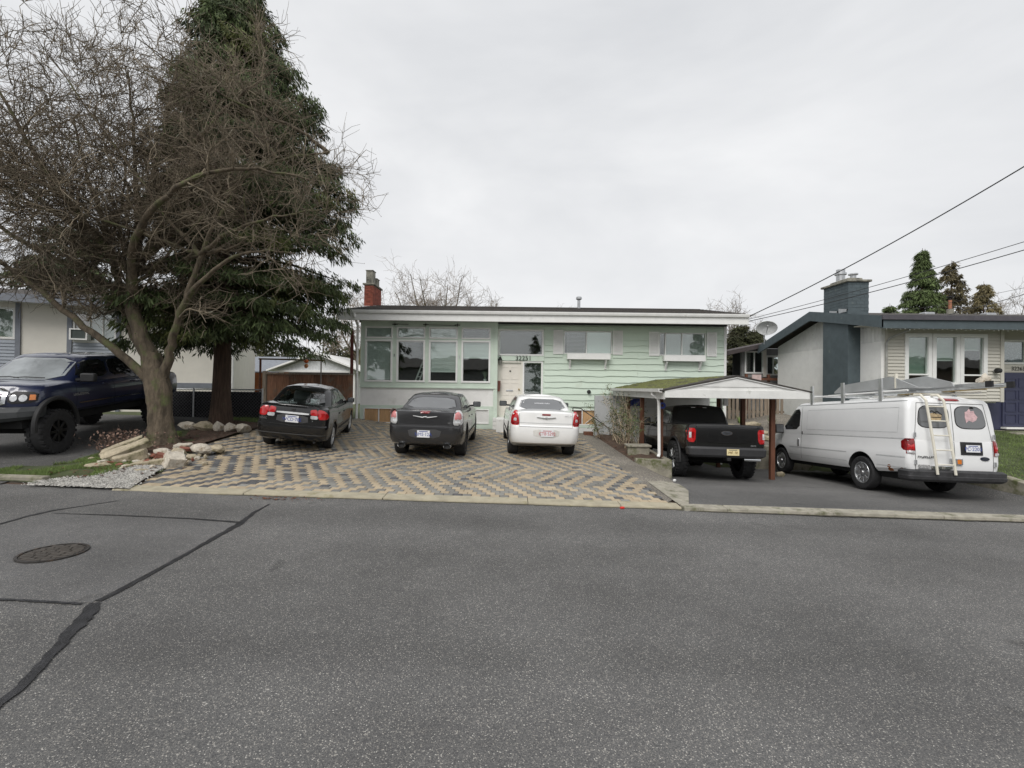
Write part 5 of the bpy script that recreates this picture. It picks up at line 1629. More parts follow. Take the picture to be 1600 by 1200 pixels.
def far_tree(x, y, z, h, spread, lab, seed, tips=1.0, name='bare_tree'):
    rs = np.random.RandomState(seed)
    root = thing(name, lab, 'tree', group='bare trees behind the houses')
    limbs = []
    top = np.array([x, y, z + h * .32])
    V, F = tubes_np([(np.array([[x, y, z - .2], [x + .1, y, z + h * .18], [x, y, z + h * .34]]), np.array([.3, .24, .18]) * h / 10)], 8)
    fast_mesh('trunk', V, F, 'bark', root, True)
    for k in range(10):
        a = k * 2.4 + rs.uniform(0, 1)
        sp = spread * rs.uniform(.35, 1)
        e = np.array([x + math.cos(a) * sp, y + math.sin(a) * sp * .6, z + h * rs.uniform(.72, 1.0) * (1.02 - .30 * sp / spread)])
        midp = (top + e) / 2 + np.array([math.cos(a) * sp * .15, 0, -.03 * h])
        limbs.append(([top - [0, 0, h * .05 * (k % 3)], midp, e], .10 * h / 10, .02 * h / 10))
    b1, m1, f1 = bare_tree(limbs, rs, 1.7, 5, 4, .16 * h, .11 * h, .07 * h, .009 * tips, .02)
    V1, F1 = tubes_np(b1 , 5); V2, F2 = tubes_np(m1 + f1, 3)
    fast_mesh('limbs', V1, F1, 'bark', root)['kind'] = 'stuff'
    fast_mesh('crown', V2, F2, 'twig_far', root)
far_tree(-5.6, 36, .7, 12.3, 4.2, 'rounded bare tree rising over the middle of the green roof', 3)
far_tree(-8.9, 40, .7, 10.8, 3.2, 'lower bare tree just right of the red chimney', 4)
far_tree(-12.6, 38, .7, 10.8, 3.4, 'bare tree behind the left side of the red chimney', 6)
far_tree(-2.9, 42, .7, 10.4, 2.6, 'small bare tree at the right of the rounded one', 8)
far_tree(4.6, 42, .7, 9.4, 1.8, 'twiggy treetop peeping over the roof by the vent pipe', 9)
far_tree(17.0, 36, .7, 9.3, 2.2, 'thin bare tree behind the right end of the green roof', 10)
far_tree(52, 48, .7, 12.2, 3.0, 'leafless treetop among the brown conifers', 12)
# hedge masses behind the plank fence
def hedge(x0, x1, y0, y1, h, lab, seed, m_='hedge', n=9000, leaf=.14):
    rs = np.random.RandomState(seed)
    root = thing('hedge', lab, 'hedge')
    V, F = [], []
    for k in range(n):
        x = rs.uniform(x0, x1); y = rs.uniform(y0, y1)
        hh = h * (.72 + .28 * math.sin(x * 1.3 + seed) * math.sin(x * .47 + 1) + .1 * math.sin(x * 3.1)) 
        z = .6 + hh * rs.rand() ** .7
        d = rs.normal(0, 1, 3); d /= np.linalg.norm(d); e = np.cross(d, rs.normal(0, 1, 3)); e /= np.linalg.norm(e)
        s = leaf * rs.uniform(.5, 1.3); p = np.array([x, y, z])
        V += [p - d * s, p + e * s * .4, p + d * s, p - e * s * .4]; F.append((4 * k, 4 * k + 1, 4 * k + 2, 4 * k + 3))
    fast_mesh('foliage', V, F, m_, root)
    st = [(wander(rs, (rs.uniform(x0, x1), rs.uniform(y0, y1), .5), (rs.normal(0, .2), 0, 1), h * rs.uniform(.7, 1.15), 7, .1), np.linspace(.04, .006, 8)) for _ in range(int((x1 - x0) * 6))]
    V, F = tubes_np(st, 4)
    fast_mesh('stems', V, F, 'twig_far', root)['kind'] = 'stuff'
hedge(-27, -12.0, 43, 47, 6.3, 'tall brownish hedge of shrubs beyond the white garage', 2, n=14000, leaf=.2)
hedge(10.2, 13.0, 29, 31, 3.6, 'dark overgrown hedge between the two houses', 5, n=5000)

# shrubs by the carport
def shrub(x, y, z, h, spread, n, lab, seed, leaf=.045):
    rs = np.random.RandomState(seed)
    root = thing('shrub', lab, 'shrub', group='leggy shrubs in the carport planter')
    st = []; V, F = [], []
    c = 0
    for k in range(n):
        P = wander(rs, (x + rs.uniform(-.12, .12), y + rs.uniform(-.2, .2), z), (rs.normal(0, spread), rs.normal(0, spread), 1), h * rs.uniform(.6, 1.1), 8, .16)
        st.append((P, np.linspace(.010, .003, 9)))
        for _ in range(4):
            i0 = rs.randint(3, 8)
            Q = wander(rs, P[i0], rs.normal(0, 1, 3) + [0, 0, .4], h * rs.uniform(.12, .3), 5, .2)
            st.append((Q, np.linspace(.005, .002, 6)))
            for p in Q[1:]:
                for _ in range(4):
                    d = rs.normal(0, 1, 3); d /= np.linalg.norm(d); e = np.cross(d, rs.normal(0, 1, 3)); e /= np.linalg.norm(e)
                    s = leaf * rs.uniform(.6, 1.3); q = p + rs.normal(0, .04, 3)
                    V += [q, q + d * s * .5 + e * s * .3, q + d * s, q + d * s * .5 - e * s * .3]; F.append((c, c + 1, c + 2, c + 3)); c += 4
    V1, F1 = tubes_np(st, 4)
    fast_mesh('stems', V1, F1, 'twig', root)
    fast_mesh('foliage', V, F, 'leaf', root)
shrub(3.75, 16.6, .1, 2.0, .16, 16, 'tall leafy shrub at the grey panel left of the carport', 3)
shrub(3.72, 15.6, .1, 1.9, .2, 10, 'dense shrub second from the house in the planter', 4)
shrub(3.72, 14.6, .08, 1.75, .16, 10, 'leafy shrub in front of the middle carport post', 5)
shrub(3.8, 13.95, .3, 1.35, .13, 7, 'shrub standing above the stepped planter corner', 7)
shrub(3.3, 17.4, .15, 1.1, .3, 8, 'low straggling shrub under the dark handrail', 9)
def tuft(x, y, lab, seed, n=26, h=.45):
    rs = np.random.RandomState(seed)
    root = thing('spiky_plant', lab, 'plant', group='spiky plants on the bank')
    V, F = [], []
    for k in range(n):
        a = rs.uniform(0, 6.28); l = h * rs.uniform(.6, 1.2); o = rs.uniform(.15, .7)
        d = np.array([math.cos(a) * o, math.sin(a) * o, 1]); d /= np.linalg.norm(d)
        sd = np.array([-math.sin(a), math.cos(a), 0]) * .018
        p = np.array([x, y, g(x, y)])
        m = p + d * l * .6; t = p + d * l + np.array([math.cos(a), math.sin(a), -.6]) * l * .15
        V += [p - sd, p + sd, m + sd, m - sd, t]; 
        F += [(5 * k, 5 * k + 1, 5 * k + 2, 5 * k + 3), (5 * k + 3, 5 * k + 2, 5 * k + 4, 5 * k + 4)]
    MB().add(V, [f if f[2] != f[3] else f[:3] for f in F]).build('leaves', mat('yucca_leaf', (.12, .17, .045), .7, island=.3), root)
tuft(10.55, 18.7, 'spiky green plant by the van mirror', 1, 34, .55)
tuft(9.7, 19.6, 'small spiky plant below the picket fence', 2)
# dead stalks by the trunk
rs = np.random.RandomState(31)
dp = thing('dead_shrub', 'tangle of dead brown stalks left of the gnarled trunk', 'shrub')
st = [(wander(rs, (-9.0 + rs.normal(0, .22), 10.9 + rs.normal(0, .25), g(-9, 10.9)), (rs.normal(-.2, .7), rs.normal(0, .5), .8), rs.uniform(.3, .65), 6, .25), np.linspace(.006, .002, 7)) for _ in range(160)]
V, F = tubes_np(st, 3)
fast_mesh('stalks', V, F, mat('dead_stalk', (.17, .11, .08), .95, island=.4), dp)
V, F = [], []
for k in range(420):
    p = np.array([-9.05 + rs.normal(0, .32), 10.85 + rs.normal(0, .3), g(-9, 10.9) + rs.uniform(.05, .45)])
    d = rs.normal(0, 1, 3); d /= np.linalg.norm(d); e = np.cross(d, rs.normal(0, 1, 3)); e /= np.linalg.norm(e); s = rs.uniform(.02, .045)
    V += [p - d * s, p + e * s * .6, p + d * s, p - e * s * .6]; F.append((4 * k, 4 * k + 1, 4 * k + 2, 4 * k + 3))
fast_mesh('dead_leaves', V, F, mat('dead_leaf', (.20, .13, .10), .95, island=.4), dp)['kind'] = 'stuff'

# ================================================================== OVERHEAD WIRES
def wire(pts, r, lab, sag=.25):
    a, b_ = Vector(pts[0]), Vector(pts[1])
    P = [a.lerp(b_, t / 24) - Vector((0, 0, sag * 4 * (t / 24) * (1 - t / 24))) for t in range(25)]
    o = MB().tube(P, r, 6).build('overhead_wire', 'wire', None, True)
    tag(o, lab, 'wire', 'overhead service wires')
wire([(9.2, 18.2, 4.86), (15.5, 9.0, 10.0)], .017, 'thick twisted service wire rising from the green house eave', .35)
wire([(9.25, 18.3, 4.80), (17.5, 9.0, 7.5)], .010, 'upper of the two thin wires passing the teal chimney', .2)
wire([(9.25, 18.3, 4.72), (17.5, 9.0, 7.25)], .013, 'lower of the two thin wires passing the teal chimney', .25)
wire([(16.6, 17.8, 4.95), (20.5, 14.5, 6.6)], .012, 'short thick wire ending on the beige house roof', .1)
wire([(14.3, 18.2, 5.0), (21, 15, 6.5)], .007, 'thin wire slanting over the beige house roof', .1)

# ================================================================== ACROSS THE STREET (seen in the window panes)
def opposite(x0, x1, y, h, m_, nm):
    r = MB().box(x0, x1, y - 9, y, -.3, h).build(nm, m_); r['kind'] = 'structure'
    MB().prism([(y + .7, h - .1), (y - 4.5, h + 1.3), (y - 9.7, h - .1), (y - 9.7, h), (y - 4.5, h + 1.45), (y + .7, h)], x0 - .6, x1 + .6, 'yz').build('roof', 'shingle', r)
    for k in range(3):
        xx = x0 + (x1 - x0) * (k + .5) / 3
        f = frame(MB(), xx - .9, xx + .9, 1.2, 2.6, y, y + .05, .07).build('window', 'white', r)
        MB().box(xx - .85, xx + .85, y + .01, y + .02, 1.25, 2.55).build('pane', 'car_glass_x', f)
M['car_glass_x'] = mat('opposite_pane', (.02, .02, .022), .08)
opposite(-15, -1, -17, 4.2, 'siding_grey', 'opposite_house')
opposite(7, 21, -17, 4.4, mat('brown_siding', (.12, .09, .07), .9), 'opposite_house')
opposite(27, 40, -17, 4.4, 'siding_grey', 'opposite_house')
opposite(45, 60, -17, 4.6, MATS['brown_siding'], 'opposite_house')
for i, (x, y, h, r) in enumerate(((3, -22, 9, 2.6), (-19, -20, 10, 3), (24, -21, 10, 3))):
    tr = bpy.data.objects.new('opposite_evergreen', None); COL.objects.link(tr); tr['kind'] = 'structure'
    conifer(tr, x, y, 0, h, lambda z, h=h, r=r: max(.2, r * (1 - z / h) ** .8), 1, 60, 20, .5, 'conifer', 150 + i, .3, .25, strand=7)
# ================================================================== VEHICLES
def paint(name, col, rough=.28, coat=1., metal=0., dirt=None):
    return mat(name, col, rough, metal, var=.06, scale=1.2, coat=coat, streak=dirt)
M.update(
    rubber=mat('tyre_rubber', (.018, .018, .019), .85, var=.35, scale=14, bump=.2),
    rim_silver=mat('rim_silver', (.55, .56, .57), .32, .85, var=.12, scale=6),
    rim_black=mat('rim_black', (.02, .02, .021), .35, .5, var=.2),
    chrome=mat('chrome', (.72, .73, .74), .12, 1., var=.03),
    car_glass_dark=mat('tinted_glass', (.012, .013, .014), .05, 0, var=.1, spec=.9),
    car_glass_grey=mat('glass_sky_grey', (.13, .135, .14), .06, 0, var=.12, scale=1.5, spec=1.),  # pale grey base paints the sky's reflection into the glass
    car_glass=glass('car_glass', (.80, .88, .86), 1.0, .8),
    seam=mat('panel_seam', (.008, .008, .008), .9),
    black_plastic=mat('black_plastic', (.016, .016, .017), .62, var=.2, scale=9, bump=.08),
    well=mat('wheel_well', (.010, .010, .010), .95),
    lamp_red=mat('tail_lamp_red', (.42, .010, .012), .12, var=.25, scale=9, coat=1.),
    lamp_dark=mat('tail_lamp_dark', (.22, .006, .008), .12, var=.25, scale=9, coat=1.),
    lamp_pink=mat('tail_lamp_clear', (.55, .20, .20), .12, var=.2, scale=9, coat=1.),
    lamp_clear=mat('lamp_clear', (.62, .63, .64), .15, .3, var=.25, scale=22, coat=1.),
    lamp_amber=mat('lamp_amber', (.75, .22, .03), .15, var=.2, coat=1.),
    plate=mat('plate_white', (.74, .75, .77), .45, var=.04),
    plate_yellow=mat('plate_cream', (.70, .60, .34), .45, var=.12, scale=20),
    plate_blue=mat('plate_letters_blue', (.05, .08, .30), .5),
    plate_red=mat('plate_letters_red', (.50, .10, .12), .5),
    plate_dark=mat('plate_letters_dark', (.06, .06, .07), .5),
    seat_grey=mat('seat_fabric', (.20, .21, .215), .95, var=.1, scale=20),
    exhaust=mat('exhaust_dark', (.01, .01, .01), .7),
)

def curve(pts):
    xs = [p[0] for p in pts]; zs = [p[1] for p in pts]
    n = len(xs)
    m = []
    for i in range(n):
        if i == 0: m.append((zs[1] - zs[0]) / (xs[1] - xs[0]))
        elif i == n - 1: m.append((zs[-1] - zs[-2]) / (xs[-1] - xs[-2]))
        else:
            a = (zs[i] - zs[i - 1]) / (xs[i] - xs[i - 1]); b_ = (zs[i + 1] - zs[i]) / (xs[i + 1] - xs[i])
            m.append(0 if a * b_ <= 0 else 2 * a * b_ / (a + b_))
    def f(x):
        if x <= xs[0]: return zs[0]
        if x >= xs[-1]: return zs[-1]
        i = 0
        while xs[i + 1] < x: i += 1
        h = xs[i + 1] - xs[i]; t = (x - xs[i]) / h
        return ((2 * t ** 3 - 3 * t ** 2 + 1) * zs[i] + (t ** 3 - 2 * t ** 2 + t) * h * m[i] + (-2 * t ** 3 + 3 * t ** 2) * zs[i + 1] + (t ** 3 - t ** 2) * h * m[i + 1])
    return f

def hull(levels, zf, tp=None, ns=34, nc=7, ne=8, crown=.02, K=12, bow=(.05, .08)):
    """closed shell from stacked plan outlines. level = (v, y_rear, y_front, half_width, r_rear, r_front)"""
    tp = tp or (lambda y: 1)
    mb = MB()
    rings = []
    for v, yr, yf, w, rr, rf in levels:
        half = []
        b0 = bow[0] * ((w - rr) / w) ** 2; b1 = bow[1] * ((w - rf) / w) ** 2
        for i in range(ne):
            x = (w - rr) * i / ne
            half.append((x, yr + bow[0] * (x / w) ** 2))
        for i in range(nc + 1):
            a = math.pi / 2 * i / nc
            half.append((w - rr + rr * math.sin(a), yr + b0 + rr - rr * math.cos(a)))
        ya, yb = yr + b0 + rr, yf - b1 - rf
        for i in range(1, ns):
            half.append((w, ya + (yb - ya) * i / ns))
        for i in range(nc + 1):
            a = math.pi / 2 * i / nc
            half.append((w - rf + rf * math.cos(a), yf - b1 - rf + rf * math.sin(a)))
        for i in range(ne - 1, -1, -1):
            x = (w - rf) * i / ne
            half.append((x, yf - bow[1] * (x / w) ** 2))
        half = [(x * tp(y), y) for x, y in half]
        rings.append((v, half))
    Mh = len(rings[0][1]); n = 2 * Mh - 2
    vs = []
    for v, half in rings:
        full = [(x, y) for x, y in half] + [(-x, y) for x, y in half[-2:0:-1]]
        vs += [(x, y, zf(y, v)) for x, y in full]
    fs = []
    for k in range(len(rings) - 1):
        for i in range(n):
            j = (i + 1) % n
            fs.append((k * n + i, k * n + j, (k + 1) * n + j, (k + 1) * n + i))
    def cap(k, cr, flip):
        v, half = rings[k]
        base = k * n
        wmax = max(x for x, y in half)
        rows = []
        for i, (x, y) in enumerate(half):
            if i in (0, Mh - 1): rows.append([base + i]); continue
            row = [base + i]
            for q in range(1, K):
                t = 1 - 2 * q / K
                vs.append((x * t, y, zf(y, v) + cr * (1 - t * t) * min(1, x / (wmax * .6))))
                row.append(len(vs) - 1)
            row.append(base + n - i)
            rows.append(row)
        for a, b_ in zip(rows[:-1], rows[1:]):
            if len(a) == 1: 
                for q in range(K): fs.append((a[0], b_[q], b_[q + 1]))
            elif len(b_) == 1:
                for q in range(K): fs.append((a[q], b_[0], a[q + 1]))
            else:
                for q in range(K): fs.append((a[q], b_[q], b_[q + 1], a[q + 1]))
    cap(0, 0, True)
    cap(len(rings) - 1, crown, False)
    return mb.add(vs, fs)

def clean_mesh(mb, name):
    me = mb.mesh(name)
    bm = bmesh.new(); bm.from_mesh(me)
    bmesh.ops.remove_doubles(bm, verts=bm.verts, dist=1e-5)
    bmesh.ops.recalc_face_normals(bm, faces=bm.faces)
    bm.to_mesh(me); bm.free()
    return me

def cut_arches(me, wheels, paint_m, depth=.34):
    """boolean the wheel openings (y, z, radius, half_width) out of a body mesh"""
    me.materials.clear(); me.materials.append(M[paint_m] if isinstance(paint_m, str) else paint_m); me.materials.append(M['well'])
    ob = bpy.data.objects.new('tmp_body', me); COL.objects.link(ob)
    cb = MB()
    for y, z, r, hw in wheels:
        for s in (-1, 1):
            n = 40
            a0, a1 = (hw - depth) * s, (hw + .3) * s
            vs = [(x, y + r * math.cos(2 * math.pi * k / n), z + r * math.sin(2 * math.pi * k / n)) for x in (a0, a1) for k in range(n)]
            fs = [tuple(range(n)), tuple(range(2 * n - 1, n - 1, -1))] + [(k, n + k, n + (k + 1) % n, (k + 1) % n) for k in range(n)]
            cb.add(vs, fs)
    cm = clean_mesh(cb, 'tmp_cut')
    cm.materials.append(M['well']); cm.materials.append(M['well'])
    for p in cm.polygons: p.material_index = 1
    co = bpy.data.objects.new('tmp_cut', cm); COL.objects.link(co)
    md = ob.modifiers.new('b', 'BOOLEAN')
    md.operation = 'DIFFERENCE'; md.object = co; md.solver = 'EXACT'; md.material_mode = 'INDEX'
    dg = bpy.context.evaluated_depsgraph_get()
    r_ = bpy.data.meshes.new_from_object(ob.evaluated_get(dg))
    bpy.data.objects.remove(ob); bpy.data.objects.remove(co)
    return r_

def bvh_of(me):
    return BVHTree.FromPolygons([v.co.copy() for v in me.vertices], [tuple(p.vertices) for p in me.polygons])

DIRS = dict(rear=Vector((0, 1, 0)), front=Vector((0, -1, 0)), left=Vector((1, 0, 0)), right=Vector((-1, 0, 0)), top=Vector((0, 0, -1)))
def org(axis, a, b_):
    return {'rear': Vector((a, -3, b_)), 'front': Vector((a, 10, b_)), 'left': Vector((-4, a, b_)), 'right': Vector((4, a, b_)), 'top': Vector((a, b_, 5))}[axis]
def proj(bvh, axis, a, b_, off, last=None):
    d = DIRS[axis]
    o = org(axis, a, b_)
    h = bvh.ray_cast(o, d)
    if h[0] is None:
        if last is None: return None
        k = {'rear': 1, 'front': 1, 'left': 0, 'right': 0, 'top': 2}[axis]
        p = o.copy(); p[k] = last[k]; return p
    return h[0] - d * off

def rounded(poly, it=2):
    for _ in range(it):
        o = []
        for i in range(len(poly)):
            a, b_ = poly[i], poly[(i + 1) % len(poly)]
            o += [(a[0] * .82 + b_[0] * .18, a[1] * .82 + b_[1] * .18), (a[0] * .18 + b_[0] * .82, a[1] * .18 + b_[1] * .82)]
        poly = o
    return poly

def patch(bvh, poly, axis, name, m, parent, off=.006, th=.03, rings=5, rnd=2, dens=.06, maxd=9.):
    """a panel that hugs the body: 2-D outline projected onto it along an axis"""
    if rnd: poly = rounded(poly, rnd)
    P = []
    for i in range(len(poly)):
        a, b_ = poly[i], poly[(i + 1) % len(poly)]
        n = max(1, int(math.dist(a, b_) / dens))
        P += [(a[0] + (b_[0] - a[0]) * k / n, a[1] + (b_[1] - a[1]) * k / n) for k in range(n)]
    cx = sum(p[0] for p in P) / len(P); cy = sum(p[1] for p in P) / len(P)
    c = proj(bvh, axis, cx, cy, off)
    if c is None: return None
    d = DIRS[axis]
    cd_ = c.dot(d)
    vs = [c]; n = len(P); last = c
    for r in range(1, rings + 1):
        t = r / rings
        for p in P:
            q = proj(bvh, axis, cx + (p[0] - cx) * t, cy + (p[1] - cy) * t, off, last)
            over = q.dot(d) - cd_ - maxd
            if over > 0: q = q - d * over
            last = q
            vs.append(q)
    for p in range(n): vs.append(vs[1 + (rings - 1) * n + p] + d * th)
    fs = [(0, 1 + k, 1 + (k + 1) % n) for k in range(n)]
    for r in range(rings):
        for k in range(n):
            k2 = (k + 1) % n
            fs.append((1 + r * n + k, 1 + (r + 1) * n + k, 1 + (r + 1) * n + k2, 1 + r * n + k2))
    o = MB().add(vs, fs).build(name, m, parent, True, sharp=50)
    return o

def strip(bvh, pts, axis, name, m, parent, w=.008, off=.003, step=.04):
    P = []
    for a, b_ in zip(pts[:-1], pts[1:]):
        n = max(1, int(math.dist(a, b_) / step))
        P += [Vector((a[0] + (b_[0] - a[0]) * k / n, a[1] + (b_[1] - a[1]) * k / n)) for k in range(n)]
    P.append(Vector(pts[-1]))
    vs = []; last = None
    for i, p in enumerate(P):
        d = (P[min(i + 1, len(P) - 1)] - P[max(i - 1, 0)]).normalized()
        nn = Vector((-d.y, d.x)) * w / 2
        for s in (-1, 1):
            q = proj(bvh, axis, p.x + nn.x * s, p.y + nn.y * s, off, last)
            if q is None: q = org(axis, p.x, p.y) + DIRS[axis] * 3
            last = q; vs.append(q)
    fs = [(2 * i, 2 * i + 1, 2 * i + 3, 2 * i + 2) for i in range(len(P) - 1)]
    return MB().add(vs, fs).build(name, m, parent)

def ring2(poly, k):
    cx = sum(p[0] for p in poly) / len(poly); cy = sum(p[1] for p in poly) / len(poly)
    return [(cx + (x - cx) * k, cy + (y - cy) * k) for x, y in poly]

def wheel(root, x, y, r, w, side, style='spoke', rm='rim_silver', rimf=.66, lugs=0):
    prof = [(r * rimf, -w / 2 * .8), (r * .86, -w / 2), (r * .955, -w / 2 * .93), (r * .99, -w / 2 * .72), (r, -w / 2 * .35), (r, w / 2 * .35), (r * .99, w / 2 * .72), (r * .955, w / 2 * .93), (r * .86, w / 2), (r * rimf, w / 2 * .8)]
    mb = MB().lathe(prof, 44, 'x')
    if lugs:
        for k in range(lugs):
            a = 2 * math.pi * k / lugs
            for s in (-1, 1):
                aa = a + (.5 if s > 0 else 0) * 2 * math.pi / lugs
                m3 = Matrix.Rotation(aa, 3, 'X')
                mb.obox(m3 @ Vector((s * w * .36, 0, r * .99)), (w * .26, 2 * math.pi * r / lugs * .55, r * .075), m3)
    wo = mb.build('wheel', 'rubber', root, True, sharp=30)
    wo.location = (x, y, r)
    s = side
    rr = r * rimf
    rp = [(rr * 1.02, s * w * .40), (rr * 1.0, s * w * .43), (rr * .95, s * w * .41), (rr * .90, s * w * .22), (rr * .3, s * w * .12), (.0001, s * w * .12)]
    rim = MB().lathe(rp, 40, 'x').build('rim', [M[rm]][0] if style not in ('dark', 'fuel') else M['rim_black'], wo, True, sharp=30)
    sp = MB()
    ns = {'spoke': 7, 'disc': 8, 'fuel': 10, 'dark': 8, 'chrome': 5}[style]
    for k in range(ns):
        m3 = Matrix.Rotation(2 * math.pi * k / ns, 3, 'X')
        if style == 'disc':
            sp.obox(m3 @ Vector((s * w * .33, 0, rr * .62)), (w * .10, rr * .30, rr * .42), m3)
        elif style == 'fuel':
            for e in (-.07, .07):
                m4 = Matrix.Rotation(2 * math.pi * k / ns + e, 3, 'X')
                sp.obox(m4 @ Vector((s * w * .38, 0, rr * .58)), (.03, .016, rr * .72), m4)
        else:
            sp.obox(m3 @ Vector((s * w * .34, 0, rr * .55)), (w * .14, rr * .22, rr * .82), m3)
    sp.build('spokes', M['rim_silver'] if style == 'fuel' else M[rm] if style != 'dark' else M['rim_black'], wo, bevel=.006)['kind'] = 'stuff'
    MB().lathe([(.0001, s * w * .46), (rr * .2, s * w * .45), (rr * .24, s * w * .36), (rr * .24, s * w * .2)], 20, 'x').build('hub_cap', M[rm] if style != 'dark' else M['rim_black'], wo, True)
    return wo

def plate(root, x, y, z, txt, lm='plate_blue', pm='plate', w=.31, h=.155, tilt=0., ts=.105):
    p = MB().box(-w / 2, w / 2, -.004, .004, -h / 2, h / 2).build('licence_plate', pm, root, bevel=.003)
    p.location = (x, y, z); p.rotation_euler = (tilt, 0, 0)
    if txt: text_mesh(txt, ts, lm, 'plate_number', p, (0, -.006, -.012), depth=.0012)
    MB().box(-w * .34, w * .34, -.0055, -.003, h * .30, h * .40).build('plate_title', lm, p)
    return p

def worn_lettering(root, name, m, w, h, n, loc, rot=(0, 0, 0), gap=None, seed=0):
    """lettering too small to read in the photograph: a row of short strokes"""
    rr = random.Random(seed); mb = MB()
    for k in range(n):
        if gap is not None and k == gap: continue
        x = -w / 2 + w * (k + .5) / n; a = w / n * .42
        mb.box(x - a, x - a * .45, -.001, .001, -h / 2, h / 2)
        z = rr.choice([-h / 2, h * .02, h * .22])
        mb.box(x - a * .45, x + a, -.001, .001, z, z + h * .28)
        if rr.random() < .6: mb.box(x + a * .5, x + a, -.001, .001, -h / 2, h * .02)
    o = mb.build(name, m, root); o['kind'] = 'stuff'
    o.location = loc; o.rotation_euler = rot
    return o

def mirror(root, x, y, z, s, m, size=(.2, .11, .14)):
    o = MB()
    o.obox((x + s * size[0] * .5, y, z), size)
    mo = o.build('door_mirror', m, root, True, bevel=.03)
    MB().box(min(x + s * .02, x + s * (size[0] - .02)), max(x + s * .02, x + s * (size[0] - .02)), y - size[1] / 2 - .003, y - size[1] / 2 + .002, z - size[2] * .38, z + size[2] * .38).build('mirror_glass', mat('mirror_grey', (.12, .125, .13), .1, .2), mo)
    MB().bar((x - s * .1, y + .02, z - .05), (x + s * .03, y + .01, z - .04), .05, .045).build('mirror_arm', m, mo)
    return mo

def hollow(me, polys):
    """open the shell where panes go: remove faces whose centre lies in a window outline"""
    bm = bmesh.new(); bm.from_mesh(me)
    dl = []
    for f in bm.faces:
        c = f.calc_center_median(); n = f.normal
        for axis, poly in polys:
            d = DIRS[axis]
            if n.dot(d) > -.15: continue
            a, b_ = ((c.x, c.z) if axis in ('rear', 'front') else (c.y, c.z))
            if in_poly(poly, a, b_): dl.append(f); break
    bmesh.ops.delete(bm, geom=dl, context='FACES')
    bm.to_mesh(me); bm.free()

def place(root, x, y, yaw, wb0, wb1, zs):
    """stand a vehicle on the terrain at its axles"""
    c, s = math.cos(yaw), math.sin(yaw)
    def wpt(lx, ly): return x + lx * c - ly * s, y + lx * s + ly * c
    zr = sum(g(*wpt(lx, wb0)) for lx in (-.75, .75)) / 2 + .03
    zf_ = sum(g(*wpt(lx, wb1)) for lx in (-.75, .75)) / 2 + .03
    rollz = (g(*wpt(.75, (wb0 + wb1) / 2)) - g(*wpt(-.75, (wb0 + wb1) / 2))) / 1.5
    pitch = math.atan2(zf_ - zr, wb1 - wb0)
    root.rotation_euler = (pitch, -math.atan(rollz), yaw)
    root.location = (x, y, zr - math.tan(pitch) * wb0)
    root.scale = (1, 1, zs)

def sym(poly): return [(-a, b_) for a, b_ in reversed(poly)]

def seat(root, x, y, z, m='seat_grey'):
    s = thing_part = MB()
    s.obox((x, y, z), (.46, .16, .5), Matrix.Rotation(rad(-12), 3, 'X'))
    so = s.build('seat', m, root, bevel=.05)
    MB().obox((x, y - .06, z + .36), (.26, .1, .2)).build('headrest', m, so, bevel=.045)

def sedan(name, label, p):
    root = thing(name, label, 'car', group='sedans parked on the pavers')
    zt, zb = curve(p['zt']), curve(p['zb'])
    tpf = curve(p['taper'])
    me = clean_mesh(hull(p['levels'], lambda y, v: zb(y) + (zt(y) - zb(y)) * v, tpf, crown=.025), 'body')
    full = bvh_of(me)
    W = p['w']
    me = cut_arches(me, [(p['ax'][0], p['r'] * 1.02, p['r'] + p.get('gap', .05), W), (p['ax'][1], p['r'] * 1.02, p['r'] + p.get('gap', .05), W)], p['paint'])
    body = link('body', me, root, True, sharp=32)
    zr = p['roof']
    gz = p['gz']
    gm = clean_mesh(hull(p['gh'], lambda y, v: gz + (zr - gz) * v, None, ns=46, nc=8, ne=10, crown=.035, bow=(.10, .16)), 'cabin')
    cab = bvh_of(gm)
    wins = [('rear', p['rw']), ('front', p['fw'])] + [('right', q) for q in p['sw']] + [('left', q) for q in p['sw']]
    if p.get('clear'):
        hollow(gm, [(a, ring2(q, .97)) for a, q in wins])
    gm.materials.append(M[p['paint']] if isinstance(p['paint'], str) else p['paint'])
    link('cabin', gm, root, True, sharp=40)
    for a, q in wins:
        if a == 'rear' or a == 'front':
            nm = 'rear_window' if a == 'rear' else 'windscreen'
        else: nm = 'side_window'
        patch(cab, ring2(q, 1.035), a, 'window_seal', 'seam', root, .003, .02, rnd=1) if not p.get('clear') else None
        o = patch(cab, q, a, nm, p['glass'], root, .007, .012, rnd=1, rings=6)
    for s, ax in ((1, 'right'), (-1, 'left')):
        for ln in p['doors']: strip(full, ln, ax, 'door_seam', 'seam', root, .009)
        for y, z in p['handles']:
            MB().box(-.012, .012, -.09, .09, -.016, .016).build('door_handle', p.get('hm', p['paint']), root, bevel=.008).location = (s * (W * tpf(y) - .002), y, z)
        strip(full, [(p['ax'][0] + .5, p['zb'][0][1] + .14), (p['ax'][1] - .5, p['zb'][0][1] + .14)], ax, 'sill_moulding', 'black_plastic', root, .06, .004)
        mirror(root, s * (p['mir'][0]), p['mir'][1], p['mir'][2], s, p.get('mm', p['paint']), p.get('ms', (.2, .11, .14)))
        for k, y in enumerate(p['ax']):
            wheel(root, s * (W - p['tw'] / 2 - .015), y, p['r'], p['tw'], s, p['rim'][0], p['rim'][1], p['rim'][2])
    MB().box(-W * .78, W * .78, .35, p['ax'][1] + .6, p['zb'][0][1] - .06, p['zb'][0][1] + .05).build('underbody', 'well', root)
    return root, full, cab, W

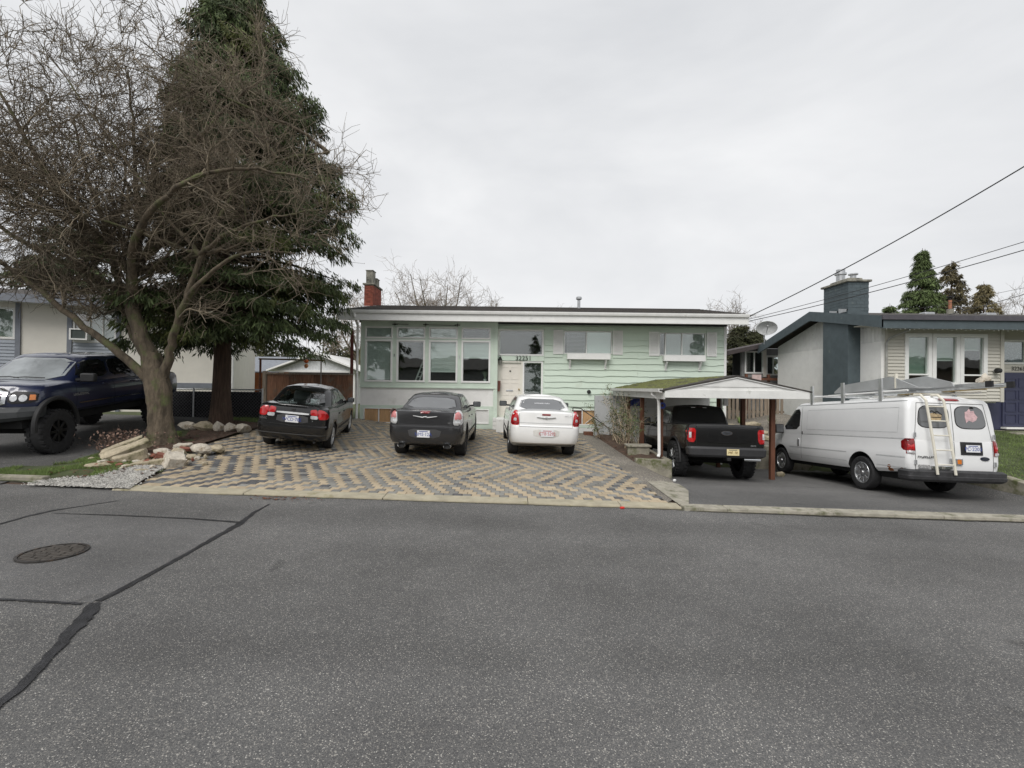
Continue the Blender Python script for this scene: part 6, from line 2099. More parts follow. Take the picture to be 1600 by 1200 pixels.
# ---- black compact sedan
CIV = paint('paint_black', (.009, .009, .0095), .18, .45)
civ, fb, cb_, W = sedan('black_sedan', 'black compact sedan with clear glass, parked nearest the plank fence', dict(
    paint=CIV, w=.858, ax=(.95, 3.57), r=.31, tw=.21, rim=('spoke', 'rim_silver', .66), roof=1.39, gz=.93, clear=True, glass='car_glass',
    zt=[(-.1, 1.035), (.12, 1.055), (.6, 1.06), (1.2, 1.0), (3.0, .97), (3.3, .95), (4.0, .82), (4.44, .66)],
    zb=[(-.1, .30), (.4, .25), (1.5, .18), (3.2, .18), (4.4, .2)], taper=[(0, .965), (.5, .99), (1.5, 1.0), (3.2, 1.0), (4.0, .97), (4.44, .92)],
    levels=[(0, .16, 4.28, .74, .22, .35), (.05, .06, 4.38, .81, .22, .4), (.16, .015, 4.43, .84, .22, .42), (.40, .0, 4.44, .858, .22, .42), (.45, .004, 4.44, .858, .22, .42),
            (.485, .045, 4.42, .852, .2, .42), (.70, .055, 4.38, .85, .19, .42), (.88, .075, 4.32, .842, .18, .42), (.96, .10, 4.28, .82, .18, .42), (1., .16, 4.22, .77, .2, .42)],
    gh=[(0, .46, 3.35, .775, .22, .3), (.3, .66, 3.05, .735, .22, .3), (.6, .88, 2.76, .675, .22, .3), (.85, 1.07, 2.52, .62, .2, .28), (.95, 1.17, 2.42, .58, .2, .26), (1., 1.32, 2.3, .50, .2, .26)],
    rw=[(-.60, 1.075), (.60, 1.075), (.46, 1.335), (-.46, 1.335)], fw=[(-.60, 1.05), (.60, 1.05), (.48, 1.33), (-.48, 1.33)],
    sw=[[(.98, 1.06), (1.32, 1.05), (1.38, 1.32), (1.22, 1.29)], [(1.38, 1.05), (1.98, 1.03), (1.96, 1.34), (1.43, 1.325)], [(2.05, 1.03), (2.82, 1.02), (2.48, 1.30), (2.04, 1.34)]],
    doors=[[(1.35, 1.0), (1.33, .55), (1.42, .36)], [(2.02, 1.0), (2.02, .26)], [(3.02, .97), (3.06, .5), (2.98, .26)], [(1.42, .27), (2.98, .27)]], handles=[(1.5, .82), (2.2, .80)],
    mir=(.82, 2.72, 1.04), ms=(.2, .1, .13)))
for s in (-1, 1):
    mk = (lambda q: q) if s > 0 else sym
    patch(fb, mk([(.565, 1.02), (.70, 1.01), (.79, .95), (.83, .86), (.80, .80), (.60, .80)]), 'rear', 'tail_lamp', 'lamp_red', civ, .010, .05, rnd=1, maxd=.13)
    patch(fb, mk([(.395, 1.0), (.55, 1.02), (.585, .88), (.415, .88)]), 'rear', 'tail_lamp', 'lamp_red', civ, .010, .04, rnd=1, maxd=.13)
    patch(fb, mk([(.415, .876), (.585, .876), (.59, .80), (.425, .80)]), 'rear', 'reversing_lamp', 'lamp_clear', civ, .010, .04, rnd=1, maxd=.13)
    seat(civ, s * .36, 2.2, .95)
MB().box(-.62, .62, .95, 1.05, .98, 1.02).build('parcel_shelf', 'black_plastic', civ)
patch(fb, [(-.36, .86), (.36, .86), (.37, .69), (-.37, .69)], 'rear', 'plate_recess', mat('recess_grey', (.05, .05, .052), .5), civ, .003, .02, rnd=1)
patch(fb, [(-.38, .925), (.38, .925), (.38, .885), (-.38, .885)], 'rear', 'chrome_garnish', mat('bright_trim', (.80, .81, .82), .25, .25), civ, .022, .03, rnd=1)
plate(civ, 0, .025, .775, 'WCD·78E')
strip(fb, [(-.84, .645), (.84, .645)], 'rear', 'bumper_seam', 'seam', civ, .01)
strip(fb, [(-.83, .44), (.83, .44)], 'rear', 'bumper_moulding', mat('moulding_grey', (.07, .07, .07), .4), civ, .016, .008)
strip(fb, [(-.60, 1.03), (-.56, .66), (.56, .66), (.60, 1.03)], 'rear', 'boot_seam', 'seam', civ, .008)
text_mesh('CIVIC', .06, 'chrome', 'badge', civ, (-.66, .04, .745), sx=1.1)
MB().lathe([(.012, -.01), (.012, .01), (.0001, .01)], 10, 'y', (.48, .05, .76)).build('boot_lock', 'chrome', civ)
MB().obox((0, .075, .965), (.09, .01, .07)).build('maker_emblem', 'black_plastic', civ, bevel=.01)
MB().tube([(.55, .1, .27), (.55, .4, .27)], .028, 10).build('exhaust_pipe', 'exhaust', civ, True)
place(civ, -5.52, 11.42, rad(10.2), .95, 3.57, 1.11)

# ---- big saloons (dark grey and white)
def big_sedan(name, label, pm, style, glassm, mm):
    old = style == 'old'
    return sedan(name, label, dict(
        paint=pm, w=.945, ax=(1.12, 4.17), r=.38, tw=.29, rim=('chrome', 'rim_silver' if old else 'rim_black', .72), roof=1.44, gz=1.0, glass=glassm, mm=mm, gap=.045,
        zt=[(-.1, 1.09), (.15, 1.115), (.7, 1.125), (1.6, 1.08), (3.5, 1.04), (3.8, 1.03), (4.6, .95), (5.04, .80)],
        zb=[(-.1, .38), (.3, .34), (.7, .25), (1.8, .19), (3.8, .19), (5.0, .22)], taper=[(0, .955), (.5, .985), (1.5, 1.0), (3.6, 1.0), (4.5, .98), (5.04, .94)],
        levels=[(0, .14, 4.9, .80, .26, .3), (.05, .05, 4.98, .88, .26, .34), (.16, .01, 5.02, .925, .26, .36), (.36, .0, 5.04, .945, .25, .36), (.50, .004, 5.04, .943, .25, .36), (.56, .012, 5.03, .94, .24, .36),
                (.60, .045, 5.02, .936, .22, .36), (.80, .055, 5.0, .928, .2, .34), (.93, .065, 4.96, .905, .2, .34), (.98, .07, 4.9, .86, .2, .34), (1., .13, 4.84, .80, .22, .34)],
        gh=[(0, .52, 3.85, .835, .26, .3), (.3, .80, 3.55, .79, .26, .3), (.6, 1.10, 3.26, .725, .26, .28), (.85, 1.36, 3.02, .665, .24, .26), (.95, 1.50, 2.92, .62, .24, .26), (1., 1.72, 2.74, .52, .24, .26)],
        rw=[(-.66, 1.135), (.66, 1.135), (.53, 1.365), (-.53, 1.365)], fw=[(-.66, 1.11), (.66, 1.11), (.53, 1.36), (-.53, 1.36)],
        sw=[[(1.22, 1.15), (1.62, 1.125), (1.66, 1.35), (1.48, 1.31)], [(1.72, 1.12), (2.46, 1.11), (2.44, 1.365), (1.76, 1.36)], [(2.54, 1.11), (3.38, 1.10), (3.02, 1.33), (2.54, 1.365)]],
        doors=[[(1.66, 1.05), (1.64, .6), (1.78, .42)], [(2.5, 1.05), (2.5, .28)], [(3.6, 1.03), (3.64, .55), (3.56, .28)], [(1.78, .29), (3.56, .29)]], handles=[(1.92, .90), (2.72, .88)], hm='chrome' if not old else pm,
        mir=(.90, 3.25, 1.13), ms=(.24, .12, .15)))
GRY = paint('paint_charcoal', (.022, .022, .0235), .26, .5)
gs, fb, cb_, W = big_sedan('grey_sedan', 'charcoal full size sedan with twin exhausts parked between the two other sedans', GRY, 'new', 'car_glass_grey', GRY)
for s in (-1, 1):
    mk = (lambda q: q) if s > 0 else sym
    outl = [(.68, .815), (.915, .82), (.90, 1.06), (.84, 1.15), (.715, 1.14)]
    patch(fb, mk(outl), 'rear', 'lamp_surround', 'lamp_clear', gs, .006, .04, rnd=1, maxd=.13)
    patch(fb, mk(ring2([(.70, .93), (.89, .93), (.88, 1.05), (.82, 1.13), (.73, 1.12)], .90)), 'rear', 'tail_lamp', 'lamp_pink', gs, .014, .02, rnd=1, maxd=.13)
    patch(fb, mk([(.70, .835), (.88, .84), (.878, .905), (.702, .905)]), 'rear', 'reversing_lamp', 'lamp_clear', gs, .014, .02, rnd=0, maxd=.13)
    tip = MB().lathe([(.065, -.09), (.072, -.10), (.078, -.09), (.078, .1)], 20, 'y').build('exhaust_tip', 'chrome', gs, True)
    tip.location = (s * .56, .12, .35); tip.scale = (1.25, 1, .8)
    MB().lathe([(.066, -.06), (.0001, -.05)], 20, 'y').build('exhaust_bore', 'exhaust', tip)
strip(fb, [(-.69, 1.09), (-.685, .80), (.685, .80), (.69, 1.09)], 'rear', 'boot_seam', 'seam', gs, .011)
strip(fb, [(-.92, .80), (-.69, .80)], 'rear', 'bumper_seam', 'seam', gs, .008)
strip(fb, [(.69, .80), (.92, .80)], 'rear', 'bumper_seam', 'seam', gs, .008)
patch(fb, [(-.15, 1.115), (.13, 1.115), (.10, 1.065), (-.12, 1.065)], 'rear', 'brake_lamp', 'lamp_dark', gs, .008, .02, rnd=1)
for s in (-1, 1):
    MB().prism([(s * .03, .985), (s * .30, 1.012), (s * .29, 1.0), (s * .05, .965)], .03, .055).build('wing_emblem', mat('bright_trim', (.80, .81, .82), .25, .25), gs)
MB().obox((0, .042, .985), (.09, .02, .03)).build('wing_emblem', 'rim_silver', gs, bevel=.006)
text_mesh('300', .055, 'chrome', 'badge', gs, (.60, .035, .865), sx=1.2)
patch(fb, [(-.42, .72), (.42, .72), (.36, .525), (-.36, .525)], 'rear', 'plate_recess', mat('recess_grey', (.05, .05, .052), .5), gs, .003, .02, rnd=1)
plate(gs, -.02, -.014, .615, 'NM5·12A')
place(gs, -2.15, 11.3, 0, 1.12, 4.17, 1.11)

WHT = paint('paint_white', (.80, .80, .79), .30, dirt=((.55, .52, .45), 2.2, .70))
ws, fb, cb_, W = big_sedan('white_sedan', 'white full size sedan with red tail lamps in front of the door', WHT, 'old', 'car_glass_grey', 'black_plastic')
for s in (-1, 1):
    mk = (lambda q: q) if s > 0 else sym
    patch(fb, mk([(.70, .80), (.915, .80), (.905, 1.0), (.83, 1.135), (.745, 1.14), (.72, 1.0)]), 'rear', 'tail_lamp', 'lamp_red', ws, .010, .04, rnd=1, maxd=.13)
    patch(fb, mk([(.77, .90), (.85, .90), (.845, .965), (.775, .965)]), 'rear', 'reversing_lamp', 'lamp_clear', ws, .016, .02, rnd=1, maxd=.13)
    patch(fb, mk([(.72, .81), (.90, .81), (.90, .885), (.72, .885)]), 'rear', 'lamp_lower', 'lamp_dark', ws, .014, .02, rnd=1, maxd=.13)
strip(fb, [(-.70, 1.09), (-.70, .775), (.70, .775), (.70, 1.09)], 'rear', 'boot_seam', mat('seam_grey', (.12, .12, .12), .8), ws, .009)
strip(fb, [(-.70, .86), (.70, .86)], 'rear', 'boot_crease_shade', mat('crease_shade_grey', (.45, .46, .46), .5), ws, .012)  # grey line paints the shade of a crease that is not modelled
patch(fb, [(-.11, 1.075), (.11, 1.075), (.11, 1.04), (-.11, 1.04)], 'rear', 'brake_lamp', 'lamp_dark', ws, .008, .02, rnd=0)
for s in (-1, 1):
    MB().prism([(s * .03, .985), (s * .25, 1.005), (s * .25, .998), (s * .05, .965)], .03, .055).build('wing_emblem', 'rim_silver', ws)
MB().obox((0, .042, .975), (.06, .02, .055)).build('wing_emblem', 'rim_silver', ws, bevel=.01)
worn_lettering(ws, 'badge', 'rim_silver', .19, .025, 7, (.58, .05, 1.045), seed=1, gap=4)
patch(fb, [(-.34, .72), (.36, .72), (.34, .545), (-.32, .545)], 'rear', 'plate_recess', mat('recess_white', (.62, .61, .58), .5), ws, .003, .02, rnd=1)
plate(ws, .03, -.012, .635, 'CTB·5292', 'plate_red', 'plate', .33, .16)
WLP = [proj(cb_, 'rear', 0, z_, .012) for z_ in (1.27, 1.32)]
worn_lettering(ws, 'window_lettering', 'plate', .44, .045, 15, WLP[0], (-math.atan2(WLP[1].y - WLP[0].y, .05), 0, 0), 9, 3)
MB().obox((.02, 1.8, 1.475), (.05, .08, .03)).build('roof_aerial', 'black_plastic', ws, bevel=.01)
place(ws, .88, 12.0, rad(3.2), 1.12, 4.17, 1.13)

# ---- black pickup in the carport
BLK = paint('paint_black_truck', (.007, .007, .0075), .22, .55)
tk = thing('black_pickup', 'black lifted pickup truck backed half into the carport', 'pickup truck')
zt = curve([(.0, 1.40), (2.0, 1.41), (4.2, 1.36), (4.5, 1.35), (5.5, 1.28), (5.85, 1.1)]); zb = curve([(0, .74), (2, .66), (5.8, .66)])
tpf = curve([(.1, .985), (.6, 1.0), (5.0, 1.0), (5.85, .94)])
lv = [(0, .17, 5.7, .90, .08, .2), (.08, .13, 5.8, .97, .07, .25), (.35, .12, 5.85, 1.0, .07, .28), (.6, .12, 5.85, .995, .07, .28), (.86, .12, 5.82, .985, .07, .28), (.96, .125, 5.75, .97, .06, .28), (1., .15, 5.7, .93, .06, .28)]
me = clean_mesh(hull(lv, lambda y, v: zb(y) + (zt(y) - zb(y)) * v, tpf, crown=.01, bow=(.02, .1)), 'body')
fb = bvh_of(me)
me = cut_arches(me, [(1.28, .47, .54, 1.0), (4.98, .47, .54, 1.0)], BLK, .4)
link('body', me, tk, True, sharp=32)
gm = clean_mesh(hull([(0, 1.98, 4.5, .90, .1, .3), (.3, 2.02, 4.2, .86, .1, .28), (.7, 2.08, 3.85, .78, .1, .26), (.9, 2.12, 3.66, .73, .1, .24), (.97, 2.16, 3.58, .69, .1, .24), (1., 2.24, 3.45, .60, .1, .22)], lambda y, v: 1.28 + .66 * v, None, crown=.03, bow=(.03, .14)), 'cab')
cb_ = bvh_of(gm); gm.materials.append(BLK); link('cab', gm, tk, True, sharp=40)
patch(cb_, [(-.72, 1.45), (.72, 1.45), (.62, 1.85), (-.62, 1.85)], 'rear', 'rear_window', 'car_glass_dark', tk, .006, .02, rnd=1)
patch(cb_, [(-.75, 1.42), (.75, 1.42), (.64, 1.86), (-.64, 1.86)], 'front', 'windscreen', 'car_glass_dark', tk, .006, .02, rnd=1)
for ax in ('left', 'right'):
    for q in ([(2.2, 1.43), (2.95, 1.42), (2.93, 1.83), (2.28, 1.83)], [(3.02, 1.42), (4.05, 1.40), (3.62, 1.80), (3.02, 1.83)]):
        patch(cb_, q, ax, 'side_window', 'car_glass_dark', tk, .006, .02, rnd=1)
    for ln in ([(2.02, 1.38), (2.02, .75)], [(2.98, 1.38), (2.98, .72)], [(4.2, 1.36), (4.2, .72)], [(2.02, .74), (4.2, .74)]):
        strip(fb, ln, ax, 'door_seam', 'seam', tk, .012)
    strip(fb, [(.2, 1.18), (1.9, 1.2), (4.4, 1.18)], ax, 'body_crease_glint', mat('crease_glint', (.03, .03, .031), .2), tk, .02, .006)  # paler line paints the light caught along a crease
MB().box(-.14, .14, 2.14, 2.2, 1.86, 1.90).build('brake_lamp', 'lamp_dark', tk)
for s in (-1, 1):
    MB().obox((s * .17, 2.14, 1.88), (.12, .03, .03)).build('cargo_lamp', 'lamp_clear', tk)
    mk = (lambda q: q) if s > 0 else sym
    patch(fb, mk([(.80, .95), (.985, .95), (.985, 1.30), (.78, 1.30)]), 'rear', 'tail_lamp', 'lamp_red', tk, .012, .06, rnd=1, maxd=.13)
    patch(fb, mk([(.90, 1.06), (.955, 1.06), (.955, 1.2), (.90, 1.2)]), 'rear', 'reversing_lamp', 'lamp_clear', tk, .02, .02, rnd=0, maxd=.13)
    patch(fb, mk([(.83, 1.06), (.89, 1.06), (.89, 1.2), (.83, 1.2)]), 'rear', 'lamp_inner', 'lamp_dark', tk, .02, .02, rnd=0, maxd=.13)
    mirror(tk, s * .98, 4.0, 1.46, s, 'black_plastic', (.26, .14, .26))
    for y in (1.28, 4.98):
        wheel(tk, s * .90, y, .46, .33, s, 'fuel', 'rim_black', .62, 30)
    wf = MB()
    for y in (1.28, 4.98):
        P = [(s * .995, y + .57 * math.cos(a), .47 + .57 * math.sin(a)) for a in np.linspace(-.1, math.pi + .1, 22)]
        wf = MB().tube(P, .03, 8); wf.build('wheel_flare', 'black_plastic', tk, True)
tg = strip(fb, [(-.77, 1.39), (-.77, .86), (.77, .86), (.77, 1.39)], 'rear', 'tailgate_seam', 'seam', tk, .012)
patch(fb, [(-.77, 1.40), (.77, 1.40), (.77, 1.345), (-.77, 1.345)], 'rear', 'tailgate_cap', 'black_plastic', tk, .014, .03, rnd=0)
patch(fb, [(-.5, 1.06), (.5, 1.06), (.46, .95), (-.46, .95)], 'rear', 'tailgate_emboss', BLK, tk, .012, .02, rnd=1)
E1 = [(.145 * math.cos(a), 1.195 + .06 * math.sin(a)) for a in np.linspace(0, 2 * math.pi, 29)[:-1]]
patch(fb, E1, 'rear', 'oval_emblem', 'chrome', tk, .018, .03, rnd=0)
patch(fb, [(x * .87, 1.195 + (z - 1.195) * .78) for x, z in E1], 'rear', 'oval_emblem_face', mat('emblem_dark', (.05, .055, .065), .3), tk, .022, .02, rnd=0)
text_mesh('Ford', .085, 'chrome', 'emblem_script', tk, (0, .092, 1.195), depth=.001, shear=.35)
worn_lettering(tk, 'badge', 'rim_silver', .13, .032, 4, (.66, .10, .90), seed=5)
bp_ = clean_mesh(hull([(0, .04, .30, .90, .10, .02), (.2, .0, .30, .98, .10, .02), (.8, .0, .30, 1.0, .10, .02), (1, .03, .30, .97, .10, .02)], lambda y, v: .60 + .25 * v, None, ns=4, crown=0, bow=(.05, 0)), 'rear_bumper')
bb_ = bvh_of(bp_); bp_.materials.append(mat('bumper_satin', (.03, .03, .032), .38)); link('rear_bumper', bp_, tk, True, sharp=30)
pt_ = plate(tk, .10, -.012, .735, '', 'plate_dark', 'plate_yellow', .31, .155)
worn_lettering(pt_, 'plate_number', mat('plate_brown', (.22, .14, .05), .5), .24, .06, 6, (0, -.006, -.01), seed=9, gap=3)
MB().box(-.05, .05, -.02, .25, .52, .60).build('tow_hitch', 'black_metal', tk, bevel=.01)
MB().tube([(.42, .1, .56), (.82, .08, .56)], .035, 12).build('exhaust_tip', 'chrome', tk, True)
MB().box(-.75, .75, .3, 5.6, .55, .7).build('chassis', 'well', tk)
MB().tube([(-.8, 1.28, .44), (.8, 1.28, .44)], .07, 10).build('rear_axle', 'well', tk, True)
place(tk, 5.53, 11.7, rad(-2.6), 1.28, 4.98, 1.04)

# ---- white work van
VAN = mat('paint_van_white', (.78, .785, .785), .36, var=.03, scale=1.2, coat=.5, streak=((.52, .49, .43), 1.3, .66))
vn = thing('white_van', 'long white work van with rear ladder and loaded roof rack', 'van')
zt = curve([(.0, 1.24), (5.0, 1.24), (5.25, 1.22), (5.7, 1.10), (5.95, .95)]); zb = curve([(0, .56), (1.4, .46), (5.0, .44), (5.9, .42)])
tpf = curve([(0, .985), (.5, 1.0), (4.8, 1.0), (5.5, .97), (5.95, .88)])
lv = [(0, .14, 5.85, .93, .10, .3), (.1, .12, 5.95, .985, .10, .34), (.3, .11, 5.97, 1.0, .09, .34), (.62, .11, 5.95, 1.0, .09, .34), (.66, .11, 5.94, .985, .09, .34), (.92, .12, 5.88, .985, .09, .34), (1., .13, 5.8, .97, .09, .34)]
me = clean_mesh(hull(lv, lambda y, v: zb(y) + (zt(y) - zb(y)) * v, tpf, ns=44, crown=.02, bow=(.02, .14)), 'body')
fb = bvh_of(me)
me = cut_arches(me, [(1.52, .41, .47, 1.0), (5.05, .41, .47, 1.0)], VAN, .36)
link('body', me, vn, True, sharp=30)
gm = clean_mesh(hull([(0, .12, 5.42, .978, .10, .3), (.15, .125, 5.30, .975, .10, .3), (.4, .14, 5.02, .958, .10, .3), (.7, .16, 4.72, .928, .10, .28), (.88, .18, 4.55, .90, .11, .28), (.95, .21, 4.45, .865, .13, .28), (.985, .26, 4.36, .80, .15, .26), (1., .34, 4.25, .70, .18, .26)], lambda y, v: 1.20 + .93 * v, None, ns=44, crown=.05, bow=(.03, .2)), 'upper_body')
ub = bvh_of(gm); gm.materials.append(VAN); link('upper_body', gm, vn, True, sharp=34)
patch(ub, [(-.80, 1.42), (.80, 1.42), (.70, 1.96), (-.70, 1.96)], 'front', 'windscreen', 'car_glass_dark', vn, .006, .02, rnd=1)
for ax, s in (('left', -1), ('right', 1)):
    patch(ub, [(4.05, 1.36), (4.92, 1.34), (4.50, 1.92), (4.05, 1.95)], ax, 'door_window', 'car_glass_dark', vn, .006, .02, rnd=1)
    for ln in ([(3.95, 1.2), (3.95, .52)], [(5.0, 1.2), (5.04, .95)]):
        strip(fb, ln, ax, 'door_seam', mat('seam_grey', (.12, .12, .12), .8), vn, .010)
    strip(ub, [(3.95, 1.22), (3.98, 2.0)], ax, 'door_seam', 'seam_grey' if 'seam_grey' in M else MATS['seam_grey'], vn, .010)
    for z_, w_ in ((.84, .022), (.62, .014)):
        for ya, yb in ((.2, 1.02), (2.02, 4.56)):
            strip(fb, [(ya, z_), (yb, z_)], ax, 'side_moulding', mat('crease_van', (.56, .57, .57), .5), vn, w_, .004)
    strip(ub, [(.2, 1.23), (3.9, 1.23)], ax, 'side_moulding', MATS['crease_van'], vn, .02, .004)
    strip(ub, [(.4, 1.9), (.4, 1.36), (3.7, 1.36), (3.7, 1.9), (.4, 1.9)], ax, 'panel_crease_shade', MATS['crease_van'], vn, .012, .003)  # grey outline paints the shade round a pressed panel
    strip(ub, [(.25, 2.045), (4.3, 2.045)], ax, 'drip_rail', mat('drip_grey', (.30, .31, .31), .5), vn, .016, .008)
    patch(ub, [(3.9, 1.02 + .19), (3.93, 1.21), (3.93, 1.3), (3.9, 1.3)], ax, 'door_handle', 'black_plastic', vn, .01, .02, rnd=0)
    MB().box(-.015, .015, -.03, .03, -.11, .11).build('door_handle', 'chrome', vn, bevel=.01).location = (s * 1.0, 4.08, .98)
    mirror(vn, s * 1.0, 4.9, 1.36, s, 'black_plastic', (.26, .16, .28))
    for y in (1.52, 5.05):
        wheel(vn, s * .885, y, .385, .24, s, 'disc', 'rim_silver', .64)
    # tail lamp, rust at the rear corner
    mk = (lambda q: q) if s > 0 else sym
    patch(fb, mk([(.845, .92), (.985, .92), (.985, 1.24), (.845, 1.24)]), 'rear', 'tail_lamp', 'lamp_dark', vn, .02, .06, rnd=0, maxd=.13)
    patch(fb, mk([(.86, 1.0), (.97, 1.0), (.97, 1.13), (.86, 1.13)]), 'rear', 'tail_lamp_lens', 'lamp_red', vn, .026, .02, rnd=0, maxd=.13)
    patch(fb, mk([(.85, .925), (.98, .925), (.98, .985), (.85, .985)]), 'rear', 'reversing_lamp', 'lamp_clear', vn, .026, .02, rnd=0, maxd=.13)
patch(fb, [(.55, .52), (.72, .50), (.70, .64), (.62, .66)], 'left', 'rust_patch', mat('rust_patch', (.26, .10, .04), .9, var=.4, scale=20), vn, .0025, .01)
patch(fb, [(.26, .56), (.34, .55), (.33, .62), (.28, .62)], 'left', 'rust_patch', MATS['rust_patch'], vn, .0025, .01)
sgm = MATS['seam_grey']
# rear doors
for ln in ([(0, 1.2), (0, .60)], [(-.83, 1.2), (-.83, .6)], [(.83, 1.2), (.83, .6)], [(-.83, .60), (.83, .60)]):
    strip(fb, ln, 'rear', 'rear_door_seam', sgm, vn, .012)
for ln in ([(0, 1.22), (0, 2.0)], [(-.83, 1.22), (-.72, 2.0)], [(.83, 1.22), (.72, 2.0)], [(-.72, 2.0), (.72, 2.0)]):
    strip(ub, ln, 'rear', 'rear_door_seam', sgm, vn, .012)
for s in (-1, 1):
    mk = (lambda q: q) if s > 0 else sym
    patch(ub, mk([(.06, 1.47), (.76, 1.47), (.68, 1.955), (.06, 1.955)]), 'rear', 'window_seal', 'seam', vn, .004, .02, rnd=3, dens=.03)
    patch(ub, mk([(.075, 1.485), (.745, 1.485), (.668, 1.94), (.075, 1.94)]), 'rear', 'rear_window', 'car_glass_grey', vn, .008, .02, rnd=3, dens=.03)
    for z in (.75, 1.32):
        MB().box(-.02, .02, -.015, .015, -.05, .05).build('hinge', 'rim_silver', vn, bevel=.005).location = (s * .845, .10, z)
FL = [(.30, 1.60), (.36, 1.655), (.44, 1.62), (.52, 1.66), (.56, 1.73), (.50, 1.80), (.49, 1.86), (.42, 1.85), (.39, 1.90), (.345, 1.85), (.29, 1.83), (.28, 1.72)]
patch(ub, FL, 'rear', 'pink_sticker', mat('sticker_pink', (.62, .42, .43), .6, var=.25, scale=16), vn, .012, .006, rnd=0)
patch(ub, [(.40, 1.90), (.50, 1.90), (.47, 1.94), (.42, 1.94)], 'rear', 'sticker_top', 'seam', vn, .012, .006, rnd=0)
patch(ub, [(-.50, 1.63), (-.24, 1.63), (-.22, 1.75), (-.37, 1.80), (-.53, 1.76)], 'rear', 'house_sticker', mat('sticker_tan', (.42, .32, .19), .6, var=.3, scale=18), vn, .012, .006, rnd=0)
for a, b_ in (((-.53, 1.76), (-.42, 1.84)), ((-.42, 1.84), (-.33, 1.77)), ((-.40, 1.78), (-.31, 1.83)), ((-.31, 1.83), (-.21, 1.75)), ((-.50, 1.70), (-.24, 1.70))):
    strip(ub, [a, b_], 'rear', 'sticker_line', 'seam', vn, .014, .016)
patch(fb, [(.13, .93), (.60, .93), (.60, 1.2), (.13, 1.2)], 'rear', 'plate_frame', 'black_plastic', vn, .012, .03, rnd=0)
plate(vn, .37, .08, 1.065, 'PC·2203', 'plate_blue', 'plate', .30, .15)
oe = MB().lathe([(.0001, -.012), (.09, -.01), (.1, .01)], 20, 'y').build('oval_emblem', mat('emblem_black', (.02, .025, .04), .3), vn, True)
oe.location = (.64, .108, .86); oe.scale = (1, 1, .42)
text_mesh('Ford', .06, 'chrome', 'emblem_script', vn, (.64, .092, .86), depth=.001, shear=.35)
worn_lettering(vn, 'badge', 'black_plastic', .36, .045, 9, (-.62, .10, .86), seed=6)
MB().box(-.78, -.55, .10, .115, .63, .70).build('sticker_strip', mat('sticker_bw', (.3, .3, .3), .6, var=.9, scale=40), vn)
MB().box(-.52, -.08, .075, .115, .62, .69).build('door_handle_bar', 'chrome', vn, bevel=.01)
lk = MB().box(-.12, .14, .07, .12, .72, .85).build('door_lock', 'rim_silver', vn, bevel=.01)
MB().box(.02, .10, .065, .07, .74, .83).build('side_marker', 'lamp_amber', lk)
bp_ = clean_mesh(hull([(0, .03, .35, .98, .10, .02), (.2, -.02, .35, 1.04, .10, .02), (.45, -.03, .35, 1.05, .10, .02), (.5, -.015, .35, 1.045, .10, .02), (.85, -.02, .35, 1.05, .10, .02), (1, .02, .35, 1.0, .10, .02)], lambda y, v: .36 + .24 * v, None, ns=4, crown=0, bow=(.03, 0)), 'rear_bumper')
bp_.materials.append(mat('bumper_scuffed', (.032, .032, .034), .55, var=.4, scale=5, streak=((.12, .12, .12), 5, .62))); link('rear_bumper', bp_, vn, True, sharp=30)
patch(ub, [(-.22, 2.06), (.22, 2.06), (.2, 2.115), (-.2, 2.115)], 'rear', 'brake_lamp', 'lamp_dark', vn, .02, .06, rnd=1)
MB().box(-.8, .8, .3, 5.7, .34, .50).build('chassis', 'well', vn)
MB().tube([(-.8, 1.52, .38), (.8, 1.52, .38)], .06, 10).build('rear_axle', 'well', vn, True)
# rear door ladder
ldr = mat('ladder_cream', (.66, .63, .54), .55, var=.08)
lad = thing('door_ladder', 'cream metal ladder bolted to the rear left van door', 'ladder')
lad.parent = None
def ladp(z, s):
    t = (z - .52) / 1.6
    return (-.34 + s * .19 - .10 * t * 1.0, -.06 + .12 * max(0, t) ** 1.5, z)
for s in (-1, 1):
    MB().tube([ladp(.52, s), ladp(.9, s), ladp(1.3, s), ladp(1.75, s), ladp(2.05, s), (ladp(2.12, s)[0], .18, 2.17), (ladp(2.12, s)[0], .34, 2.18)], .026, 8).build('rail', ldr, lad, True)
for z in (.72, 1.02, 1.32, 1.62, 1.92):
    MB().tube([ladp(z, -1), ladp(z, 1)], .014, 8).build('rung', ldr, lad, True)
# roof rack
rk = thing('roof_rack', 'aluminium ladder rack fixed along the van roof', 'roof rack')
for y in (1.0, 2.3, 3.6):
    MB().tube([(-.86, y, 2.30), (.86, y, 2.30)], .025, 8).build('cross_bar', 'alu', rk, True)
    for s in (-1, 1):
        MB().box(s * .86 - .02, s * .86 + .02, y - .05, y + .05, 2.02, 2.58 if s < 0 else 2.45).build('upright', 'alu', rk)
for s in (-1, 1):
    MB().tube([(s * .80, .3, 2.27), (s * .80, 4.4, 2.27)], .022, 8).build('side_rail', 'white', rk, True)
